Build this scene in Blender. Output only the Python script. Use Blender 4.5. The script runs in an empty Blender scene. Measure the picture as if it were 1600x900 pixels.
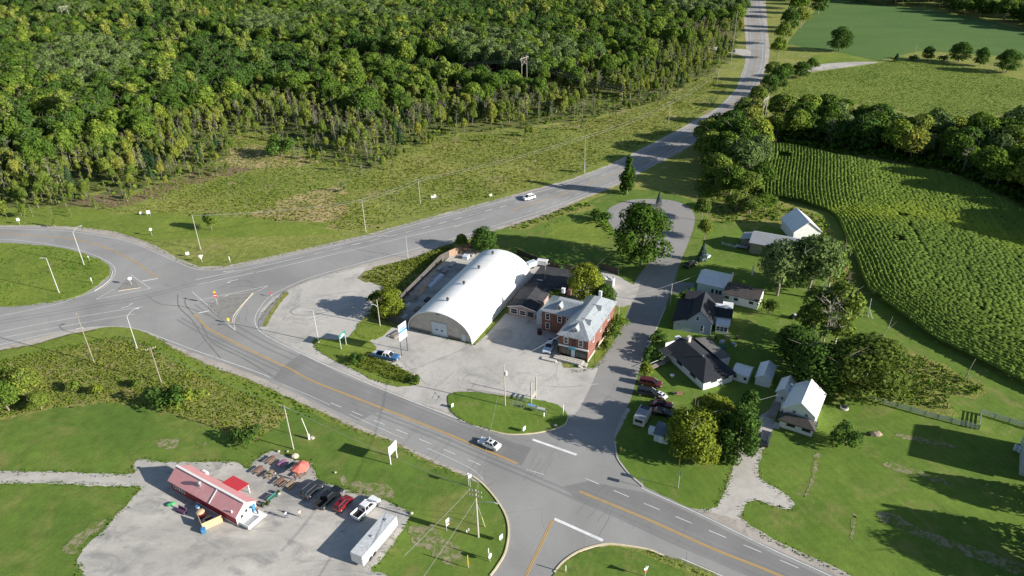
import bpy, math, random
import numpy as np
from mathutils import Vector, Matrix
from mathutils.geometry import tessellate_polygon
R = math.radians
scene = bpy.context.scene
col = scene.collection
# ------------------------------------------------------------------ camera (drone, 98 m up)
PITCH, ROLL, FPX, CAMH = 29.1626, -1.4, 1130.0, 98.0
_cp, _sp, _cr, _sr = math.cos(R(PITCH)), math.sin(R(PITCH)), math.cos(R(ROLL)), math.sin(R(ROLL))
FW = np.array([0, _cp, -_sp]); _U0 = np.array([0, _sp, _cp]); _X0 = np.array([1., 0, 0])
CX = _X0*_cr + _U0*_sr; CU = -_X0*_sr + _U0*_cr
cam_d = bpy.data.cameras.new('camera'); cam = bpy.data.objects.new('camera', cam_d); col.objects.link(cam)
cam_d.sensor_width = 36; cam_d.lens = FPX/1600*36; cam_d.clip_start = 1; cam_d.clip_end = 9000
cam.matrix_world = Matrix(((CX[0], CU[0], -FW[0], 0), (CX[1], CU[1], -FW[1], 0), (CX[2], CU[2], -FW[2], CAMH), (0, 0, 0, 1)))
scene.camera = cam
# ------------------------------------------------------------------ sky, sun, exposure
SUN_EL = 20.0
SUN_DIR = np.array([0.927, -0.375])          # ground direction towards the sun (low, to the right and a little behind)
w = bpy.data.worlds.new('World'); scene.world = w; w.use_nodes = True
nt = w.node_tree; bg = nt.nodes['Background']; sky = nt.nodes.new('ShaderNodeTexSky'); sky.sky_type = 'NISHITA'
sky.sun_disc = False; sky.sun_elevation = R(SUN_EL); sky.sun_rotation = math.atan2(SUN_DIR[0], SUN_DIR[1]); sky.air_density = 1.0; sky.dust_density = 0.6; sky.ozone_density = 1.5
nt.links.new(sky.outputs[0], bg.inputs[0]); bg.inputs[1].default_value = 0.065
sd = bpy.data.lights.new('sun', 'SUN'); sd.energy = 5.0; sd.angle = R(0.53); sd.color = (1.0, 0.945, 0.865)
sun = bpy.data.objects.new('sun', sd); col.objects.link(sun)
_sv = Vector((SUN_DIR[0]*math.cos(R(SUN_EL)), SUN_DIR[1]*math.cos(R(SUN_EL)), math.sin(R(SUN_EL))))
sun.rotation_euler = _sv.to_track_quat('Z', 'Y').to_euler(); sun.location = (60, -40, 150)
scene.view_settings.view_transform = 'Standard'; scene.view_settings.look = 'None'
scene.view_settings.gamma = 1; scene.view_settings.use_curve_mapping = False
scene.view_settings.exposure = 0.95
scene.cycles.max_bounces = 5; scene.cycles.diffuse_bounces = 3; scene.cycles.glossy_bounces = 2
scene.cycles.transmission_bounces = 2; scene.cycles.transparent_max_bounces = 4
rnd = random.Random(7)
rng = np.random.default_rng(11)

# ------------------------------------------------------------------ helpers
def G(px, py, z=0.0):
    """point of the height-z plane seen at photo pixel (px, py)"""
    r = (px-800)/FPX*CX - (py-450)/FPX*CU + FW
    t = (CAMH-z)/-r[2]
    return (r[0]*t, r[1]*t)
def G3(px, py, z=0.0):
    x, y = G(px, py, z); return Vector((x, y, z))
def rowof(x, y, z):
    d = np.array([x, y, z-CAMH]); q = d@FW
    return 800+FPX*(d@CX)/q, 450-FPX*(d@CU)/q
def dist(a, b): return math.hypot(a[0]-b[0], a[1]-b[1])
def angle(a, b): return math.atan2(b[1]-a[1], b[0]-a[0])
def tag(o, label=None, cat=None, group=None, kind=None):
    if label: o['label'] = label
    if cat: o['category'] = cat
    if group: o['group'] = group
    if kind: o['kind'] = kind
    return o
def thing(name, label, cat, loc=(0, 0, 0), rz=0.0, group=None):
    o = bpy.data.objects.new(name, None); col.objects.link(o)
    o.location = (loc[0], loc[1], loc[2] if len(loc) > 2 else 0); o.rotation_euler = (0, 0, rz)
    o.empty_display_size = .3
    return tag(o, label, cat, group)
def copy_tree(o, parent=None):
    c = o.copy(); col.objects.link(c)
    if parent is not None: c.parent = parent
    for ch in list(o.children): copy_tree(ch, c)
    return c
def inst(o, loc, rz, label, group=None, scale=None):
    c = copy_tree(o); c.location = (loc[0], loc[1], loc[2] if len(loc) > 2 else 0); c.rotation_euler = (0, 0, rz)
    if scale: c.scale = scale if hasattr(scale, '__len__') else (scale,)*3
    c['label'] = label
    if group: c['group'] = group
    return c
class MB:
    """collects faces, builds one mesh object"""
    def __init__(s): s.v = []; s.f = []; s.m = []
    def face(s, pts, m=0):
        k = len(s.v); s.v += [tuple(p) for p in pts]; s.f.append(tuple(range(k, k+len(pts)))); s.m.append(m); return s
    def box(s, c, d, rz=0, m=0, tilt=None):
        hx, hy, hz = d[0]/2, d[1]/2, d[2]/2; k = len(s.v)
        M = Matrix.Rotation(rz, 3, 'Z')
        if tilt: M = M @ Matrix.Rotation(tilt[1], 3, tilt[0])
        for z in (-hz, hz):
            for x, y in ((-hx, -hy), (hx, -hy), (hx, hy), (-hx, hy)):
                p = M @ Vector((x, y, z)); s.v.append((p.x+c[0], p.y+c[1], p.z+c[2]))
        for f in ((3, 2, 1, 0), (4, 5, 6, 7), (0, 1, 5, 4), (1, 2, 6, 5), (2, 3, 7, 6), (3, 0, 4, 7)):
            s.f.append(tuple(k+i for i in f)); s.m.append(m)
        return s
    def bx(s, x0, x1, y0, y1, z0, z1, m=0):
        return s.box(((x0+x1)/2, (y0+y1)/2, (z0+z1)/2), (abs(x1-x0), abs(y1-y0), abs(z1-z0)), 0, m)
    def tube(s, p0, p1, r0, r1=None, n=8, m=0, caps=True):
        r1 = r0 if r1 is None else r1
        p0, p1 = Vector(p0), Vector(p1); d = (p1-p0)
        if d.length < 1e-6: return s
        d.normalize(); a = d.orthogonal().normalized(); b = d.cross(a); k = len(s.v)
        for p, r in ((p0, r0), (p1, r1)):
            for i in range(n):
                t = 2*math.pi*i/n; q = p+a*math.cos(t)*r+b*math.sin(t)*r; s.v.append(tuple(q))
        for i in range(n):
            j = (i+1) % n; s.f.append((k+i, k+j, k+n+j, k+n+i)); s.m.append(m)
        if caps:
            s.f.append(tuple(k+i for i in reversed(range(n)))); s.m.append(m)
            s.f.append(tuple(k+n+i for i in range(n))); s.m.append(m)
        return s
    def path(s, pts, r, n=6, m=0, r1=None):
        for i in range(len(pts)-1):
            a = r if r1 is None else r+(r1-r)*i/(len(pts)-1); b = r if r1 is None else r+(r1-r)*(i+1)/(len(pts)-1)
            s.tube(pts[i], pts[i+1], a, b, n, m, caps=True)
        return s
    def prism(s, prof, y0, y1, m=0, axis='y'):
        """profile (a, z) extruded along y (axis 'y') or x (axis 'x')"""
        k = len(s.v); n = len(prof)
        for y in (y0, y1):
            for a, z in prof: s.v.append((a, y, z) if axis == 'y' else (y, a, z))
        for i in range(n):
            j = (i+1) % n; s.f.append((k+i, k+j, k+n+j, k+n+i)); s.m.append(m)
        s.f.append(tuple(k+i for i in reversed(range(n)))); s.m.append(m)
        s.f.append(tuple(k+n+i for i in range(n))); s.m.append(m)
        return s
    def blob(s, c, r, n=8, rings=5, m=0, jit=0, rr=None):
        rr = rr or rnd; k = len(s.v); r = r if hasattr(r, '__len__') else (r, r, r)
        for i in range(rings+1):
            ph = math.pi*i/rings-math.pi/2
            for j in range(n):
                t = 2*math.pi*j/n; q = 1+jit*(rr.random()-.5)
                s.v.append((c[0]+r[0]*math.cos(ph)*math.cos(t)*q, c[1]+r[1]*math.cos(ph)*math.sin(t)*q, c[2]+r[2]*math.sin(ph)*q))
        for i in range(rings):
            for j in range(n):
                a = k+i*n+j; b = k+i*n+(j+1) % n; s.f.append((a, b, b+n, a+n)); s.m.append(m)
        return s
    def build(s, name, mats, parent=None, smooth=False, label=None, bevel=0):
        me = bpy.data.meshes.new(name); me.from_pydata(s.v, [], s.f)
        mats = mats if isinstance(mats, (list, tuple)) else [mats]
        for q in mats: me.materials.append(q)
        if len(mats) > 1: me.polygons.foreach_set('material_index', s.m)
        if smooth: me.polygons.foreach_set('use_smooth', [True]*len(s.f))
        me.update()
        o = bpy.data.objects.new(name, me); col.objects.link(o)
        if parent is not None: o.parent = parent
        if label: o['label'] = label
        if bevel:
            bv = o.modifiers.new('bevel', 'BEVEL'); bv.width = bevel; bv.segments = 2; bv.limit_method = 'ANGLE'; bv.angle_limit = R(50)
        return o
def np_mesh(name, verts, faces, mats, parent=None, colors=None, smooth=False):
    """verts (n,3), faces (m,4) or (m,3)"""
    me = bpy.data.meshes.new(name); verts = np.asarray(verts, np.float32); faces = np.asarray(faces, np.int32)
    k = faces.shape[1]
    me.vertices.add(len(verts)); me.vertices.foreach_set('co', verts.ravel())
    me.loops.add(faces.size); me.loops.foreach_set('vertex_index', faces.ravel())
    me.polygons.add(len(faces)); me.polygons.foreach_set('loop_start', np.arange(0, faces.size, k, dtype=np.int32))
    try: me.polygons.foreach_set('loop_total', np.full(len(faces), k, np.int32))
    except Exception: pass
    if smooth: me.polygons.foreach_set('use_smooth', np.ones(len(faces), bool))
    if colors is not None:
        at = me.color_attributes.new('tint', 'FLOAT_COLOR', 'POINT')
        c = np.ones((len(verts), 4), np.float32); c[:, :3] = colors; at.data.foreach_set('color', c.ravel())
    me.update(calc_edges=True); me.validate()
    for q in (mats if isinstance(mats, (list, tuple)) else [mats]): me.materials.append(q)
    o = bpy.data.objects.new(name, me); col.objects.link(o)
    if parent is not None: o.parent = parent
    return o
# ------------------------------------------------------------------ materials
def newmat(name):
    m = bpy.data.materials.new(name); m.use_nodes = True; t = m.node_tree; b = t.nodes['Principled BSDF']
    return m, t, b
def ramp(t, fac, stops, interp='LINEAR'):
    r = t.nodes.new('ShaderNodeValToRGB'); r.color_ramp.interpolation = interp
    e = r.color_ramp.elements
    while len(e) < len(stops): e.new(0.5)
    for i, (p, c) in enumerate(stops): e[i].position = p; e[i].color = (c[0], c[1], c[2], 1)
    if fac is not None: t.links.new(fac, r.inputs[0])
    return r.outputs[0]
def wpos(t):
    g = t.nodes.new('ShaderNodeNewGeometry'); return g.outputs['Position']
def ocoord(t):
    g = t.nodes.new('ShaderNodeTexCoord'); return g.outputs['Object']
def noise(t, vec, scale, detail=4, rough=.6, dist_=0, out='Fac', mapscale=None, rot=None):
    if mapscale or rot:
        mp = t.nodes.new('ShaderNodeMapping'); t.links.new(vec, mp.inputs[0])
        if mapscale: mp.inputs['Scale'].default_value = mapscale
        if rot: mp.inputs['Rotation'].default_value = rot
        vec = mp.outputs[0]
    n = t.nodes.new('ShaderNodeTexNoise'); n.inputs['Scale'].default_value = scale; n.inputs['Detail'].default_value = detail
    n.inputs['Roughness'].default_value = rough; n.inputs['Distortion'].default_value = dist_
    t.links.new(vec, n.inputs['Vector']); return n.outputs[out]
def mixc(t, fac, a, b, mode='MIX'):
    m = t.nodes.new('ShaderNodeMix'); m.data_type = 'RGBA'; m.blend_type = mode
    for s, i in ((fac, 0), (a, 6), (b, 7)):
        if hasattr(s, 'links') or hasattr(s, 'is_output'): t.links.new(s, m.inputs[i])
        elif i == 0: m.inputs[0].default_value = s
        else: m.inputs[i].default_value = (*s[:3], 1)
    return m.outputs[2]
def math_(t, op, a, b=None, clamp=False):
    m = t.nodes.new('ShaderNodeMath'); m.operation = op; m.use_clamp = clamp
    for i, s in enumerate((a, b)):
        if s is None: continue
        if hasattr(s, 'is_output'): t.links.new(s, m.inputs[i])
        else: m.inputs[i].default_value = s
    return m.outputs[0]
def bump(t, b, h, strength=.4, distance=.1):
    n = t.nodes.new('ShaderNodeBump'); n.inputs['Strength'].default_value = strength; n.inputs['Distance'].default_value = distance
    t.links.new(h, n.inputs['Height']); t.links.new(n.outputs[0], b.inputs['Normal'])
def flat(name, c, rough=.6, metal=0, var=.12, scale=3.0, spec=.4, dirt=None):
    """plain coloured material with a little unevenness"""
    m, t, b = newmat(name); v = ocoord(t)
    lo = tuple(x*(1-var) for x in c); hi = tuple(min(1, x*(1+var)) for x in c)
    o = ramp(t, noise(t, v, scale, 5, .65), [(.3, lo), (.7, hi)])
    if dirt:
        f = ramp(t, noise(t, v, scale*.35, 6, .7), [(.5, (0, 0, 0)), (.72, (1, 1, 1))])
        o = mixc(t, math_(t, 'MULTIPLY', f, .55), o, dirt)
    t.links.new(o, b.inputs['Base Color']); b.inputs['Roughness'].default_value = rough; b.inputs['Metallic'].default_value = metal
    b.inputs['Specular IOR Level'].default_value = spec
    return m
def ground(name, c1, c2, c3=None, s1=.06, s2=.6, s3=4.0, c3cut=(.55, .7), fine=.35, rough=.95, bstr=.5, bdist=.15, stretch=None, rot=None, stripes=None):
    """ground cover: large patches c1/c2, spots of c3, fine light/dark grain that is the colour of single tufts or stones"""
    m, t, b = newmat(name); v = wpos(t)
    o = ramp(t, noise(t, v, s1, 6, .62, .4, mapscale=stretch, rot=rot), [(.32, c1), (.68, c2)])
    if c3: 
        f = ramp(t, noise(t, v, s1*2.3, 6, .65, .8, mapscale=stretch, rot=rot), [(c3cut[0], (0, 0, 0)), (c3cut[1], (1, 1, 1))])
        o = mixc(t, f, o, c3)
    g1 = noise(t, v, s2, 5, .7); g2 = noise(t, v, s3, 3, .7)
    gg = ramp(t, math_(t, 'ADD', math_(t, 'MULTIPLY', g1, .55), math_(t, 'MULTIPLY', g2, .45)), [(.33, (1-fine,)*3), (.67, (1+fine,)*3)])
    o = mixc(t, 1.0, o, gg, 'MULTIPLY')
    if stripes:
        wv = t.nodes.new('ShaderNodeTexWave'); wv.wave_type = 'BANDS'; wv.bands_direction = 'X'; wv.inputs['Scale'].default_value = stripes[1]
        wv.inputs['Distortion'].default_value = 1.2; wv.inputs['Detail'].default_value = 2; wv.inputs['Detail Scale'].default_value = .6
        mp = t.nodes.new('ShaderNodeMapping'); mp.inputs['Rotation'].default_value = (0, 0, stripes[0]); t.links.new(v, mp.inputs[0]); t.links.new(mp.outputs[0], wv.inputs[0])
        k = stripes[2]; o = mixc(t, 1.0, o, ramp(t, wv.outputs['Fac'], [(0, (1-k,)*3), (1, (1+k,)*3)]), 'MULTIPLY')
    t.links.new(o, b.inputs['Base Color']); b.inputs['Roughness'].default_value = rough; b.inputs['Specular IOR Level'].default_value = .15
    if bstr: bump(t, b, math_(t, 'ADD', math_(t, 'MULTIPLY', g1, .7), math_(t, 'MULTIPLY', g2, .3)), bstr, bdist)
    return m
# ------------------------------------------------------------------ sheets and stripes on the ground
def catmull(P, closed=True, sub=6):
    n = len(P); out = []
    rngi = range(n) if closed else range(n-1)
    for i in rngi:
        p0 = P[(i-1) % n] if closed else P[max(i-1, 0)]; p1 = P[i]; p2 = P[(i+1) % n]; p3 = P[(i+2) % n] if closed else P[min(i+2, n-1)]
        if dist(p1, p2) < 1e-4: continue
        for k in range(sub):
            t = k/sub; t2 = t*t; t3 = t2*t
            out.append(tuple(.5*((2*p1[j])+(-p0[j]+p2[j])*t+(2*p0[j]-5*p1[j]+4*p2[j]-p3[j])*t2+(-p0[j]+3*p1[j]-3*p2[j]+p3[j])*t3) for j in (0, 1)))
    if not closed: out.append(tuple(P[-1]))
    return out
def rough_edge(P, step, amp, seed=1):
    r = random.Random(seed); out = []
    n = len(P)
    for i in range(n):
        a, b = P[i], P[(i+1) % n]; L = dist(a, b); k = min(60, max(1, int(L/step)))
        for j in range(k):
            t = j/k; out.append((a[0]+(b[0]-a[0])*t+r.gauss(0, amp), a[1]+(b[1]-a[1])*t+r.gauss(0, amp)))
    return out
def area(name, px, z, mat, smooth=True, edge=0, base=None, world=False, step=1.0, kind='structure', sub=5):
    """a flat sheet (or a low slab when base is given) traced on the ground"""
    P = [tuple(p) for p in px] if world else [G(*p) for p in px]
    if smooth: P = catmull(P, True, sub)
    if edge: P = rough_edge(P, step, edge, len(P))
    P = [p for i, p in enumerate(P) if dist(p, P[i-1]) > .02]
    tris = tessellate_polygon([[Vector((x, y, 0)) for x, y in P]])
    A = sum(P[i-1][0]*P[i][1]-P[i][0]*P[i-1][1] for i in range(len(P)))
    mb = MB(); mb.v = [(x, y, z) for x, y in P]
    for t in tris:
        a, b, c = [P[i] for i in t]
        cr = (b[0]-a[0])*(c[1]-a[1])-(b[1]-a[1])*(c[0]-a[0])
        mb.f.append(tuple(t) if cr > 0 else tuple(reversed(t))); mb.m.append(0)
    if base is not None:
        n = len(P); mb.v += [(x, y, base) for x, y in P]
        for i in range(n):
            j = (i+1) % n; mb.f.append((i, j, n+j, n+i) if A < 0 else (j, i, n+i, n+j)); mb.m.append(0)
    o = mb.build(name, mat); return tag(o, kind=kind)
def offset_line(P, d):
    out = []
    for i in range(len(P)):
        a = P[max(i-1, 0)]; b = P[min(i+1, len(P)-1)]; L = dist(a, b) or 1
        out.append((P[i][0]-(b[1]-a[1])/L*d, P[i][1]+(b[0]-a[0])/L*d))
    return out
def resample(P, step):
    out = [P[0]]; acc = 0
    for i in range(len(P)-1):
        a, b = P[i], P[i+1]; L = dist(a, b)
        while acc+L >= step and L > 1e-9:
            t = (step-acc)/L; a = (a[0]+(b[0]-a[0])*t, a[1]+(b[1]-a[1])*t); out.append(a); L = dist(a, b); acc = 0
        acc += L
    return out
def stripe(mb, px, width, z, m=0, dash=None, off=0, world=False, smooth=True, closed=False):
    P = [tuple(p) for p in px] if world else [G(*p) for p in px]
    if smooth and len(P) > 2: P = catmull(P, closed, 8)
    if off: P = offset_line(P, off)
    P = resample(P, .75) if dash or len(P) > 2 else P
    segs = [P] if not dash else []
    if dash:
        on, gap = dash; i = 0; a, b = int(on/.75), int(gap/.75)
        while i+a < len(P): segs.append(P[i:i+a+1]); i += a+b
    for S in segs:
        l = offset_line(S, width/2); r = offset_line(S, -width/2)
        for i in range(len(S)-1): mb.face([(*r[i], z), (*r[i+1], z), (*l[i+1], z), (*l[i], z)], m)
def kerb(mb, px, width=.22, z0=0.0, z1=.15, smooth=True, m=0):
    P = [G(*p) for p in px]
    if smooth and len(P) > 2: P = catmull(P, False, 6)
    l = offset_line(P, width/2); r = offset_line(P, -width/2)
    for i in range(len(P)-1):
        mb.face([(*r[i], z1), (*r[i+1], z1), (*l[i+1], z1), (*l[i], z1)], m)
        mb.face([(*r[i+1], z1), (*r[i], z1), (*r[i], z0), (*r[i+1], z0)], m)
        mb.face([(*l[i], z1), (*l[i+1], z1), (*l[i+1], z0), (*l[i], z0)], m)
def inside(poly, X, Y):
    """numpy point in polygon"""
    P = np.array(poly); n = len(P); res = np.zeros(X.shape, bool); j = n-1
    for i in range(n):
        xi, yi, xj, yj = P[i][0], P[i][1], P[j][0], P[j][1]
        c = ((yi > Y) != (yj > Y)) & (X < (xj-xi)*(Y-yi)/((yj-yi) if yj != yi else 1e-9)+xi); res ^= c; j = i
    return res
# ================================================================== THE GROUND
M = {}
M['meadow'] = ground('meadow', (.15, .19, .038), (.25, .26, .065), (.32, .25, .13), s1=.035, s2=.5, s3=2.5, c3cut=(.56, .72), fine=.45, bstr=.8, bdist=.5)
M['forest_floor'] = ground('forest_floor', (.09, .11, .03), (.15, .165, .045), (.15, .12, .07), s1=.08, fine=.35, bstr=.8, bdist=.4)
M['lawn'] = ground('lawn', (.085, .148, .025), (.135, .20, .034), (.20, .20, .06), s1=.045, s2=.4, s3=3, c3cut=(.5, .74), fine=.3, bstr=.3, stripes=(.5, .24, .02))
M['lawn_east'] = ground('lawn_east', (.088, .152, .023), (.14, .21, .033), (.215, .205, .07), s1=.06, s2=.5, s3=3, c3cut=(.53, .78), fine=.26, bstr=.4, stripes=(-.35, .2, .03))
M['verge'] = ground('verge', (.12, .175, .026), (.19, .24, .04), (.25, .22, .08), s1=.09, s2=.6, s3=3, c3cut=(.62, .75), fine=.32, bstr=.6, bdist=.3)
M['ditch'] = ground('ditch', (.15, .175, .035), (.25, .25, .07), (.28, .22, .12), s1=.12, s2=.8, s3=3, c3cut=(.55, .7), fine=.45, bstr=.8, bdist=.5)
M['soy'] = ground('soy', (.07, .135, .036), (.10, .165, .042), (.15, .205, .04), s1=.015, s2=.25, s3=1.2, c3cut=(.66, .74), fine=.14, bstr=.4, stretch=(.6, 2, 1), stripes=(.25, .12, .05))
M['cropfar'] = ground('cropfar', (.14, .195, .036), (.18, .225, .042), (.235, .26, .045), s1=.02, s2=.5, s3=1.6, c3cut=(.6, .75), fine=.35, bstr=.8, bdist=.6, stripes=(1.2, .35, .1))
M['soil'] = ground('soil', (.11, .15, .035), (.14, .19, .045), None, s1=.2, fine=.3)
M['gravel'] = ground('gravel', (.36, .335, .30), (.50, .475, .43), (.27, .25, .225), s1=.07, s2=.9, s3=5, c3cut=(.52, .7), fine=.13, bstr=.4, bdist=.05, stretch=(1, .7, 1))
M['gravel_lot'] = ground('gravel_lot', (.33, .315, .29), (.52, .49, .44), (.27, .265, .25), s1=.055, s2=.5, s3=4, c3cut=(.5, .66), fine=.12, bstr=.4, bdist=.05, stretch=(1, 2.0, 1), rot=(0, 0, .5))
M['shoulder'] = ground('shoulder', (.33, .30, .265), (.45, .41, .36), (.27, .24, .20), s1=.15, s2=1.2, s3=5, fine=.14, bstr=.4, bdist=.05)
M['bare'] = ground('bare', (.20, .19, .10), (.31, .27, .18), (.12, .17, .035), s1=.35, s2=1.5, s3=4, c3cut=(.44, .54), fine=.3, bstr=.5)
def asphalt_mat(name, base, cracks=True, tone=.17):
    m, t, b = newmat(name); v = wpos(t)
    lo = tuple(x*(1-tone) for x in base); hi = tuple(x*(1+tone) for x in base)
    o = ramp(t, noise(t, v, .05, 6, .6, .5), [(.3, lo), (.7, hi)])
    o = mixc(t, 1, o, ramp(t, noise(t, v, 3.5, 4, .8), [(.3, (.93,)*3), (.7, (1.07,)*3)]), 'MULTIPLY')
    if cracks:
        vo = t.nodes.new('ShaderNodeTexVoronoi'); vo.feature = 'DISTANCE_TO_EDGE'; vo.inputs['Scale'].default_value = .085
        mx = mixc(t, .5, v, noise(t, v, .25, 4, .7, out='Color'), 'LINEAR_LIGHT')
        t.links.new(mx, vo.inputs['Vector'])
        cr = ramp(t, vo.outputs['Distance'], [(0, (1, 1, 1)), (.006, (0, 0, 0))])
        msk = ramp(t, noise(t, v, .07, 3, .5), [(.5, (0, 0, 0)), (.62, (1, 1, 1))])
        o = mixc(t, math_(t, 'MULTIPLY', math_(t, 'MULTIPLY', cr, msk), .5), o, (.07, .07, .07))
    st = ramp(t, noise(t, v, .35, 5, .7, 1.5), [(.62, (0, 0, 0)), (.8, (1, 1, 1))])
    o = mixc(t, math_(t, 'MULTIPLY', st, .42), o, tuple(x*.7 for x in base))
    t.links.new(o, b.inputs['Base Color']); b.inputs['Roughness'].default_value = .85; b.inputs['Specular IOR Level'].default_value = .25
    return m
M['asphalt'] = asphalt_mat('asphalt', (.285, .28, .268))
M['asphalt_dark'] = asphalt_mat('asphalt_dark', (.215, .212, .205))
M['asphalt_street'] = asphalt_mat('asphalt_street', (.27, .262, .248))
M['lot'] = ground('lot', (.40, .38, .35), (.52, .495, .455), (.31, .30, .275), s1=.06, s2=.7, s3=4, c3cut=(.5, .7), fine=.11, bstr=.3, bdist=.04)
M['white_paint'] = flat('white_paint', (.72, .72, .70), .7, var=.14, scale=.8, dirt=(.36, .35, .33))
M['yellow_paint'] = flat('yellow_paint', (.60, .36, .09), .7, var=.1, scale=.8, dirt=(.42, .30, .14))
M['concrete'] = flat('concrete', (.50, .47, .42), .85, var=.12, scale=1.5)
M['kerb_yellow'] = flat('kerb_yellow', (.60, .52, .34), .85, var=.12, scale=1.5)
M['concrete_dark'] = flat('concrete_dark', (.24, .23, .21), .9, var=.2, scale=.8)

o = MB().box((0, 1500, -.5), (9000, 7000, 1.0)).build('ground', M['meadow']); tag(o, kind='structure')
WOOD = [(-250, 345), (0, 335), (60, 330), (112, 322), (150, 300), (200, 306), (235, 285), (262, 280), (300, 270), (340, 258), (350, 225), (372, 208), (420, 205), (440, 212), (470, 240),
        (520, 250), (585, 262), (612, 240), (660, 218), (720, 208), (800, 205), (850, 196), (905, 188), (940, 182), (985, 170), (1015, 162), (1060, 140), (1085, 128), (1120, 110), (1142, 88), (1150, 62), (1158, 30), (1160, -60), (1150, -130), (-500, -130)]
area('forest_floor', WOOD, .01, M['forest_floor'], edge=2.2, step=3)
# lawns
area('lawn', [(-60, 660), (0, 655), (60, 640), (120, 630), (200, 627), (240, 634), (290, 652), (330, 662), (375, 680), (410, 668), (440, 640), (470, 640), (520, 660), (562, 676), (612, 692), (662, 720), (700, 736), (732, 747), (755, 757), (775, 780),
     (790, 805), (795, 830), (790, 862), (775, 887), (766, 900), (755, 925), (740, 960), (-80, 960)], .02, M['lawn'], edge=.3)
area('verge_north', [(-60, 325), (0, 325), (130, 323), (190, 335), (260, 332), (340, 338), (410, 340), (440, 348), (505, 348), (520, 362), (560, 364), (640, 342), (725, 322), (800, 303), (895, 276), (940, 256), (1015, 222),
     (1050, 206), (1080, 190), (1050, 205), (1032, 226), (960, 258), (895, 285), (800, 311), (725, 331), (575, 373), (475, 394), (400, 412), (350, 420), (312, 420), (280, 408), (250, 392), (212, 378), (175, 364), (125, 358), (-60, 356)], .012, M['verge'], smooth=False, edge=.8, step=.8)
area('verge_south', [(-60, 560), (0, 549), (50, 541), (105, 525), (150, 516), (175, 512), (200, 513), (230, 522), (250, 532), (275, 550), (325, 575), (400, 602), (450, 622), (475, 637), (525, 660), (562, 677), (540, 680), (500, 668), (460, 655), (410, 630), (350, 606), (290, 580), (255, 557), (225, 540), (190, 530), (150, 534), (100, 545), (0, 570), (-60, 580)], .012, M['verge'], smooth=False, edge=.3)
area('ditch_growth', [(-60, 575), (0, 565), (100, 543), (190, 528), (225, 538), (255, 555), (290, 578), (350, 604), (410, 628), (455, 648), (440, 662), (400, 690), (375, 690), (330, 668), (290, 655), (240, 640), (200, 630), (120, 632), (60, 642), (0, 658), (-60, 664)], .026, M['ditch'], smooth=False, edge=.5, step=.8)
area('lawn_east', [(1056, 440), (1066, 405), (1080, 375), (1090, 350), (1100, 335), (1140, 345), (1180, 360), (1230, 330), (1290, 335), (1310, 345), (1325, 380), (1333, 412), (1353, 450), (1400, 487), (1450, 525), (1500, 552), (1550, 575), (1600, 600), (1800, 690),
     (1800, 1100), (1400, 960), (1332, 905), (1287, 882), (1237, 858), (1200, 842), (1165, 816), (1158, 797), (1127, 790), (1097, 799), (1070, 793), (1037, 782), (1003, 762), (980, 742), (964, 718), (960, 690), (968, 665), (985, 625), (997, 585), (1010, 550), (1040, 480)], .02, M['lawn_east'], edge=0, smooth=False)
area('park_lawn', [(560, 436), (650, 403), (712, 376), (760, 364), (800, 352), (840, 342), (895, 325), (950, 302), (985, 296), (1040, 298), (1085, 315), (1100, 345), (1080, 372), (1060, 410), (1050, 445), (1035, 500), (1000, 580), (975, 640), (940, 600), (930, 575), (900, 580), (800, 470), (760, 400), (700, 395)], .016, M['lawn'], smooth=False)
area('worn_grass', [(868, 345), (905, 340), (935, 350), (950, 368), (925, 385), (885, 382), (852, 368)], .019, M['verge'], edge=1.2, step=.8)
area('park_bank', [(800, 353), (840, 340), (880, 325), (910, 318), (930, 322), (918, 330), (893, 333), (870, 340), (840, 352), (820, 360), (795, 358)], .022, M['ditch'], edge=.2)
area('yard_growth', [(1200, 230), (1190, 300), (1200, 320), (1250, 325), (1295, 345), (1325, 420), (1345, 455), (1330, 500), (1300, 470), (1290, 380), (1180, 345), (1110, 345), (1090, 320), (1080, 290), (1100, 260), (1085, 230), (1160, 180)], .024, M['ditch'], smooth=False, edge=.3)
area('scrub', [(1260, 600), (1300, 580), (1350, 560), (1400, 545), (1450, 560), (1500, 585), (1530, 595), (1542, 605), (1540, 617), (1520, 622), (1480, 618), (1488, 640), (1490, 652), (1440, 640), (1400, 628), (1360, 622), (1300, 618)], .026, M['ditch'], edge=.3)
area('gravel_drive', [(1200, 686), (1185, 725), (1186, 742), (1200, 756), (1220, 767), (1237, 780), (1239, 795), (1225, 795), (1200, 788), (1175, 782), (1160, 797), (1165, 816), (1200, 838), (1205, 848), (1100, 800), (1115, 794), (1127, 782), (1137, 757), (1147, 725), (1160, 690), (1175, 660), (1205, 640), (1210, 660)], .033, M['gravel'], edge=.12, step=.7)
# crops
area('soy_field', [(1236, 60), (1290, 0), (1310, -20), (1360, 3), (1480, 20), (1600, 45), (1800, 75), (1800, 140), (1600, 92), (1570, 88), (1480, 82), (1440, 80), (1400, 88), (1370, 94), (1320, 84), (1270, 76), (1240, 70)], .031, M['soy'])
area('field_lane', [(1270, 102), (1330, 97), (1372, 97), (1350, 101), (1300, 108), (1260, 112)], .034, M['gravel'])
area('field_verge', [(1268, 88), (1320, 82), (1372, 94), (1330, 98), (1280, 103)], .03, M['verge'])
area('far_field', [(1510, 0), (1600, 8), (1800, 20), (1800, -60), (1600, -60), (1480, -30)], .03, M['verge'])
CORN2 = [(1225, 130), (1280, 112), (1350, 103), (1400, 94), (1440, 95), (1500, 103), (1560, 116), (1640, 135), (1800, 170), (1800, 300), (1640, 215), (1560, 180), (1480, 190), (1400, 172), (1320, 160), (1250, 152), (1222, 145)]
area('crop_field', CORN2, .036, M['cropfar'])
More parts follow.
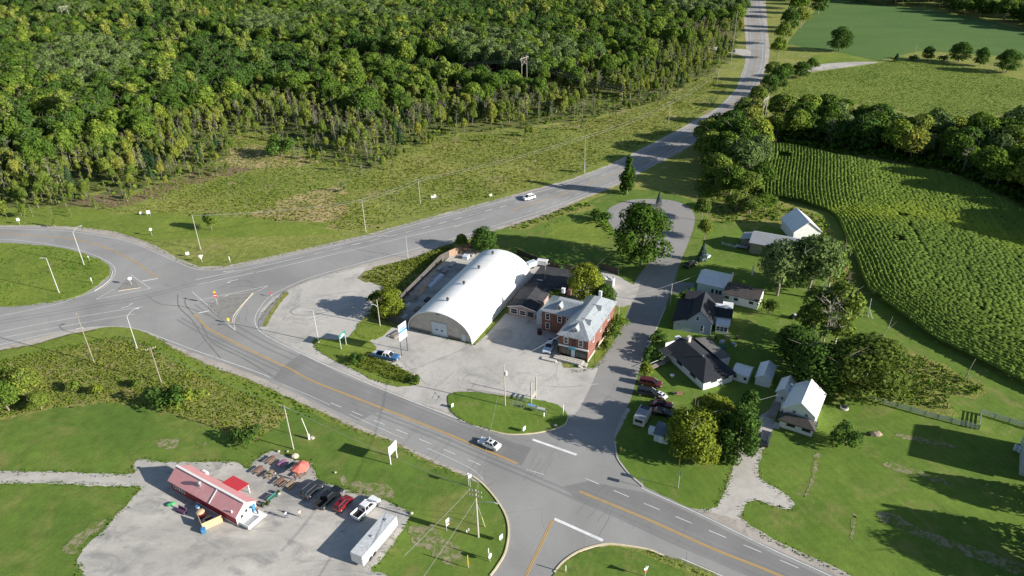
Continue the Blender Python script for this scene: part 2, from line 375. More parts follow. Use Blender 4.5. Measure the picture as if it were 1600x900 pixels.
CORN1 = [(1200, 230), (1237, 231), (1300, 247), (1400, 265), (1450, 272), (1487, 280), (1525, 297), (1562, 317), (1600, 337), (1720, 400), (1800, 450), (1800, 690), (1600, 606), (1550, 581), (1500, 556), (1450, 530), (1400, 492), (1355, 458), (1336, 412), (1322, 380), (1308, 346), (1295, 334), (1250, 319), (1192, 308), (1192, 270)]
area('corn_soil', CORN1, .028, M['soil'], smooth=False)
# gravel shoulders under the asphalt
area('gravel_shoulder', [(-60, 352), (60, 352), (125, 355), (175, 361), (212, 371), (250, 387), (280, 405), (312, 417), (350, 416), (400, 406), (475, 389), (575, 366), (650, 345), (725, 325), (800, 305), (895, 279), (950, 258), (1015, 226), (1050, 208), (1100, 180), (1122, 168), (1150, 140),
     (1164, 100), (1166, 75), (1163, 40), (1159, 0), (1158, -40), (1196, -40), (1196, 0), (1200, 50), (1203, 80), (1198, 110), (1185, 135), (1165, 160), (1140, 186), (1110, 204), (1085, 225), (1060, 240), (1020, 260), (965, 290), (900, 316), (850, 338), (800, 353), (732, 374),
     (690, 385), (650, 402), (590, 417), (560, 436), (600, 445), (590, 480), (560, 504), (560, 530), (620, 560), (700, 610), (900, 600), (985, 640), (958, 690), (962, 717), (980, 741), (1003, 761), (1035, 781), (1068, 792), (1100, 797), (1165, 816), (1200, 840), (1237, 856), (1287, 879), (1332, 900), (1420, 945),
     (1300, 1000), (1160, 925), (1100, 885), (1037, 866), (1012, 857), (960, 850), (907, 861), (882, 877), (866, 896), (850, 960), (740, 960), (766, 900), (776, 887), (790, 862), (795, 830), (790, 805), (775, 780), (755, 757), (732, 746), (700, 733), (662, 717), (612, 689), (562, 672), (525, 655), (475, 632), (400, 597), (325, 570), (275, 546), (250, 530), (230, 520), (200, 511), (175, 510), (150, 514), (105, 523), (50, 539), (-60, 556)], .04, M['shoulder'], smooth=False, edge=.12)
ASPH = [(-60, 355), (0, 355), (60, 356), (110, 359), (150, 365), (200, 375), (250, 395), (287, 412), (312, 420), (350, 420), (400, 410.5), (475, 393), (575, 369), (650, 348), (725, 328), (800, 308), (895, 282), (955, 259), (1017, 230), (1050, 211), (1075, 198), (1100, 184), (1122, 170), (1140, 152), (1156, 130),
     (1166, 100), (1170, 75), (1169, 50), (1166, 0), (1164, -60), (1188, -60), (1187, 0), (1191, 30), (1195, 50), (1197, 75), (1194, 102), (1185, 127), (1170, 150), (1150, 174), (1112, 200), (1085, 221), (1050, 238), (1000, 268), (965, 285), (900, 312), (850, 332), (800, 348), (712, 375.5),
     (645, 393), (550, 418), (482, 438), (450, 452), (425, 466), (408, 483), (403, 497), (404, 509), (412, 520), (440, 536), (475, 555), (550, 588), (625, 620), (700, 650), (757, 672), (785, 678), (828, 680), (870, 668), (890, 655), (930, 640), (950, 660), (962, 692), (966, 717), (982, 738), (1009, 762), (1060, 786), (1100, 804), (1150, 829), (1200, 853), (1250, 875), (1297, 896), (1400, 942),
     (1280, 965), (1160, 915), (1125, 896), (1075, 878), (1037, 868), (1012, 858), (965, 851), (940, 851), (907, 861), (882, 877), (866, 895), (845, 960), (750, 960), (767, 900), (776, 886), (790, 862), (795, 830), (790, 805), (775, 780), (755, 757), (736, 742), (700, 727), (662, 711), (612, 686), (562, 665), (525, 648), (475, 622), (425, 598), (400, 587), (325, 559), (275, 541), (240, 524), (215, 514), (190, 510), (150, 511), (100, 518), (50, 530), (0, 543), (-60, 556)]
area('road', ASPH, .048, M['asphalt'], smooth=False, edge=.08, step=1.5)
area('street', [(962, 672), (958, 690), (935, 690), (900, 665), (885, 650), (905, 610), (925, 580), (940, 560), (955, 540), (968, 520), (975, 505), (981, 485), (988, 462), (990, 445), (1003, 424), (1017, 408), (1026, 396), (1022, 380), (1008, 372), (985, 372), (965, 363), (953, 350), (948, 338), (950, 328), (962, 320), (990, 312), (1040, 312), (1070, 320), (1084, 334), (1085, 350), (1077, 375), (1065, 405), (1051, 445), (1040, 480), (1025, 515), (1007, 555), (997, 585), (985, 625), (972, 650)], .056, M['asphalt_street'])
area('side_apron', [(940, 425), (965, 432), (990, 445), (1000, 440), (990, 470), (975, 480), (960, 476), (950, 460)], .064, M['lot'], edge=.1)
area('house_drive', [(1051, 440), (1085, 442), (1088, 462), (1044, 458)], .064, M['asphalt_dark'], smooth=False)
# commercial lot
area('parking_lot', [(450, 453), (482, 440), (550, 421), (575, 416), (560, 436), (598, 446), (594, 478), (575, 492), (560, 505), (556, 520), (578, 530), (590, 530), (612, 512), (640, 514), (742, 540), (760, 524), (790, 490), (840, 492), (850, 525), (870, 545), (880, 575), (935, 575), (925, 600), (905, 640), (890, 655), (885, 645), (850, 630), (800, 618),
     (740, 608), (705, 612), (697, 622), (700, 645), (640, 624), (560, 590), (480, 556), (412, 520), (404, 509), (405, 490), (425, 466)], .060, M['lot'], smooth=False)
area('restaurant_lot', [(-80, 735), (0, 736), (100, 738), (205, 741), (207, 728), (220, 717), (250, 722), (300, 722), (365, 722), (388, 732), (400, 718), (425, 705), (440, 710), (462, 718), (486, 724), (496, 748), (530, 762), (570, 772), (600, 780), (628, 795), (640, 810), (600, 870), (580, 890), (612, 905), (640, 960), (120, 960), (128, 900), (122, 876), (133, 855), (160, 830), (185, 802), (210, 776), (220, 763), (200, 760), (125, 758), (60, 755), (-80, 756)], .036, M['gravel_lot'], edge=.12, step=.8)
for i, pl in enumerate([[(250, 687), (275, 685), (278, 697), (262, 702), (247, 698)], [(304, 691), (320, 691), (318, 696), (305, 695)], [(528, 745), (560, 752), (600, 757), (615, 770), (600, 780), (560, 772), (540, 765)], [(640, 825), (670, 820), (690, 838), (720, 860), (712, 885), (690, 880), (670, 860), (645, 850)], [(100, 855), (130, 825), (160, 812), (165, 822), (140, 840), (115, 865)],
                        [(1370, 801), (1395, 805), (1450, 830), (1520, 855), (1600, 885), (1600, 900), (1520, 872), (1440, 840), (1375, 812)], [(1385, 722), (1430, 735), (1495, 757), (1490, 761), (1425, 742), (1385, 730)], [(1330, 808), (1338, 808), (1333, 838), (1328, 842)], [(1272, 712), (1279, 712), (1274, 745), (1263, 775), (1250, 772), (1264, 762)], [(1395, 678), (1430, 682), (1500, 700), (1430, 690)]]):
    area('bare_earth', pl, .042+.001*i, M['bare'], edge=.25, step=.6)
area('pallet_ground', [(1044, 856), (1090, 872), (1125, 892), (1100, 892), (1060, 878), (1015, 861)], .046, M['bare'], edge=.15)
M['dry'] = ground('dry', (.32, .26, .12), (.42, .32, .16), (.22, .22, .07), s1=.12, s2=.7, s3=3, c3cut=(.48, .62), fine=.4, bstr=.8, bdist=.4)
M['brush'] = ground('brush', (.17, .12, .075), (.24, .18, .10), (.14, .15, .045), s1=.12, s2=.7, s3=3, c3cut=(.5, .64), fine=.4, bstr=.8, bdist=.4)
area('dry_grass', [(395, 338), (430, 318), (480, 300), (530, 292), (545, 298), (520, 315), (545, 325), (520, 345), (470, 345), (430, 342)], .008, M['dry'], edge=1.0, step=.9)
area('dry_grass', [(100, 320), (140, 305), (200, 305), (250, 288), (330, 262), (380, 250), (400, 262), (330, 280), (270, 296), (220, 315), (150, 326)], .007, M['brush'], edge=1.2, step=.9)
area('dry_grass', [(355, 232), (400, 225), (420, 240), (470, 244), (500, 252), (450, 262), (380, 262), (345, 250)], .009, M['dry'], edge=1.0, step=.9)
# grass islands with kerbs
GR = M['verge']
area('grass_island', [(-60, 380), (0, 379.5), (75, 385), (112, 391), (140, 400), (160, 407.5), (171, 417), (171, 430), (160, 440), (147, 450), (122, 463), (87, 471), (37, 477.5), (0, 480), (-60, 484)], .15, GR, edge=.15, base=.02)
area('lot_island', [(700, 620), (712, 614), (740, 613), (780, 618), (830, 624), (862, 630), (880, 640), (888, 652), (882, 664), (862, 672), (830, 677), (795, 678), (760, 670), (725, 658), (703, 640)], .16, M['lawn_east'], edge=.1, base=.02)
area('lot_island', [(489, 532), (500, 529), (530, 531), (550, 522), (557, 512), (562, 504), (580, 503), (612, 508), (604, 520), (590, 530), (578, 532), (588, 545), (576, 556), (600, 564), (635, 580), (655, 597), (648, 602), (620, 604), (580, 592), (540, 572), (510, 557), (492, 543)], .12, GR, edge=.15, base=.02)
area('bank', [(560, 435), (590, 417), (650, 402), (685, 388), (715, 378), (740, 378), (700, 400), (665, 430), (640, 470), (612, 508), (585, 503), (575, 490), (585, 478), (594, 460), (596, 446)], .13, M['ditch'], edge=.3, base=.02)
area('corner_island', [(866, 897), (882, 880), (907, 865), (940, 856), (965, 856), (990, 862), (1030, 878), (1075, 897), (1110, 915), (1160, 960), (840, 960)], .16, M['lawn'], edge=.1, base=.02)
area('side_verge', [(1000, 478), (985, 510), (955, 560), (940, 572), (928, 560), (948, 490), (985, 440)], .05, GR, edge=.2)
# concrete medians
area('median', [(328, 475), (345, 466), (361, 461), (395, 458), (377, 478), (365, 493.5), (362, 506), (356, 504), (343, 495), (329, 483)], .17, M['concrete_dark'], base=.02, smooth=False)
area('median', [(201, 436), (184, 455), (219, 450), (212, 440)], .17, M['concrete_dark'], base=.02, smooth=False)
area('median', [(448, 455), (435, 467), (415, 487), (407, 500), (406, 511), (414, 511), (424, 492), (438, 470), (451, 458)], .17, M['concrete_dark'], base=.02, smooth=False)
area('median_grass', [(444, 458), (430, 476), (417, 496), (411, 510), (416, 511), (426, 492), (440, 472), (452, 459)], .19, M['ditch'], edge=.1, smooth=False)
area('yard_floor', [(604, 500), (640, 512), (684, 470), (735, 410), (760, 395), (742, 387), (702, 402), (664, 434), (636, 462)], .14, M['gravel_lot'], smooth=False, base=.02)
area('yard_floor', [(742, 538), (760, 524), (795, 492), (826, 433), (812, 405), (880, 420), (935, 425), (935, 448), (900, 470), (870, 545)], .054, M['gravel_lot'], smooth=False)
area('side_road', [(1110, 72), (1135, 76), (1170, 78), (1170, 92), (1155, 86), (1140, 83), (1110, 82)], .052, M['gravel'], edge=.2)
kb = MB()
kerb(kb, [(395, 458), (377, 478), (365, 493.5), (362, 506)], m=1); kerb(kb, [(395, 458), (361, 461), (345, 466), (328, 475), (329, 483), (343, 495), (356, 504), (362, 506)])
kerb(kb, [(201, 436), (219, 450), (184, 455)], smooth=False, m=1); kerb(kb, [(184, 455), (201, 436)])
kerb(kb, [(448, 455), (435, 467), (415, 487), (407, 500), (406, 511)]); kerb(kb, [(441, 462), (430, 477), (418, 497)], m=1)
kerb(kb, [(888, 652), (882, 664), (862, 672), (830, 678), (795, 679), (765, 673)], m=1, z1=.17); kerb(kb, [(866, 895), (882, 877), (907, 861), (940, 851.5), (965, 851.5), (1012, 859), (1037, 869)], z1=.17, width=.35, m=1)
kerb(kb, [(766, 900), (776, 887), (790, 862), (795, 830), (790, 805), (775, 780), (755, 757), (738, 744)], z1=.17, width=.3, m=1); kerb(kb, [(960, 690), (962, 700), (965, 717), (982, 740), (1005, 761)], z1=.17, m=0)
kerb(kb, [(176, 424), (172, 436), (160, 447), (147, 455)], m=0); kerb(kb, [(1040, 480), (1025, 515), (1007, 555)], z1=.09)
tag(kb.build('kerb', [M['concrete'], M['kerb_yellow']]), kind='structure')
# darker patches of newer asphalt and tyre marks
area('road_patch', [(470, 553), (440, 575), (426, 592), (470, 615), (520, 640), (560, 658), (600, 640), (690, 676), (760, 708), (815, 728), (830, 700), (760, 678), (700, 655), (625, 625), (550, 594)], .052, M['asphalt_dark'], smooth=False)
area('road_patch', [(965, 762), (1009, 770), (1100, 812), (1200, 862), (1290, 903), (1390, 948), (1300, 962), (1180, 905), (1050, 850), (960, 808), (900, 780), (880, 760), (920, 752)], .052, M['asphalt_dark'], smooth=False)
sk = MB()
for px in ([(278, 460), (280, 480), (300, 500), (320, 530), (345, 560)], [(290, 465), (291, 478), (312, 502), (332, 535), (380, 560), (430, 590)], [(340, 452), (375, 438), (400, 444)], [(360, 450), (385, 447), (410, 452)], [(230, 462), (250, 475), (290, 480), (330, 495)], [(430, 470), (420, 480), (418, 495)], [(470, 478), (455, 485), (460, 492), (490, 492), (520, 485)]):
    stripe(sk, px, .28, .068)
tag(sk.build('tyre_marks', flat('tyre_mark', (.19, .185, .175), .9, var=.2, scale=.4)), kind='structure')
wp_ = MB()
for off in (-2.6, -.9):
    stripe(wp_, [(300, 478), (330, 500), (400, 541), (450, 564), (487, 583), (550, 608), (625, 637), (690, 662), (750, 688), (812, 713)], .55, .0565, off=-off if False else off*-1)
    stripe(wp_, [(280, 498), (337, 530), (400, 560), (450, 584), (487, 603), (550, 630), (625, 660), (690, 686), (750, 712), (812, 738), (905, 778), (1012, 824), (1112, 869), (1200, 905)], .55, .0567, off=off*.7+1.2)
    stripe(wp_, [(905, 757), (1012, 801), (1112, 846), (1200, 881), (1290, 920)], .55, .0569, off=off+.6)
    stripe(wp_, [(-40, 510), (75, 492), (150, 478), (225, 465), (320, 440), (400, 420), (550, 384), (700, 347), (800, 318), (900, 287), (960, 262), (1020, 236)], .5, .0563, off=off+2)
tag(wp_.build('wheel_paths', asphalt_mat('wheel_path', (.228, .225, .218), False)), kind='structure')
ck = MB(); qc = random.Random(3)
for i in range(30):
    t_ = qc.random(); b0 = [(430, 575), (560, 630), (700, 690), (850, 750), (1000, 815), (1150, 880)]; s_ = t_*4.99; j_ = int(s_); f_ = s_-j_; cx0 = b0[j_][0]+(b0[j_+1][0]-b0[j_][0])*f_; cy0 = b0[j_][1]+(b0[j_+1][1]-b0[j_][1])*f_
    g0 = G(cx0, cy0); an0 = qc.choice([.95, 1.05, 1.15, -.45])+qc.gauss(0, .12); ln0 = qc.uniform(3, 11); pts_ = []; off0 = qc.uniform(-4, 4)
    for m_ in range(9): d0 = (m_/8-.5)*ln0; pts_.append((g0[0]+math.cos(an0)*(d0+off0)+qc.gauss(0, .12), g0[1]+math.sin(an0)*(d0+off0)+qc.gauss(0, .12)))
    stripe(ck, pts_, qc.uniform(.04, .07), .0571, world=True)
for i in range(24):
    g0 = G(qc.uniform(640, 930), qc.uniform(560, 620)); an0 = qc.uniform(0, 3.1); ln0 = qc.uniform(2, 8); pts_ = [(g0[0]+math.cos(an0)*(m_/6-.5)*ln0+qc.gauss(0, .2), g0[1]+math.sin(an0)*(m_/6-.5)*ln0+qc.gauss(0, .2)) for m_ in range(7)]; stripe(ck, pts_, .05, .066, world=True)
tag(ck.build('sealed_cracks', flat('crack_seal', (.165, .162, .155), .9)), kind='structure')
rt = MB()
for px in ([(600, 545), (640, 575), (665, 600), (690, 625)], [(745, 545), (715, 575), (690, 600), (672, 628)], [(752, 548), (722, 578), (697, 603), (680, 630)], [(500, 470), (470, 488), (455, 500), (480, 505), (530, 490), (560, 480)], [(495, 476), (475, 490), (463, 498), (482, 500), (525, 487)], [(560, 455), (520, 460), (480, 470), (450, 490), (430, 520)], [(935, 600), (880, 605), (820, 600), (760, 590)]):
    stripe(rt, px, .3, .0655)
tag(rt.build('tyre_tracks', M['gravel_lot']), kind='structure')
# painted markings
wm = MB(); Z = .074
def W(px, wd=.14, **k): stripe(wm, px, wd, Z, 0, **k)
def Y(px, wd=.14, **k): stripe(wm, px, wd, Z, 1, **k)
W([(-60, 356.5), (0, 357), (50, 359), (100, 361), (150, 367.5), (200, 377.5), (250, 397.5), (287, 414), (312, 421.5), (350, 421), (400, 412), (475, 394.5), (575, 371.5), (650, 350.5), (725, 330.5), (800, 310.5), (895, 285), (957, 260), (1019, 232), (1050, 213.5), (1077, 199), (1121, 171.5), (1137.5, 155), (1157.5, 130), (1167.5, 100), (1172.5, 75), (1172.5, 50), (1169.5, 0), (1167, -60)])
W([(1184, -60), (1182.5, 0), (1186, 25), (1190, 50), (1192, 75), (1189.5, 102), (1180, 127), (1167, 147), (1147, 172), (1112, 197), (1085, 218), (1050, 235), (1000, 264.5), (965, 282), (900, 309), (850, 328.5), (800, 344.5), (712, 372), (645, 390), (550, 415), (482, 435), (450, 448.5), (421, 464), (405, 483), (398.5, 497), (400, 509), (408, 519), (425, 530), (475, 555), (550, 588.5), (625, 620), (700, 649), (757, 671)], .16)
W([(400, 426), (475, 408.5), (550, 391), (637, 370), (707, 354), (760, 341)]); W([(307, 445), (340, 438), (400, 426)], smooth=False); W([(306, 437.5), (380, 422), (450, 407), (475, 401)])
W([(490, 397.5), (560, 381), (640, 362), (720, 340), (800, 320)], .12, dash=(3, 3), off=0)
W([(550, 383), (615, 368), (690, 349), (765, 328), (845, 307), (900, 290), (960, 266), (1020, 238)], .12, dash=(3, 3))
W([(820, 333), (880, 312), (940, 288)], .12, dash=(3, 3))
Y([(800, 328), (860, 310), (910, 292), (965, 269), (1020, 246), (1070, 216), (1100, 200), (1135, 174), (1157, 147), (1172, 127), (1180, 100), (1183, 75), (1181, 45), (1176, 0), (1174, -60)], .12, off=.12)
Y([(800, 328), (860, 310), (910, 292), (965, 269), (1020, 246), (1070, 216), (1100, 200), (1135, 174), (1157, 147), (1172, 127), (1180, 100), (1183, 75), (1181, 45), (1176, 0), (1174, -60)], .12, off=-.12)
W([(-60, 548), (0, 539), (75, 522), (140, 512), (190, 511), (220, 516), (250, 527), (300, 546), (400, 581), (425, 592)], .14)
W([(440, 600), (480, 617), (520, 635), (562, 655), (620, 681), (680, 706), (735, 732), (757, 752)], .09, dash=(15, 6))
W([(0, 519), (75, 504), (150, 491), (225, 479)], .13); W([(0, 529), (75, 514.5), (150, 501), (215, 490)], .13)
W([(517, 630), (579, 655), (645, 682), (711, 710), (775, 737)], .13, dash=(3, 3))
W([(823, 734), (850, 742)], .1); W([(914, 747.5), (995, 782), (1100, 826), (1155, 849), (1215, 874), (1300, 911)], .13, dash=(3, 3))
W([(1005, 762), (1009, 766), (1100, 807), (1200, 856), (1297, 900), (1380, 940)], .14); W([(1064, 873), (1125, 899), (1160, 918)], .14)
W([(-60, 374), (0, 374), (50, 378), (100, 386), (137, 395), (170, 410), (180, 422), (176, 435), (160, 450), (125, 463), (87, 476), (0, 494), (-60, 505)], .14)
Y([(-60, 364), (0, 365), (50, 368), (100, 372), (137, 379), (175, 391), (212, 410), (247, 435)], .13, off=.13); Y([(-60, 364), (0, 365), (50, 368), (100, 372), (137, 379), (175, 391), (212, 410), (247, 435)], .13, off=-.13)
for s in (.14, -.14): Y([(304, 491), (320, 509), (337, 520), (400, 552), (450, 575), (487, 595), (550, 620), (625, 649), (690, 674.5), (750, 700), (812, 726)], .15, off=s)
for s in (.14, -.14): Y([(905, 768), (1012, 812), (1112, 857), (1200, 892), (1300, 935)], .15, off=s); Y([(864, 812), (843, 856), (822, 900), (805, 940)], .15, off=s)
W([(866, 811), (942, 845)], .6, smooth=False); W([(832, 687), (901, 711)], .6, smooth=False); W([(310, 489.5), (327, 486)], .4, smooth=False); W([(247, 435.5), (222, 439.5)], .4, smooth=False)
W([(300, 456), (330, 482), (368, 517)], .15, smooth=False); W([(312, 469), (419, 447)], .14, smooth=False); W([(419, 447), (396, 460), (378, 480), (366, 500), (368, 517)], .14)
W([(205, 430), (235, 451)], .14, smooth=False); W([(235, 451), (150, 468)], .14, smooth=False); W([(150, 468), (178, 452)], .14, smooth=False)
def arrow(px, py, qx, qy, side):
    a = G(px, py); b = G(qx, qy); L = dist(a, b); u = ((b[0]-a[0])/L, (b[1]-a[1])/L); n = (-u[1], u[0])
    def P(s, t): return (a[0]+u[0]*s+n[0]*t, a[1]+u[1]*s+n[1]*t, Z)
    wm.face([P(0, -.1), P(2.2, -.1), P(2.2, .1), P(0, .1)]); wm.face([P(2.2, -.1), P(2.6, side*.7-.1), P(2.6, side*.7+.15), P(2.2, .12)]); wm.face([P(2.1, side*.9-.0), P(3.1, side*.9+.1), P(3.0, side*.55), P(2.4, side*.5)])
for q in ((190, 482, 206, 477, 1), (115, 515, 134, 511, -1), (372, 437, 358, 440, 1), (366, 423, 352, 426, -1), (590, 370.5, 601, 368, -1), (710, 355, 722, 352, 1)): arrow(*q)
tag(wm.build('road_markings', [M['white_paint'], M['yellow_paint']]), kind='structure')
# ================================================================== PLANTS
def leaf_mat(name, stops, transl=.25, noise_s=.25, tint=False, isl=.35, obj=1.0, iv=.22):
    """leaves: hue per tree (random), per clump (noise) and per leaf (random per island)"""
    m = bpy.data.materials.new(name); m.use_nodes = True; t = m.node_tree; t.nodes.clear()
    out = t.nodes.new('ShaderNodeOutputMaterial'); d = t.nodes.new('ShaderNodeBsdfDiffuse'); tr = t.nodes.new('ShaderNodeBsdfTranslucent'); mx = t.nodes.new('ShaderNodeMixShader')
    oi = t.nodes.new('ShaderNodeObjectInfo'); g = t.nodes.new('ShaderNodeNewGeometry')
    n = noise(t, g.outputs['Position'], noise_s, 3, .6)
    f = math_(t, 'ADD', math_(t, 'MULTIPLY', oi.outputs['Random'], .62*obj), math_(t, 'MULTIPLY', g.outputs['Random Per Island'], isl*.6))
    f = math_(t, 'ADD', f, math_(t, 'MULTIPLY', n, .42*(1 if obj else 1.6))); f = math_(t, 'SUBTRACT', f, .12)
    c = ramp(t, f, stops)
    c = mixc(t, 1, c, ramp(t, g.outputs['Random Per Island'], [(0, (1-iv,)*3), (1, (1+iv,)*3)]), 'MULTIPLY')
    if tint:
        a = t.nodes.new('ShaderNodeAttribute'); a.attribute_name = 'tint'; c = mixc(t, 1, c, a.outputs['Color'], 'MULTIPLY')
    t.links.new(c, d.inputs[0]); t.links.new(c, tr.inputs[0]); mx.inputs[0].default_value = transl
    t.links.new(d.outputs[0], mx.inputs[1]); t.links.new(tr.outputs[0], mx.inputs[2]); t.links.new(mx.outputs[0], out.inputs[0])
    return m
LM = {
 'wood': leaf_mat('leaves_wood', [(0, (.038, .078, .016)), (.4, (.078, .138, .022)), (.66, (.12, .19, .028)), (.84, (.18, .24, .035)), (.97, (.32, .29, .045))]),
 'young': leaf_mat('leaves_young', [(0, (.075, .12, .025)), (.5, (.145, .20, .036)), (.8, (.22, .25, .045)), (1, (.36, .30, .06))]),
 'pale': leaf_mat('leaves_pale', [(0, (.065, .11, .034)), (.5, (.115, .17, .052)), (1, (.18, .24, .085))]),
 'dark': leaf_mat('leaves_dark', [(0, (.042, .088, .02)), (.6, (.08, .145, .028)), (1, (.13, .20, .04))], obj=.4),
 'maple': leaf_mat('leaves_maple', [(0, (.04, .085, .014)), (.6, (.07, .125, .02)), (1, (.11, .17, .03))], obj=.3),
 'yellow': leaf_mat('leaves_yellow', [(0, (.11, .16, .02)), (.45, (.19, .23, .03)), (.8, (.33, .31, .04)), (1, (.5, .40, .05))], obj=.4),
 'orange': leaf_mat('leaves_orange', [(0, (.06, .10, .02)), (.5, (.11, .15, .03)), (.78, (.22, .17, .04)), (1, (.36, .19, .04))], obj=.3, noise_s=.18),
 'conifer': leaf_mat('leaves_conifer', [(0, (.02, .045, .018)), (.6, (.035, .075, .03)), (1, (.06, .11, .045))], transl=.1),
 'spruce': leaf_mat('leaves_spruce', [(0, (.04, .07, .06)), (1, (.10, .14, .13))], transl=.1),
 'weeds': leaf_mat('weeds', [(0, (.10, .14, .025)), (.3, (.16, .21, .035)), (.55, (.22, .24, .05)), (.8, (.28, .24, .10)), (1, (.33, .26, .13))], obj=0, noise_s=.09, tint=True, isl=.2, iv=.14),
 'corn': leaf_mat('corn', [(0, (.13, .205, .045)), (.5, (.175, .255, .055)), (1, (.23, .30, .07))], obj=0, noise_s=.05, tint=True, isl=.12, iv=.12),
}
BARK = flat('bark', (.22, .19, .15), .9, var=.3, scale=1.2); BARKP = flat('pale_bark', (.38, .35, .30), .9, var=.25, scale=1.0)
TWIG = flat('twig', (.235, .205, .17), .9, var=.2, scale=1.0)
def unit(n, r):
    d = r.normal(size=(n, 3)); return d/np.linalg.norm(d, axis=1, keepdims=True)
def cards(pos, nor, size, r, bend=.35, aspect=1.0):
    """bent four-sided leaf clusters"""
    n = len(pos); nor = nor/np.linalg.norm(nor, axis=1, keepdims=True)
    a = np.cross(nor, unit(n, r)); a /= np.linalg.norm(a, axis=1, keepdims=True)+1e-9; b = np.cross(nor, a)
    s = (size*(.6+.8*r.random(n)))[:, None]; k = (r.random((n, 1))-.5)*2*bend
    v = np.stack([pos-a*s*aspect*(.6+.6*r.random((n, 1))), pos-b*s*(.6+.6*r.random((n, 1)))+nor*s*k, pos+a*s*aspect*(.6+.6*r.random((n, 1))), pos+b*s*(.6+.6*r.random((n, 1)))+nor*s*k], 1)
    return v.reshape(-1, 3)
def clump_leaves(C, n, size, r, down=-.45):
    """C rows: cx cy cz rx ry rz ; leaves spread over the clumps' outer shells"""
    C = np.asarray(C, float); wt = (C[:, 3]*C[:, 5]); idx = r.choice(len(C), n, p=wt/wt.sum()); d = unit(n, r)
    d[:, 2] = np.where(d[:, 2] < down, -d[:, 2], d[:, 2])
    q = C[idx]; pos = q[:, :3]+q[:, 3:]*d*(.72+.36*r.random((n, 1)))
    return cards(pos, d+.55*unit(n, r), size, r)
def tubes_q(segs, n=5):
    """segs: (p0,p1,r0,r1) -> verts, quad faces"""
    V = []; F = []
    for p0, p1, r0, r1 in segs:
        p0 = np.array(p0, float); p1 = np.array(p1, float); d = p1-p0; L = np.linalg.norm(d)
        if L < 1e-6: continue
        d /= L; a = np.cross(d, [0.3, .9, .1]); a /= np.linalg.norm(a); b = np.cross(d, a); k = len(V)
        for p, rr in ((p0, r0), (p1, r1)):
            for i in range(n): t = 2*math.pi*i/n; V.append(p+a*math.cos(t)*rr+b*math.sin(t)*rr)
        for i in range(n): j = (i+1) % n; F.append((k+i, k+j, k+n+j, k+n+i))
    return V, F
def limbs(h, r, seed, trunk_r, top, n=7, spread=.8, sub=3, lean=.03):
    q = random.Random(seed); S = []; P = [(0, 0, -.2)]
    for i in range(1, 5): P.append((q.gauss(0, lean)*h*i/4, q.gauss(0, lean)*h*i/4, top*i/4))
    for i in range(4): S.append((P[i], P[i+1], trunk_r*(1-i*.2), trunk_r*(1-(i+1)*.2)))
    for k in range(n):
        z = top*(.35+.65*k/n); i = min(3, int(z/top*4)); b = P[i]; f = z/top*4-i; e = P[i+1]
        base = tuple(b[j]+(e[j]-b[j])*f for j in range(3)); an = q.random()*6.283; L = r*spread*(.7+.5*q.random())
        tip = (base[0]+math.cos(an)*L, base[1]+math.sin(an)*L, base[2]+L*(.45+.5*q.random())); mid = tuple((base[j]+tip[j])/2+(q.random()-.5)*.3 for j in range(3))
        S.append((base, mid, trunk_r*.38, trunk_r*.26)); S.append((mid, tip, trunk_r*.26, trunk_r*.08))
        for _ in range(sub):
            s0 = mid if q.random() < .5 else tip; S.append((s0, (s0[0]+q.gauss(0, L*.35), s0[1]+q.gauss(0, L*.35), s0[2]+abs(q.gauss(L*.3, L*.2))), trunk_r*.14, trunk_r*.04))
    return S
PROTO = {}
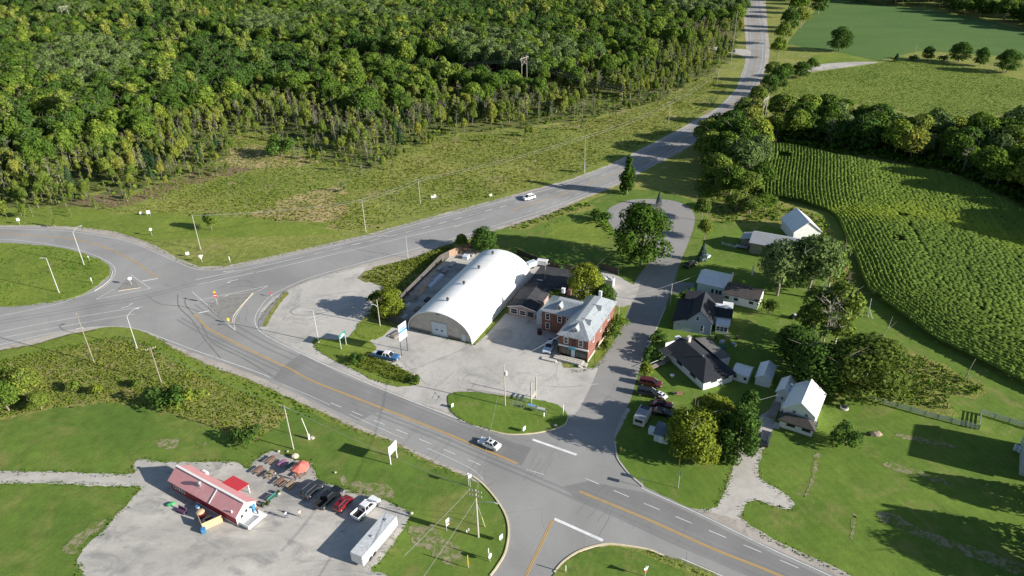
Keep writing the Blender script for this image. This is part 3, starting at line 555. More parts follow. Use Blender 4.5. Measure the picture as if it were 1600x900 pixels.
def proto(kind, var=0, detail=1.0):
    """returns (leaf verts or None, trunk (V, F), leaf material, bark material, h0, r0)"""
    key = (kind, var, detail)
    if key in PROTO: return PROTO[key]
    r = np.random.default_rng(sum(map(ord, kind))*13+var*101); q = random.Random(var*7+len(kind)); D = detail
    sz = 1/math.sqrt(D)
    if kind in ('broad', 'broad_pale', 'broad_dark', 'maple', 'yellow', 'orange', 'young'):
        h, R0 = 12.0, 4.6; mat = {'broad': 'wood', 'broad_pale': 'pale', 'broad_dark': 'dark', 'maple': 'maple', 'yellow': 'yellow', 'orange': 'orange', 'young': 'young'}[kind]
        C = []
        K = 20 + var*2 % 6
        for i in range(K):
            d = unit(1, r)[0]; d[2] = abs(d[2])*1.15-.35; rr = 1.1+1.0*r.random()
            C.append((d[0]*(R0-rr*1.15), d[1]*(R0-rr*1.15), 7.4+d[2]*(4.0-rr*.4), rr*1.15, rr*1.15, rr*.9))
        C.append((0, 0, 7.2, 2.6, 2.6, 3.0))
        if True: C = [(c[0]*1.0, c[1]*1.0, 1.0+(c[2]-2.6)*1.18, c[3], c[4], c[5]*1.15) for c in C]
        if kind in ('maple', 'broad_dark', 'orange', 'yellow'): C += [(math.cos(a)*3.0, math.sin(a)*3.0, 3.4, 1.6, 1.6, 1.6) for a in np.arange(0, 6.2, 1.05)]+[(math.cos(a)*2.0, math.sin(a)*2.0, 2.2, 1.5, 1.5, 1.2) for a in np.arange(.5, 6.7, 1.5)]
        L = clump_leaves(C, int(3200*D), .32*sz, r); T = tubes_q(limbs(h, R0, var, .24, 8.5, 7, .7, 2)); res = (L, T, mat, BARK, h, R0)
    elif kind == 'thin':       # slender young tree, airy crown, pale stem
        h, R0 = 11.0, 1.9; C = []
        for i in range(11):
            z = 3.2+i*.72; rr = (.55+.5*r.random())*(1.15-.055*i); a = r.random()*6.28; o_ = R0*.5*(1-i/16); C.append((math.cos(a)*o_, math.sin(a)*o_, z, rr, rr, rr*.9))
        L = clump_leaves(C, int(380*D), .26*sz, r, -1); T = tubes_q(limbs(h, R0, var+3, .11, 10.2, 9, .8, 2, .012), 4); res = (L, T, 'young', BARKP, h, R0)
    elif kind == 'bare':       # leafless grey tree
        h, R0 = 10.5, 2.2; S = limbs(h, R0, var+9, .10, 9.8, 15, .42, 4, .015)
        L = clump_leaves([(0, 0, 5, 1.6, 1.6, 3.5)], int(50*D), .2, r, -1); T = tubes_q([(a, b, max(c, .035), max(d, .03)) for a, b, c, d in S], 3); res = (L, T, 'pale', TWIG, h, R0)
    elif kind == 'dead':       # large dead tree with a forked pale trunk
        h, R0 = 14.0, 4.0; S = limbs(h, R0, var+29, .22, 12.5, 15, .62, 6, .02)
        L = clump_leaves([(0, 1, 4, 1.6, 1.6, 2), (1, -1, 6, 1, 1, 1.5)], int(120*D), .25, r, -1); T = tubes_q([(a, b, max(c, .03), max(d, .02)) for a, b, c, d in S], 5); res = (L, T, 'pale', BARKP, h, R0)
    elif kind == 'poplar':
        h, R0 = 14.0, 3.4; C = []
        for i in range(18):
            z = 3.4+i*.55; a = r.random()*6.28; o_ = R0*.6*(1-.5*abs(i-7)/11); rr = 1.0+.7*r.random(); C.append((math.cos(a)*o_, math.sin(a)*o_, z, rr, rr, rr*1.25))
        L = clump_leaves(C, int(1300*D), .36*sz, r); T = tubes_q(limbs(h, R0, var+5, .2, 12, 9, .8, 3)); res = (L, T, 'young', BARKP, h, R0)
    elif kind in ('cedar', 'column'):
        h, R0 = 10.0, 2.6; C = []
        for i in range(24):
            f = i/23; z = 1.0+f*8.4; prof = math.sin(min(1, f*1.0+.22)*math.pi*.92)**.7; a = r.random()*6.28; o_ = R0*.55*prof; rr = .55+.7*prof*R0/2.6
            C.append((math.cos(a)*o_, math.sin(a)*o_, z, rr, rr, rr*1.1))
        L = clump_leaves(C, int(1800*D), .28*sz, r, -1); T = tubes_q([((0, 0, -.1), (0, 0, 9), .16, .03)], 6); res = (L, T, 'maple' if kind == 'column' else 'dark', BARK, h, R0)
    elif kind in ('spruce', 'pine'):
        h, R0 = 9.0, 2.2; n = int(1300*D); f = r.random(n)**.75; a = r.random(n)*6.283; lay = (f*14 % 1)
        rad = R0*(1-f)*(.55+.45*lay)*(0.75+.3*r.random(n)); z = .8+f*8.1-lay*.25
        pos = np.stack([np.cos(a)*rad, np.sin(a)*rad, z], 1); nor = np.stack([np.cos(a)*.7, np.sin(a)*.7, .9+0*a], 1)
        L = cards(pos, nor+.35*unit(n, r), .26*sz, r); T = tubes_q([((0, 0, -.1), (0, 0, 8.8), .15, .02)], 6); res = (L, T, 'spruce' if kind == 'spruce' else 'conifer', BARK, h, R0)
    else:                      # bush
        h, R0 = 2.6, 1.6; C = [(r.normal()*.7, r.normal()*.7, 1.0+.7*r.random(), .75+.3*r.random(), .75, .8) for _ in range(8)]
        mat = {'bush': 'wood', 'bush_dark': 'dark', 'bush_yellow': 'yellow', 'bush_red': 'orange', 'bush_young': 'young'}[kind]
        L = clump_leaves(C, int(420*D), .19*sz, r); T = tubes_q([((0, 0, -.1), (r.normal()*.3, r.normal()*.3, 1.4), .05, .02) for _ in range(5)], 4); res = (L, T, mat, BARK, h, R0)
    PROTO[key] = res; return res
MESHC = {}
def crown_mesh(kind, var, detail):
    k = ('c', kind, var, detail)
    if k not in MESHC:
        L, T, lm, bk, h, r0 = proto(kind, var, detail); F = np.arange(len(L)).reshape(-1, 4)
        o = np_mesh('crown', L, F, LM[lm]); MESHC[k] = o.data; bpy.data.objects.remove(o)
        o = np_mesh('trunk', T[0], T[1], bk); MESHC[('t',)+k[1:]] = o.data; bpy.data.objects.remove(o)
        V = np.concatenate([L, np.array(T[0])]); FF = np.concatenate([F, np.array(T[1])+len(L)])
        o = np_mesh('tree', V, FF, [LM[lm], bk]); mi = np.zeros(len(FF), np.int32); mi[len(F):] = 1
        o.data.polygons.foreach_set('material_index', mi); MESHC[('a',)+k[1:]] = o.data; bpy.data.objects.remove(o)
    return k[1:]
def tree(name, kind, loc, h, r, label, cat='tree', group=None, var=0, detail=1.0, parts=True, rz=None):
    k = crown_mesh(kind, var, detail); h0, r0 = proto(kind, var, detail)[4:6]
    sc = (r/r0, r/r0, h/h0); rz = rnd.random()*6.28 if rz is None else rz
    if parts:
        t = thing(name, label, cat, (loc[0], loc[1], 0), rz, group)
        for nm, key in (('trunk', 't'), ('crown', 'c')):
            if nm == 'trunk' and name in ('shrub', 'bush'): nm = 'stems'
            c = bpy.data.objects.new(nm, MESHC[(key,)+k]); col.objects.link(c); c.parent = t; c.scale = sc
        return t
    o = bpy.data.objects.new(name, MESHC[('a',)+k]); col.objects.link(o); o.location = (loc[0], loc[1], 0); o.rotation_euler = (0, 0, rz); o.scale = sc
    return tag(o, label, cat, group)
# ---- the big wood
front = [G(*p) for p in WOOD[:31]]; front = np.array(resample(front, 3.0))
wp = [G(max(-420, p[0]) if p[1] < 0 else p[0], max(p[1], -35)) for p in WOOD]
xs = np.arange(-760, 260, 6.4); ys = np.arange(230, 960, 6.4)
X, Yg = np.meshgrid(xs, ys); X = (X+(np.arange(X.shape[0]) % 2)[:, None]*3.2).ravel(); Yg = Yg.ravel()
X = X+rng.normal(0, 1.5, X.size); Yg = Yg+rng.normal(0, 1.5, Yg.size)
ok = inside(wp, X, Yg); X, Yg = X[ok], Yg[ok]
dfr = np.array([np.min((front[:, 0]-x)**2+(front[:, 1]-y)**2) for x, y in zip(X, Yg)])**.5
# cleared strip under the high power line
T1, T2, T3 = np.array(G(98, 8, 18)), np.array(G(819, 87, 18)), np.array(G(1198, 150, 18))
def dseg(x, y, a, b):
    u = b-a; t = np.clip(((x-a[0])*u[0]+(y-a[1])*u[1])/(u@u), -.6, 1.0); return np.hypot(x-a[0]-u[0]*t, y-a[1]-u[1]*t)
dl = np.minimum(dseg(X, Yg, T1, T2), dseg(X, Yg, T2, T3)); keep = dl > 11
X, Yg, dfr = X[keep], Yg[keep], dfr[keep]
# thin the front edge irregularly
xe, ye = X[dfr < 45], Yg[dfr < 45]; xe = xe+3+rng.normal(0, 1.2, xe.size); ye = ye+2.5+rng.normal(0, 1.2, ye.size); de = dfr[dfr < 45]+2
X, Yg, dfr = np.concatenate([X, xe]), np.concatenate([Yg, ye]), np.concatenate([dfr, de])
sel = (rng.random(X.size) < np.where(dfr < 12, .55, np.where(dfr < 30, .85, .95))); X, Yg, dfr = X[sel], Yg[sel], dfr[sel]
patch = np.sin(X*.021+1.3)*np.sin(Yg*.017+.4)+.5*np.sin(X*.05+Yg*.03)
u = rng.random(X.size)
KIND = np.where(dfr < 34, np.where(u < .42, 'thin', np.where(u < .57, 'bare', np.where(u < .96, 'young', 'pine'))), np.where(dfr < 62, np.where(u < .22, 'thin', np.where(u < .36, 'bare', np.where(u < .72, 'young', 'broad'))),
        np.where(u < .04, 'bare', np.where(u < .07, 'pine', np.where(patch > .5, np.where(u < .6, 'broad_pale', 'broad'), np.where(u < .17, 'young', np.where(u < .22, 'poplar', np.where((u < .42) | (patch < -.5), 'broad_dark', np.where(u > .985, 'yellow', 'broad')))))))))
HT = {'poplar': (16, 5), 'broad_dark': (11, 6), 'yellow': (11, 3), 'thin': (9, 3), 'bare': (9, 3), 'young': (8, 3), 'broad': (11, 6), 'broad_pale': (14, 3), 'pine': (8, 4)}
lab = {'poplar': 'tall poplar standing above the other crowns of the wood', 'broad_dark': 'dark green broadleaf tree crowded in the wood above the highway', 'yellow': 'yellow-leaved tree among the green crowns of the wood', 'thin': 'slender pale-stemmed young tree with a thin crown at the front edge of the wood', 'bare': 'leafless grey tree among the thin trunks along the edge of the wood',
       'young': 'bushy light green young tree near the open edge of the big wood', 'broad': 'round green broadleaf tree crowded in the big wood above the highway',
       'broad_pale': 'pale grey-green broadleaf tree in the big wood above the highway', 'pine': 'small dark conifer in the front of the big wood above the meadow'}
nm_ = {'poplar': 'poplar_tree', 'broad_dark': 'broadleaf_tree', 'yellow': 'yellowing_tree', 'thin': 'young_tree', 'bare': 'bare_tree', 'young': 'young_tree', 'broad': 'broadleaf_tree', 'broad_pale': 'broadleaf_tree', 'pine': 'conifer'}
# saplings and scrub that step down into the meadow
fx, fy, fk = [], [], []
for p_ in front:
    if rowof(p_[0], p_[1], 0)[0] < 700 or rng.random() < .5:
        for _ in range(1 if rng.random() < .8 else 2):
            t_ = rng.random()**1.6*17; c_ = np.array([0, 0])-p_; c_ = c_/np.linalg.norm(c_); fx.append(p_[0]+c_[0]*t_+rng.normal(0, 2)); fy.append(p_[1]+c_[1]*t_+rng.normal(0, 2)); fk.append(['thin', 'young', 'bare', 'thin', 'young'][int(rng.integers(5))])
road_keep = [k_ for k_ in range(len(fx)) if rowof(fx[k_], fy[k_], 0)[0] < 1040]
fx, fy, fk = [fx[k_] for k_ in road_keep], [fy[k_] for k_ in road_keep], [fk[k_] for k_ in road_keep]
KIND = np.concatenate([KIND, np.array(fk, KIND.dtype)]); X = np.concatenate([X, fx]); Yg = np.concatenate([Yg, fy]); dfr = np.concatenate([dfr, np.full(len(fx), -5.)])
pxs = np.array([rowof(a_, b_, 0)[0] for a_, b_ in zip(X, Yg)]); bz = (pxs > 430) & (pxs < 960) & (dfr > 2) & (dfr < 42) & (rng.random(X.size) < .24); KIND[bz] = 'bare'
order = np.argsort(X**2+Yg**2); vis = []
for i in order:
    a, b = rowof(X[i], Yg[i], 6)
    if -10 < a < 1610 and b > 5: vis.append(i)
solo = set(vis[:300]); byk = {}; rest = {'n': 0}
firsts = {}
ptsd = []
variants = {'poplar': 1, 'broad_dark': 2, 'yellow': 1, 'thin': 3, 'bare': 3, 'young': 2, 'broad': 4, 'broad_pale': 2, 'pine': 1}
protos_list = [(k, v) for k in variants for v in range(variants[k])]
for i in range(X.size):
    k = str(KIND[i]); h = HT[k][0]+rnd.random()*HT[k][1]; 
    if dfr[i] < 0: h *= .3+.3*rnd.random()
    elif dfr[i] < 12: h *= .72
    v = rnd.randrange(variants[k]); h0, r0 = 1, 1
    base = {'poplar': (14, 3.4), 'broad_dark': (12, 4.6), 'yellow': (12, 4.6), 'thin': (11, 1.9), 'bare': (10.5, 2.2), 'young': (12, 4.6), 'broad': (12, 4.6), 'broad_pale': (12, 4.6), 'pine': (9, 2.2)}[k]
    r = base[1]*h/base[0]*(.75+.6*rnd.random())
    if k == 'young': r *= .62
    if i in solo: 
        o = tree(nm_[k], k, (X[i], Yg[i]), h, r, lab[k], 'tree', {'poplar': 'poplars in the wood', 'broad_dark': 'dark broadleaf trees in the wood', 'yellow': 'yellow trees in the wood', 'thin': 'thin young trees at the front of the wood', 'bare': 'leafless trees at the front of the wood', 'young': 'bushy young trees at the front of the wood', 'broad': 'green broadleaf trees in the wood', 'broad_pale': 'pale broadleaf trees in the wood', 'pine': 'small conifers in the wood'}[k], v, 1.0, parts=False)
        firsts.setdefault((k, v), o)
    else: ptsd.append((X[i], Yg[i], r/base[1], h/base[0], (k, v)))
missing = [pv for pv in protos_list if pv not in firsts]
ptsd = [(x, y, a, b, pv if pv in firsts else next(q for q in firsts if q[0] in (pv[0], 'young'))) for x, y, a, b, pv in ptsd] if all(any(q[0] == m[0] for q in firsts) for m in missing) else ptsd
for m_ in missing:            # every kind needs one standing tree to copy the far ones from
    if not any(p[4] == m_ for p in ptsd): continue
    j = next(n for n, p in enumerate(ptsd) if p[4] == m_); x, y, a, b, pv = ptsd.pop(j)
    base = proto(pv[0], pv[1])[4:6]; firsts[pv] = tree(nm_[pv[0]], pv[0], (x, y), b*base[0], a*base[1], lab[pv[0]], 'tree', {'poplar': 'poplars in the wood', 'broad_dark': 'dark broadleaf trees in the wood', 'yellow': 'yellow trees in the wood', 'thin': 'thin young trees at the front of the wood', 'bare': 'leafless trees at the front of the wood', 'young': 'bushy young trees at the front of the wood', 'broad': 'green broadleaf trees in the wood', 'broad_pale': 'pale broadleaf trees in the wood', 'pine': 'small conifers in the wood'}[pv[0]], pv[1], 1.0, parts=False)
def scatter_stuff(name, pts, label, cat):
    """one object: points that carry a copy of a standing tree each"""
    keys = sorted({p[4] for p in pts}); me = bpy.data.meshes.new(name); me.from_pydata([(p[0], p[1], 0) for p in pts], [], [])
    at = me.attributes.new('idx', 'INT', 'POINT'); at.data.foreach_set('value', [keys.index(p[4]) for p in pts])
    at = me.attributes.new('scl', 'FLOAT_VECTOR', 'POINT'); at.data.foreach_set('vector', [c for p in pts for c in (p[2], p[2], p[3])])
    at = me.attributes.new('rot', 'FLOAT', 'POINT'); at.data.foreach_set('value', [rnd.random()*6.283 for p in pts])
    o = bpy.data.objects.new(name, me); col.objects.link(o); md = o.modifiers.new('trees', 'NODES')
    ng = bpy.data.node_groups.new('trees', 'GeometryNodeTree'); md.node_group = ng
    ng.interface.new_socket('Geometry', in_out='INPUT', socket_type='NodeSocketGeometry'); ng.interface.new_socket('Geometry', in_out='OUTPUT', socket_type='NodeSocketGeometry')
    N = ng.nodes; L = ng.links; gi = N.new('NodeGroupInput'); go = N.new('NodeGroupOutput'); jn = N.new('GeometryNodeJoinGeometry')
    def attr(nm, ty):
        a = N.new('GeometryNodeInputNamedAttribute'); a.data_type = ty; a.inputs[0].default_value = nm; return a.outputs[0]
    for j, k in enumerate(keys):
        cp = N.new('FunctionNodeCompare'); cp.data_type = 'INT'; cp.operation = 'EQUAL'; L.new(attr('idx', 'INT'), cp.inputs[2]); cp.inputs[3].default_value = j
        io = N.new('GeometryNodeObjectInfo'); io.transform_space = 'ORIGINAL'; io.inputs[0].default_value = firsts[k]; io.inputs[1].default_value = True
        ip = N.new('GeometryNodeInstanceOnPoints'); L.new(gi.outputs[0], ip.inputs['Points']); L.new(cp.outputs[0], ip.inputs['Selection']); L.new(io.outputs['Geometry'], ip.inputs['Instance'])
        cx = N.new('ShaderNodeCombineXYZ'); L.new(attr('rot', 'FLOAT'), cx.inputs[2]); L.new(cx.outputs[0], ip.inputs['Rotation']); L.new(attr('scl', 'FLOAT_VECTOR'), ip.inputs['Scale'])
        L.new(ip.outputs[0], jn.inputs[0])
    L.new(jn.outputs[0], go.inputs[0])
    return tag(o, label, cat, kind='stuff')
scatter_stuff('woodland', ptsd, 'the deep mass of the big green wood filling the land above the highway', 'woodland')
# ---- weeds, scrub and long grass (uncountable)
def tufts(name, polys, dens, size, hgt, label, cat, seed=3, tint=None, aspect=.45, world=False, per=3, avoid=None, vary=.22):
    r = np.random.default_rng(seed); PV = []; CV = []
    for P in polys:
        Pw = [tuple(p) for p in P] if world else [G(*p) for p in P]; A = np.array(Pw); lo, hi = A.min(0), A.max(0); n = int((hi-lo).prod()*dens)
        x = lo[0]+r.random(n)*(hi[0]-lo[0]); y = lo[1]+r.random(n)*(hi[1]-lo[1]); f = np.sin(x*.23+1)*np.sin(y*.19+2)+.6*np.sin(x*.07+y*.11)
        k = inside(Pw, x, y) & (r.random(n) < .8+vary*f); 
        if avoid is not None: k &= ~inside(avoid, x, y)
        x, y, f = x[k], y[k], f[k]; hh = hgt*(.5+.8*r.random(x.size))*(1+.35*f)
        for j in range(per):
            px = x+r.normal(0, size*.5, x.size); py = y+r.normal(0, size*.5, x.size)
            pos = np.stack([px, py, hh*(.35+.3*j/per)], 1); nor = np.stack([r.normal(size=x.size), r.normal(size=x.size), 1.1+.9*r.random(x.size)], 1)
            v = cards(pos, nor, size, r, aspect=1.0).reshape(-1, 4, 3)
            v[:, :, 2] = np.clip(v[:, :, 2], .02, None); PV.append(v.reshape(-1, 3))
            c = np.ones((x.size, 3)) if tint is None else tint(px, py, r); CV.append(np.repeat(c, 4, 0))
    V = np.concatenate(PV); o = np_mesh(name, V, np.arange(len(V)).reshape(-1, 4), LM['weeds'], colors=np.concatenate(CV))
    return tag(o, label, cat, kind='stuff')
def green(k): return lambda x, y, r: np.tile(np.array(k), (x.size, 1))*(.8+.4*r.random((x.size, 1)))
MEADOW = [(-60, 335), (110, 325), (200, 310), (262, 285), (340, 260), (350, 228), (372, 210), (420, 207), (470, 243), (520, 252), (585, 264), (612, 243), (660, 220), (720, 211), (800, 208), (850, 199), (940, 185), (985, 173), (1015, 166), (1085, 131), (1120, 113),
          (1135, 140), (1110, 170), (1050, 205), (940, 254), (895, 274), (800, 300), (725, 318), (640, 338), (560, 360), (520, 358), (505, 346), (440, 345), (340, 336), (190, 332), (130, 322)]
def meadow_tint(x, y, r):
    f = np.sin(x*.043+2)*np.sin(y*.051)+.5*np.sin(x*.11-y*.07); c = np.where(f[:, None] > .35, [[1.2, 1.0, .95]], np.where(f[:, None] < -.45, [[.8, .95, .75]], [[1.05, 1.08, .85]])); return c*(.9+.2*r.random((x.size, 1)))
tufts('meadow_weeds', [MEADOW], 1.3, .24, .32, 'rough mottled weeds and dry grass covering the open meadow below the wood', 'weeds', tint=meadow_tint)
tufts('undergrowth', [WOOD[:31]+[(1100, 60), (900, 120), (600, 170), (300, 180), (-60, 240)]], .10, .8, 1.5, 'low leafy undergrowth between the trunks at the front of the wood', 'undergrowth', seed=5, tint=green((.7, .85, .7)))
tufts('ditch_weeds', [[(-60, 572), (0, 563), (100, 541), (190, 524), (230, 534), (262, 555), (300, 578), (350, 600), (410, 626), (450, 645), (440, 660), (400, 690), (375, 688), (330, 665), (290, 655), (240, 638), (200, 630), (120, 632), (60, 642), (-60, 664)]], 4.5, .16, .38, 'tall wild grass and weeds in the ditch between the highway and the mown field', 'weeds', seed=6, tint=lambda x, y, r: np.where((np.sin(x*.35+y*.2)+np.sin(x*.13-y*.3+1)+.6*r.normal(size=x.size))[:, None] > .2, [[1.12, 1.02, .95]], [[.78, .92, .6]])*(.88+.24*r.random((x.size, 1))))
tufts('roadside_grass', [[(240, 528), (275, 549), (325, 574), (400, 600), (450, 620), (500, 648), (480, 655), (420, 630), (350, 604), (290, 578), (255, 556), (225, 540)], [(-60, 380), (0, 382), (75, 387), (112, 393), (150, 406), (168, 420), (160, 438), (140, 449), (87, 469), (37, 476), (-60, 482)]], 1.5, .2, .4, 'longer green grass on the highway shoulder slope', 'grass', seed=7, tint=green((.62, .95, .55)))
tufts('bank_weeds', [[(562, 434), (590, 419), (650, 404), (685, 390), (712, 380), (700, 396), (665, 425), (640, 462), (612, 503), (585, 500), (577, 490), (588, 478), (597, 460), (598, 446)]], 5, .2, .9, 'tall mixed weeds on the bank beside the fenced storage yard', 'weeds', seed=8, tint=lambda x, y, r: np.array([[.95, .95, .75]])*(.6+.6*r.random((x.size, 1))))
tufts('island_weeds', [[(540, 562), (560, 552), (576, 556), (600, 562), (635, 578), (654, 596), (645, 600), (620, 598), (585, 585), (560, 576)]], 7, .15, 1.0, 'long hedge of tall brown weeds on the entrance island of the parking lot', 'weeds', seed=9, tint=lambda x, y, r: np.array([[.95, .85, .75]])*(.6+.5*r.random((x.size, 1))))
tufts('scrub_weeds', [[(1285, 600), (1330, 570), (1400, 548), (1450, 562), (1500, 587), (1540, 605), (1538, 616), (1520, 620), (1482, 616), (1488, 645), (1440, 636), (1400, 625), (1360, 620), (1300, 615)]], 4, .22, .9, 'dense patch of green scrub between the cornfield and the board fence', 'scrub', seed=10, tint=lambda x, y, r: np.array([[.62, .85, .6]])*(.65+.6*r.random((x.size, 1))))
tufts('verge_weeds', [[(800, 354), (840, 341), (885, 326), (915, 319), (925, 322), (895, 332), (850, 348), (815, 359)], [(925, 335), (940, 328), (948, 345), (965, 366), (955, 368), (938, 352)], [(1200, 238), (1188, 310), (1240, 325), (1290, 345), (1322, 420), (1335, 450), (1318, 455), (1290, 390), (1230, 345), (1130, 350), (1092, 320), (1085, 290), (1110, 250)]], .9, .4, 1.2, 'wild hedgerow growth and saplings behind the houses and along the street end', 'undergrowth', seed=12, tint=green((.7, .95, .6)))
# ---- short weeds creeping over the edges of gravel, kerbs and tracks
def edge_weeds(lines, sig, dens, label, seed, col_):
    r = np.random.default_rng(seed); PV = []
    for L_ in lines:
        q = np.array(resample(catmull([G(*p) for p in L_], False, 5), 1/dens)); q = q[r.random(len(q)) < .5+.5*np.sin(np.arange(len(q))*.09+seed)**2]; q = np.repeat(q, 3, 0)+r.normal(0, sig, (len(q)*3, 2)); PV.append(np.column_stack([q, np.full(len(q), .11)+.1*r.random(len(q))]))
    P = np.concatenate(PV); nr = np.stack([r.normal(size=len(P)), r.normal(size=len(P)), 1.2+r.random(len(P))], 1); v = cards(P, nr, .13, r); v[:, 2] = np.clip(v[:, 2], .07, None)
    tag(np_mesh('edge_weeds', v, np.arange(len(v)).reshape(-1, 4), LM['weeds'], colors=np.tile(np.array(col_, float), (len(v), 1))), label, 'weeds', kind='stuff')
edge_weeds([[(0, 736), (100, 738), (205, 741), (207, 728), (220, 717), (250, 722), (300, 722), (365, 722), (388, 732), (400, 718), (425, 705), (440, 710), (462, 718), (486, 724), (496, 748), (530, 762), (570, 772), (600, 780), (628, 795), (640, 810), (600, 870), (580, 890), (612, 905)],
            [(128, 900), (122, 876), (133, 855), (160, 830), (185, 802), (210, 776), (220, 763), (200, 760), (125, 758), (60, 755), (0, 756)]], .4, 3.0, 'short weeds creeping over the gravel edge around the restaurant lot', 61, (.62, .80, .5))
edge_weeds([[(1197, 700), (1185, 725), (1186, 742), (1200, 756), (1220, 767), (1237, 780), (1239, 795), (1225, 795), (1200, 788), (1175, 782), (1160, 797), (1165, 816)], [(1100, 800), (1115, 794), (1127, 782), (1137, 757), (1147, 725), (1158, 700)], [(1165, 818), (1200, 842), (1237, 858), (1287, 882), (1332, 902)]], .35, 3.0, 'short weeds along the edges of the gravel driveway by the white house', 62, (.62, .80, .5))
edge_weeds([[(250, 530), (275, 548), (325, 572), (400, 599), (450, 619), (475, 634), (525, 657), (562, 674), (612, 691), (662, 719), (700, 735), (732, 747)], [(125, 356), (175, 362), (212, 373), (250, 390), (280, 407), (312, 419), (350, 418), (400, 408), (475, 391), (575, 368), (650, 347), (725, 327), (800, 307)], [(650, 402), (732, 374), (800, 353), (850, 338), (900, 316)], [(0, 480), (37, 478), (87, 472), (122, 466)]], .45, 2.2, 'patchy weeds growing into the gravel shoulders of the roads', 63, (.75, .82, .55))
edge_weeds([[(490, 540), (510, 557), (540, 572), (580, 592), (620, 604), (650, 602)], [(640, 514), (742, 540)], [(742, 538), (826, 433)], [(890, 580), (930, 575), (955, 540), (975, 505)], [(575, 492), (560, 505), (556, 520), (578, 530), (612, 510)], [(448, 455), (435, 467), (415, 487), (407, 500)], [(703, 640), (725, 658), (760, 671)], [(1012, 862), (1060, 882), (1110, 903)]], .3, 3.0, 'weeds along the building foot and island edges of the parking lot', 64, (.62, .78, .5))
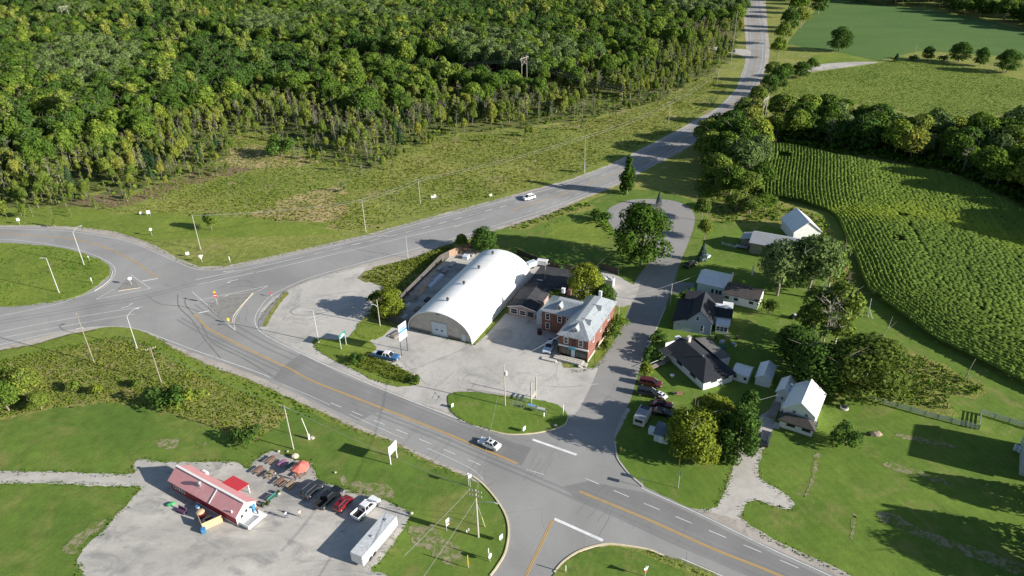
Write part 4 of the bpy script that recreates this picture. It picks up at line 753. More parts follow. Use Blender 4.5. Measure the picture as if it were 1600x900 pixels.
# ---- corn: stalks in rows
def nhead(x, y, lx):
    d = np.full(x.size, 1e9)
    for p in lx[::2]: d = np.minimum(d, (x-p[0])**2+(y-p[1])**2)
    return np.where(d < 26**2, x.size, 0)
def corn():
    """rows of corn: a ragged leafy ridge per row plus loose leaves"""
    r = np.random.default_rng(21); P = [G(*p) for p in CORN1]; Pa = np.array(P)
    left = catmull([G(*p) for p in [(1192, 308), (1250, 319), (1295, 334), (1308, 346), (1322, 380), (1336, 412), (1355, 458), (1400, 492), (1450, 530), (1500, 556), (1550, 581), (1600, 606), (1700, 650)]], False, 8)[16:]
    lx = np.array(left); rows = []
    def near(q, rad):
        D2 = np.stack([(q[:, 0]-p[0])**2+(q[:, 1]-p[1])**2 for p in lx[::2]]); return (D2.min(0) < rad*rad) & (D2.argmin(0) > 0)
    STEP = .45
    for k in range(17): rows.append((np.array(resample(offset_line(left, .5+1.2*k), STEP)), min(.34, .05+.02*k)))
    a = G(1225, 315); b = G(1222, 232); an = angle(a, b); u = np.array([math.cos(an), math.sin(an)]); n = np.array([-u[1], u[0]]); lo, hi = Pa.min(0), Pa.max(0); c = (lo+hi)/2; Rr = np.linalg.norm(hi-lo)/2
    for t in np.arange(-Rr, Rr, 1.2):
        s_ = np.arange(-Rr, Rr, STEP); q = np.stack([c[0]+s_*u[0]+t*n[0], c[1]+s_*u[1]+t*n[1]], 1); q += n*(np.sin(s_*.06)*1.2)[:, None]; da = np.abs((q-np.array(a))@n); rows.append((q, np.clip((da-8)/24, .15, 1)*.36))
    yl = np.array(resample(catmull([G(*p) for p in [(1305, 338), (1340, 336), (1400, 338), (1440, 338), (1500, 352), (1560, 372), (1620, 395)]], False), 2))
    V = []; F = []; C = []; LP = []; LT = []; nv = 0; holes = [(G(1403, 381), 2.0), (G(1225, 248), 3.0), (G(1410, 341), 1.6)]
    for i, (q, jt) in enumerate(rows):
        m = inside(P, q[:, 0], q[:, 1])
        if i >= 17: m &= ~near(q, 20.6)
        for h_, rr in holes: m &= (q[:, 0]-h_[0])**2+(q[:, 1]-h_[1])**2 > rr*rr
        if m.sum() < 4: continue
        dy = np.full(len(q), 1e9)
        for p in yl: dy = np.minimum(dy, (q[:, 0]-p[0])**2+(q[:, 1]-p[1])**2)
        f = .75*np.exp(-dy/45)+.16*(np.sin(q[:, 0]*.05+1)*np.sin(q[:, 1]*.06)+1); k = len(q); d = np.gradient(q, axis=0); d /= np.linalg.norm(d, axis=1, keepdims=True)+1e-9; nn = np.stack([-d[:, 1], d[:, 0]], 1)
        qq = q+nn*r.normal(0, 1, k)[:, None]*np.reshape(jt, (-1, 1)); z = (2.15+r.normal(0, 1, k)*.12)*(1-.3*np.exp(-dy/45)); inn = np.clip((np.asarray(jt)+np.zeros(k)-.05)/.28, 0, 1); bz_ = .70+.14*inn; w_ = .42+.24*inn+.16*r.random(k); w2 = .42+.24*inn+.16*r.random(k)
        L_ = np.column_stack([qq+nn*w_[:, None], z*bz_]); T_ = np.column_stack([qq, z]); R_ = np.column_stack([qq-nn*w2[:, None], z*bz_]); V.append(np.stack([L_, T_, R_], 1).reshape(-1, 3))
        t_ = np.stack([.92+.7*f, .95+.45*f, .9+0*f], 1)*(.94+.12*r.random((k, 1))); C.append(np.repeat(t_, 3, 0)); j = np.nonzero(m[:-1] & m[1:])[0]; b0 = nv+j*3
        F.append(np.stack([b0, b0+1, b0+4, b0+3], 1)); F.append(np.stack([b0+1, b0+2, b0+5, b0+4], 1)); nv += k*3
        j2 = np.nonzero(m)[0]
        for _ in range(2): LP.append(np.column_stack([qq[j2]+nn[j2]*r.normal(0, .28, j2.size)[:, None]+d[j2]*r.normal(0, .2, j2.size)[:, None], z[j2]*(.72+.32*r.random(j2.size))])); LT.append(t_[j2])
    V = np.concatenate(V); F = np.concatenate(F); C = np.concatenate(C); LP = np.concatenate(LP); LT = np.concatenate(LT)
    nr = np.stack([r.normal(size=len(LP)), r.normal(size=len(LP)), 1+.8*r.random(len(LP))], 1); lv = cards(LP, nr, .2, r)
    F2 = np.arange(len(lv)).reshape(-1, 4)+len(V); o = np_mesh('corn', np.concatenate([V, lv]), np.concatenate([F, F2]), LM['corn'], colors=np.concatenate([C, np.repeat(LT, 4, 0)]))
    tag(o, 'tall green corn standing in rows in the large field right of the houses', 'corn', kind='stuff')
corn()
tufts('far_crop', [CORN2[:9]+[(1620, 190)]+CORN2[11:]], 1.4, .2, .22, 'yellow-green crop covering the second field beyond the dark tree belt', 'crop', seed=31, vary=.03, tint=lambda x, y, r: np.tile(np.array((.82, .92, .75)), (x.size, 1))*(.93+.14*r.random((x.size, 1))))
# ---- single trees and shrubs: (name, kind, foot x, foot y, height, radius, label, variant, detail)
TREES = [
 ('maple_tree', 'maple', 1002, 413, 20.5, 8.8, 'very large round dark green maple beside the dead-end street loop', 0, 2.2),
 ('columnar_tree', 'column', 980, 303, 14.0, 3.2, 'tall narrow green tree on the highway verge above the street loop', 0, 1.0),
 ('spruce_tree', 'spruce', 1029, 322, 5.5, 1.6, 'small blue spruce poking out behind the large maple', 0, 1.0),
 ('spruce_tree', 'spruce', 1097, 408, 6.5, 2.0, 'dark blue spruce beside the street just above the blue garage', 1, 1.0),
 ('broadleaf_tree', 'broad_dark', 757, 394, 8.5, 4.6, 'round dense green tree at the back corner of the white arched building', 0, 1.6),
 ('broadleaf_tree', 'young', 722, 391, 5.5, 2.2, 'small bright green tree left of the round one behind the arched building', 1, 1.2),
 ('yellowing_tree', 'yellow', 914, 468, 11.5, 5.2, 'yellow-green tree rising behind the brick building', 0, 2.0),
 ('broadleaf_tree', 'broad_dark', 945, 478, 6.5, 3.2, 'dark green tree between the brick building and the side street', 1, 1.4),
 ('yellowing_tree', 'yellow', 611, 494, 8.5, 4.6, 'yellow-green tree at the front corner of the fenced storage yard', 1, 2.0),
 ('broadleaf_tree', 'broad', 590, 478, 4.5, 3.0, 'low green tree left of the yellow-green one by the storage yard', 2, 1.2),
 ('broadleaf_tree', 'young', 1096, 345, 8.5, 3.0, 'light green tree on the right side of the street end', 0, 1.4),
 ('broadleaf_tree', 'young', 1100, 374, 7.0, 2.6, 'narrow yellow-green tree by the street just below another light green one', 1, 1.4),
 ('yellowing_tree', 'orange', 1345, 614, 14.5, 9.6, 'broad tree with orange-brown autumn leaves beside the scrub patch', 0, 2.6),
 ('broadleaf_tree', 'broad_dark', 1268, 608, 12.0, 6.5, 'dark green tree behind the white metal-roofed house', 2, 1.6),
 ('broadleaf_tree', 'broad_dark', 1240, 565, 10.0, 5.5, 'low dark tree left of the pale dead trunk', 3, 1.4),
 ('poplar_tree', 'broad_pale', 1214, 462, 16.5, 7.6, 'large grey-green poplar in front of the grey-roofed barn', 0, 2.2),
 ('poplar_tree', 'broad_pale', 1262, 465, 19, 8.2, 'large grey-green poplar in front of the white barn gable', 1, 2.2),
 ('poplar_tree', 'broad_dark', 1240, 450, 14, 6, 'dark leafy tree between the two large poplars', 1, 1.4),
 ('poplar_tree', 'poplar', 1295, 450, 14, 4.6, 'green poplar at the edge of the cornfield behind the barn', 1, 1.4),
 ('dead_tree', 'dead', 1283, 550, 16.0, 4.2, 'tall pale dead tree with a white forked trunk behind the houses', 0, 1.0),
 ('dead_tree', 'dead', 1320, 512, 10.0, 4.0, 'grey leafless spreading tree right of the tall pale dead tree', 1, 1.0),
 ('dead_tree', 'dead', 1262, 530, 12.0, 2.6, 'grey half-dead tree left of the tall pale dead tree', 2, 1.0),
 ('poplar_tree', 'poplar', 1303, 540, 17.0, 5.5, 'thin-leaved green poplar standing against the dead trees', 0, 1.4),
 ('poplar_tree', 'poplar', 1268, 535, 14.5, 4.6, 'thin-leaved green poplar left of the pale dead trunk', 1, 1.4),
 ('bare_tree', 'bare', 1322, 455, 6.0, 2.4, 'small grey bare tree beside the red shed at the corn edge', 0, 1.0),
 ('maple_tree', 'yellow', 1080, 712, 11.5, 5.6, 'yellowing maple above the blue-grey shed by the street corner', 0, 2.4),
 ('maple_tree', 'yellow', 1112, 672, 8.5, 5.2, 'lower yellowing maple behind the first, below the long black-roofed house', 1, 2.0),
 ('maple_tree', 'yellow', 1100, 722, 6.5, 3.0, 'small yellow-green tree in front of the yellowing maples', 1, 1.6),
 ('cedar_tree', 'cedar', 1150, 716, 12.5, 4.0, 'tall dense dark cedar beside the gravel driveway', 0, 2.4),
 ('cedar_tree', 'cedar', 1160, 690, 12.0, 3.6, 'second dark cedar standing behind the tall one by the driveway', 1, 2.2),
 ('cedar_tree', 'cedar', 1130, 700, 9.0, 3.0, 'shorter dark cedar left of the two tall ones', 2, 1.8),
 ('shrub', 'bush_dark', 1320, 693, 4.6, 3.2, 'round green shrub on the lawn right of the white metal-roofed house', 0, 2.4),
 ('shrub', 'bush_red', 1200, 492, 4.4, 2.6, 'reddish bush at the end of the brown-roofed house', 0, 2.2),
 ('shrub', 'bush_yellow', 1007, 588, 3.4, 2.0, 'yellowish bush at the head of the parked red van', 0, 1.2),
 ('shrub', 'bush_dark', 1018, 560, 3.0, 2.4, 'dark bush between the street and the long black-roofed house', 0, 1.0),
 ('shrub', 'bush_dark', 1030, 532, 2.6, 2.2, 'dark bush beside the street below the grey gabled house', 0, 1.0),
 ('shrub', 'bush_dark', 1072, 470, 3.2, 2.6, 'dark bush between the street and the blue garage', 0, 1.0),
 ('shrub', 'bush', 968, 512, 3.6, 2.2, 'green bush against the side wall of the brick building', 0, 1.2),
 ('shrub', 'bush_young', 945, 548, 3.0, 1.7, 'bright green bush near the front of the brick side wall', 0, 1.2),
 ('shrub', 'bush', 955, 530, 3.4, 2.0, 'green bush midway along the brick side wall', 0, 1.2),
 ('shrub', 'bush_dark', 558, 565, 2.4, 1.8, 'small green bush on the island beside the green road sign', 0, 1.0),
 ('shrub', 'bush_dark', 648, 598, 1.8, 1.5, 'dark bush at the tip of the weedy island', 0, 1.0),
 ('shrub', 'bush_young', 853, 462, 2.6, 1.8, 'light green bush growing against the dark roofed brick annex', 0, 1.0),
 ('shrub', 'bush', 872, 466, 3.0, 2.0, 'green bush beside the annex just left of the yellow-green tree', 0, 1.0),
 ('shrub', 'bush_dark', 873, 416, 2.2, 2.4, 'dark bush on the park lawn behind the annex fence', 0, 1.0),
 ('shrub', 'bush_dark', 938, 345, 4.0, 3.6, 'dark green bush on the bank left of the street loop', 0, 1.2),
 ('shrub', 'bush_dark', 440, 244, 9.5, 6.0, 'large dark green bush standing alone in the meadow clearing', 0, 2.0),
 ('small_tree', 'young', 331, 360, 6.5, 2.8, 'small yellow-green tree alone on the grass above the highway junction', 1, 1.0),
 ('lone_tree', 'broad_dark', 1310, 80, 15.5, 8.0, 'dark round tree standing alone in the distant green field', 0, 1.8),
 ('shrub', 'bush_dark', 268, 637, 5.0, 4.0, 'dark green bush on the ditch edge below the utility pole', 0, 1.6),
 ('shrub', 'bush', 290, 634, 3.8, 2.8, 'green bush touching the dark one on the ditch edge', 0, 1.4),
 ('shrub', 'bush_dark', 383, 690, 3.6, 2.8, 'green bush where the ditch weeds meet the mown field', 0, 1.4),
 ('shrub', 'bush_young', 216, 605, 2.6, 1.6, 'light green bush in the ditch near the dark bush', 0, 1.0),
 ('shrub', 'bush_yellow', 155, 615, 2.8, 1.6, 'yellow-green bush at the lower edge of the ditch weeds', 0, 1.0),
 ('shrub', 'bush_young', 118, 612, 3.0, 1.8, 'light green bush between the field trees and the ditch pole', 0, 1.0),
 ('broadleaf_tree', 'young', 45, 624, 8.5, 4.2, 'yellowing young tree at the left edge of the ditch', 0, 1.6),
 ('broadleaf_tree', 'broad', 15, 642, 7.5, 4.2, 'green tree at the far left edge beside the mown field', 1, 1.6),
 ('broadleaf_tree', 'young', 65, 640, 4.5, 2.6, 'low green tree right of the yellowing one at the left edge', 1, 1.4),
 ('broadleaf_tree', 'broad', -12, 612, 8.0, 4.2, 'green tree cut by the left edge of the picture near the ditch', 2, 1.4),
 ('small_tree', 'broad_dark', 1250, 122, 9.5, 5.5, 'dark tree at the corner of the second field beside the highway', 1, 1.4),
 ('small_tree', 'broad', 1268, 112, 8.0, 4.5, 'green tree beside the dark one at the field corner', 1, 1.4),
 ('hedgerow_tree', 'pine', 1400, 96, 5.0, 2.6, 'small dark conifer at the left end of the field hedgerow', 0, 1.0),
 ('hedgerow_tree', 'broad_dark', 1449, 94, 8.5, 3.8, 'dark tree third from the left along the field hedgerow', 0, 1.2),
 ('hedgerow_tree', 'broad_dark', 1497, 98, 12.5, 6.5, 'wide dark tree in the middle of the field hedgerow', 2, 1.4),
 ('hedgerow_tree', 'broad_dark', 1530, 103, 11.0, 4.5, 'dark upright tree right of the wide one in the field hedgerow', 3, 1.2),
 ('hedgerow_tree', 'broad_dark', 1572, 113, 13.0, 7.0, 'largest dark tree at the right end of the field hedgerow', 1, 1.4),
 ('shrub', 'bush_dark', 1425, 94, 3.0, 3.0, 'low dark bush between two trees of the field hedgerow', 0, 1.0),
 ('shrub', 'bush_dark', 1474, 96, 4.0, 3.0, 'dark bush left of the wide hedgerow tree', 0, 1.0),
 ('small_tree', 'young', 490, 215, 6.0, 2.6, 'light young tree at the clearing right of the large dark bush', 0, 1.0),
 ('small_tree', 'young', 1128, 305, 6.0, 3.2, 'light green tree beside the street end, lowest of the big cluster', 1, 1.2),
 ('small_tree', 'thin', 536, 300, 4.0, 1.6, 'small thin sapling in the brown part of the meadow', 0, 1.0),
]
cl = 'trees of the big cluster right of the street end'
for i, (x, y, h, r_, k) in enumerate([(1118, 292, 10, 5, 'young'), (1140, 305, 9, 5, 'broad'), (1165, 310, 8, 4.5, 'young'), (1185, 300, 9, 4.5, 'broad'), (1105, 262, 12, 5, 'young'), (1130, 272, 13, 6, 'broad'), (1158, 280, 12, 6, 'broad_pale'), (1180, 272, 12, 5, 'broad_pale'), (1102, 236, 11, 5, 'young'),
      (1125, 245, 13, 6, 'broad_dark'), (1150, 250, 13, 6, 'broad'), (1175, 245, 13, 6, 'broad'), (1118, 222, 10, 4.6, 'broad_dark'), (1142, 226, 12, 5, 'broad_dark'), (1168, 220, 12, 5, 'young'), (1150, 330, 5, 3.5, 'young'), (1172, 335, 5, 3.4, 'young'), (1195, 330, 5, 3.5, 'broad'), (1160, 195, 10, 4.5, 'broad'),
      (1178, 198, 10, 4.5, 'young'), (1182, 170, 9, 4, 'young'), (1200, 150, 9, 4, 'broad_dark'), (1205, 128, 9, 4.2, 'young'), (1215, 140, 10, 4.5, 'broad_dark'), (1225, 128, 8, 4, 'broad')]):
    TREES.append(('broadleaf_tree', k, x, y, h, r_, {'broad': 'mid-green', 'broad_dark': 'dark green', 'young': 'light yellow-green', 'broad_pale': 'grey-green'}[k]+' tree of the big mixed cluster between highway bend and cornfield', i % 2, 1.2, {'broad': 'mid-green', 'broad_dark': 'dark green', 'young': 'light', 'broad_pale': 'grey-green'}[k]+' '+cl))
for i, (x, h, r_) in enumerate([(1214, 9, 4), (1222, 10, 4.5), (1232, 12, 5), (1246, 14, 6), (1262, 14, 6), (1278, 14, 5.5), (1292, 13, 5.5), (1250, 10, 5)]):
    TREES.append(('broadleaf_tree', ['broad', 'young', 'broad_dark'][i % 3], x, [92, 70, 50, 28, 14, 22, 8, 44][i], h*1.15, r_*1.1, 'tree in the clump between the far highway and the green bean field', i % 2, 1.0, 'trees beside the far highway'))
for t_ in TREES:
    if not t_[6]: continue
    nm, k, x, y, h, r_, lb, v, dt = t_[:9]
    tree(nm, k, G(x, y), h*(1.3 if len(t_) > 9 else 1), r_*(1.25 if len(t_) > 9 else 1), lb, 'shrub' if nm == 'shrub' else 'tree', t_[9] if len(t_) > 9 else None, v, dt)
# belts of trees: every tree on its own
def belt(name, poly, step, kinds, h, r_, label, group, seed, detail=1.0, limit=200, jit=.35):
    q = random.Random(seed); P = [G(*p) for p in poly]; A = np.array(P); lo, hi = A.min(0), A.max(0); n = 0
    y = lo[1]
    while y < hi[1]:
        x = lo[0]
        while x < hi[0]:
            a, b = x+q.gauss(0, step*jit), y+q.gauss(0, step*jit)
            if inside(P, np.array([a]), np.array([b]))[0] and n < limit:
                k = q.choice(kinds); f = .75+.5*q.random(); kl = {'bare': 'bare grey', 'broad': 'mid-green', 'broad_dark': 'dark green', 'young': 'light green', 'broad_pale': 'pale grey-green'}[k]; tree(name if k != 'bare' else 'bare_tree', k, (a, b), h*f*(.8 if k == 'bare' else 1), (r_*f) if k not in ('bare',) else r_*.6, label.replace('green', kl, 1), 'tree', kl+' '+group, q.randrange(2), detail, parts=False); n += 1
            x += step
        y += step
belt('broadleaf_tree', [(1212, 222), (1210, 196), (1260, 190), (1330, 196), (1400, 212), (1480, 224), (1560, 222), (1640, 232), (1800, 300), (1800, 420), (1700, 385), (1600, 322), (1560, 300), (1520, 282), (1480, 268), (1400, 252), (1300, 236), (1240, 226)], 7.4, ['broad', 'broad_dark', 'broad', 'young', 'broad_pale', 'bare'], 13.5, 6.2,
     'green tree in the dark belt between the cornfield and the second field', 'trees of the dark belt between the fields', 41)
belt('broadleaf_tree', [(1330, 6), (1400, 8), (1480, 18), (1560, 34), (1700, 62), (1800, 80), (1800, 30), (1600, 8), (1500, -8), (1330, -12)], 12, ['broad', 'broad_dark', 'broad', 'young'], 14, 7.0, 'green tree in the belt at the top right beyond the bean field', 'trees of the far belt beyond the bean field', 43)
belt('broadleaf_tree', [(1235, 12), (1300, -8), (1330, -20), (1240, -25), (1225, 0)], 11, ['broad', 'broad_dark'], 13, 6.0, 'green tree at the top of the picture right of the highway', 'trees at the top right of the highway', 44)
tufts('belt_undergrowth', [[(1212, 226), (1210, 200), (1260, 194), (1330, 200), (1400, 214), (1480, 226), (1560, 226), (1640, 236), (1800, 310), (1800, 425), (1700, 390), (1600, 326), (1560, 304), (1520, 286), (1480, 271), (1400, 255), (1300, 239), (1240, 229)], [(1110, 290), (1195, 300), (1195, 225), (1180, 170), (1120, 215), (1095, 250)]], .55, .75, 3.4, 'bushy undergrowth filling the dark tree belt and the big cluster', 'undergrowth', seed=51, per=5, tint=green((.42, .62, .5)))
# trees on the right, just out of the picture: their long shadows cross the lawn
for i, (x, y, h, r_, k) in enumerate([(1640, 850, 9.5, 3.6, 'spruce'), (1665, 800, 9, 4, 'broad_dark'), (1690, 880, 11, 5, 'broad'), (1650, 905, 10, 4, 'broad_dark'), (1715, 930, 11, 5, 'broad_dark'), (1640, 780, 7.5, 3, 'pine')]):
    tree('garden_tree', k, G(x, y), h, r_, ['blue-green spruce beyond the right edge of the lawn', 'dark round tree beside the house beyond the right edge', 'large green tree beyond the lower right corner', 'dark tree at the lower right corner of the lawn', 'dark broad tree farthest down beyond the right edge', 'small dark conifer next to the house beyond the right edge'][i], 'tree', None, 0, 1.2)
# ================================================================== BUILDINGS
def brick_mat(name, c1, c2, mortar=(.45, .42, .38)):
    m, t, b = newmat(name); v = ocoord(t); sx = t.nodes.new('ShaderNodeSeparateXYZ'); t.links.new(v, sx.inputs[0]); cx = t.nodes.new('ShaderNodeCombineXYZ')
    t.links.new(math_(t, 'ADD', sx.outputs[0], sx.outputs[1]), cx.inputs[0]); t.links.new(sx.outputs[2], cx.inputs[1])
    k = t.nodes.new('ShaderNodeTexBrick'); t.links.new(cx.outputs[0], k.inputs[0]); k.inputs['Color1'].default_value = (*c1, 1); k.inputs['Color2'].default_value = (*c2, 1); k.inputs['Mortar'].default_value = (*mortar, 1)
    k.inputs['Scale'].default_value = 1; k.inputs['Mortar Size'].default_value = .008; k.inputs['Brick Width'].default_value = .24; k.inputs['Row Height'].default_value = .08
    o = mixc(t, 1, k.outputs[0], ramp(t, noise(t, v, .7, 5, .7), [(.3, (.75,)*3), (.7, (1.2,)*3)]), 'MULTIPLY'); t.links.new(o, b.inputs['Base Color']); b.inputs['Roughness'].default_value = .9
    return m
def lined(name, c, axis, pitch, depth=.12, rough=.5, dark=.8, metal=0, dirt=(.3, .28, .24), dfac=.25, spec=.4):
    """siding, seamed or corrugated metal, boards: thin darker lines every `pitch` metres along an object axis"""
    m, t, b = newmat(name); v = ocoord(t); sx = t.nodes.new('ShaderNodeSeparateXYZ'); t.links.new(v, sx.inputs[0])
    s = sx.outputs['XYZ'.index(axis)] if axis in 'XYZ' else math_(t, 'ADD', sx.outputs[0], sx.outputs[1])
    f = math_(t, 'FRACT', math_(t, 'DIVIDE', s, pitch)); ln = ramp(t, f, [(0, (dark,)*3), (depth, (dark,)*3), (depth+.05, (1, 1, 1))])
    lo = tuple(x*.92 for x in c); hi = tuple(min(1, x*1.06) for x in c)
    o = ramp(t, noise(t, v, .8, 5, .65), [(.3, lo), (.7, hi)]); o = mixc(t, 1, o, ln, 'MULTIPLY')
    d = ramp(t, noise(t, v, .45, 6, .75, .6), [(.52, (0, 0, 0)), (.78, (1, 1, 1))]); o = mixc(t, math_(t, 'MULTIPLY', d, dfac), o, dirt)
    t.links.new(o, b.inputs['Base Color']); b.inputs['Roughness'].default_value = rough; b.inputs['Metallic'].default_value = metal; b.inputs['Specular IOR Level'].default_value = spec
    return m
def shingle(name, c):
    m, t, b = newmat(name); v = ocoord(t)
    o = ramp(t, noise(t, v, 6, 3, .8), [(.3, tuple(x*.7 for x in c)), (.7, tuple(x*1.3 for x in c))])
    o = mixc(t, 1, o, ramp(t, noise(t, v, .5, 5, .6), [(.3, (.82,)*3), (.7, (1.18,)*3)]), 'MULTIPLY')
    t.links.new(o, b.inputs['Base Color']); b.inputs['Roughness'].default_value = .95; bump(t, b, noise(t, v, 8, 3, .8), .4, .03); return m
def glass_mat(name, c=(.03, .04, .05)):
    m, t, b = newmat(name); b.inputs['Base Color'].default_value = (*c, 1); b.inputs['Roughness'].default_value = .08; b.inputs['Specular IOR Level'].default_value = .7; return m
B = dict(
 glass=glass_mat('window_glass'), white=flat('white_trim', (.74, .74, .72), .6, var=.05), brick=brick_mat('red_brick', (.155, .045, .032), (.22, .072, .048), (.24, .17, .14)), brick_pink=brick_mat('pink_brick', (.25, .15, .14), (.31, .20, .18)),
 tin=lined('seamed_metal_roof', (.50, .53, .54), 'A', .95, .09, .36, .6, .5, dirt=(.20, .21, .22), dfac=.8), tin_white=lined('white_metal_roof', (.76, .77, .77), 'A', .4, .08, .4, .86, .1, dfac=.08),
 tin_deck=lined('roof_deck_metal', (.55, .57, .57), 'Y', .8, .16, .45, .5, .4, dfac=.3), shingle_black=shingle('black_shingle', (.020, .023, .030)), shingle_brown=shingle('brown_shingle', (.065, .058, .054)), shingle_grey=shingle('grey_shingle', (.11, .108, .10)),
 side_white=lined('white_siding', (.72, .73, .72), 'Z', .2, .12, .6, .86, dfac=.06), side_blue=lined('pale_blue_siding', (.52, .60, .66), 'Z', .2, .12, .6, .86, dfac=.08), side_grey=lined('grey_blue_siding', (.42, .47, .52), 'Z', .18, .12, .6, .84, dfac=.15),
 canvas=flat('white_fabric', (.80, .80, .78), .55, var=.04, scale=.4, dirt=(.56, .54, .50)), ply=flat('weathered_board', (.46, .42, .37), .85, var=.14, scale=.6, dirt=(.30, .27, .23)), dark=flat('dark_trim', (.05, .05, .055), .6), black=flat('black_paint', (.02, .02, .022), .5),
 red=lined('red_metal_roof', (.66, .31, .31), 'X', .42, .1, .45, .9, 0, dirt=(.70, .48, .47), dfac=.75), red_wall=lined('red_wall', (.36, .035, .04), 'Z', .22, .1, .6, .8, dfac=.1), red_canopy=flat('red_canopy_roof', (.50, .04, .05), .5, var=.05), blue=flat('blue_paint', (.05, .19, .33), .5), teal=flat('teal_sign', (.05, .34, .42), .5),
 wood=flat('grey_board', (.27, .235, .20), .9, var=.25, scale=1.2), wood_new=flat('new_lumber', (.50, .37, .22), .85, var=.2, scale=1.5), wood_dark=flat('dark_board', (.07, .055, .045), .9, var=.25), tar=flat('tar_roof', (.04, .041, .045), .9, var=.3, scale=.5, dirt=(.09, .09, .09)),
 galv=lined('galvanised', (.48, .50, .51), 'A', .3, .25, .45, .7, .4, dfac=.3), concrete=M['concrete'], steel=flat('steel', (.42, .43, .44), .45, .6), terracotta=flat('dormer_side', (.52, .26, .17), .8, var=.15), green_glass=glass_mat('shop_glass', (.04, .06, .055)))
def site(name, A, Bp, label, cat, group=None, z=0, dz=0):
    a = G(*A, z); b = G(*Bp, z); return thing(name, label, cat, (a[0], a[1], dz), angle(a, b), group)
def wall_block(x0, x1, y0, y1, z, mat, par, gable=None, zr=0, name='wall'):
    """walls; gable='x' ridge runs along x, 'y' along y"""
    mb = MB()
    if gable == 'y': xm = (x0+x1)/2; mb.prism([(x0, 0), (x1, 0), (x1, z), (xm, zr), (x0, z)], y0, y1)
    elif gable == 'x': ym = (y0+y1)/2; mb.prism([(y0, 0), (y1, 0), (y1, z), (ym, zr), (y0, z)], x0, x1, axis='x')
    else: mb.bx(x0, x1, y0, y1, 0, z)
    return mb.build(name, mat, par)
def gable_roof(x0, x1, y0, y1, z, zr, mat, par, ridge='y', over=.35, th=.14, name='roof'):
    mb = MB()
    if ridge == 'y':
        xm = (x0+x1)/2; s = (zr-z)/(xm-x0)
        for sg in (-1, 1):
            e = x0-over if sg < 0 else x1+over; ze = z-s*over+.03; mb.prism([(e, ze), (xm, zr+.03), (xm, zr+.03+th), (e, ze+th)] if sg < 0 else [(xm, zr+.03), (e, ze), (e, ze+th), (xm, zr+.03+th)], y0-over, y1+over)
    else:
        ym = (y0+y1)/2; s = (zr-z)/(ym-y0)
        for sg in (-1, 1):
            e = y0-over if sg < 0 else y1+over; ze = z-s*over+.03; mb.prism([(e, ze), (ym, zr+.03), (ym, zr+.03+th), (e, ze+th)] if sg < 0 else [(ym, zr+.03), (e, ze), (e, ze+th), (ym, zr+.03+th)], x0-over, x1+over, axis='x')
    return mb.build(name, mat, par)
def hip_roof(x0, x1, y0, y1, z, zr, mat, par, a, b, ridge='y', over=.4, deck=0, name='roof', dmat=None):
    """hipped roof: the ridge starts a metres in from the first end and stops b metres from the second; deck = flat strip half width"""
    mb = MB(); x0, x1, y0, y1 = x0-over, x1+over, y0-over, y1+over; xm, ym = (x0+x1)/2, (y0+y1)/2; z -= .05
    if ridge == 'y': r = [(xm-deck, y0+a, zr), (xm+deck, y0+a, zr), (xm+deck, y1-b, zr), (xm-deck, y1-b, zr)]
    else: r = [(x0+a, ym-deck, zr), (x1-b, ym-deck, zr), (x1-b, ym+deck, zr), (x0+a, ym+deck, zr)]
    c = [(x0, y0, z), (x1, y0, z), (x1, y1, z), (x0, y1, z)]; lo = [(p[0], p[1], z-.18) for p in c]
    for i in range(4): j = (i+1) % 4; mb.face([c[i], c[j], r[j], r[i]]); mb.face([lo[i], lo[j], c[j], c[i]])
    mb.face(r, 1 if dmat else 0); mb.face(lo[::-1]); return mb.build(name, [mat, dmat] if dmat else mat, par)
def window(par, x, y, z, w_, h, face='-y', fr=.09, frame=None, mull=True, sill=False, name='window', glass=None):
    """window on a wall: frame (object) > pane (child). face = outward normal"""
    an = {'-y': 0, '+x': math.pi/2, '+y': math.pi, '-x': -math.pi/2}[face]; frame = frame or B['white']
    mb = MB(); mb.bx(-w_/2-fr, w_/2+fr, -.06, .0, h/2, h/2+fr); mb.bx(-w_/2-fr, w_/2+fr, -.06-(.06 if sill else 0), .0, -h/2-fr, -h/2)
    for s in (-1, 1): mb.bx(s*(w_/2+fr) if s < 0 else w_/2, -w_/2 if s < 0 else w_/2+fr, -.06, 0, -h/2, h/2)
    if mull: mb.bx(-w_/2, w_/2, -.05, -.025, -.025, .025)
    o = mb.build(name, frame, par); o.location = (x, y, z); o.rotation_euler = (0, 0, an)
    MB().bx(-w_/2, w_/2, -.024, -.004, -h/2, h/2).build('pane', glass or B['glass'], o); return o
def door(par, x, y, z, w_, h, face='-y', mat=None, handle=True, name='door'):
    an = {'-y': 0, '+x': math.pi/2, '+y': math.pi, '-x': -math.pi/2}[face]
    mb = MB().bx(-w_/2, w_/2, -.07, .0, 0, h); 
    for k in range(2): mb.bx(-w_/2+.12, w_/2-.12, -.085, -.07, .15+k*h/2, h/2-.1+k*h/2-.05)
    o = mb.build(name, mat or B['white'], par); o.location = (x, y, z); o.rotation_euler = (0, 0, an)
    if handle: MB().bx(w_/2-.15, w_/2-.08, -.13, -.085, 1.0, 1.06).build('handle', B['steel'], o)
    return o
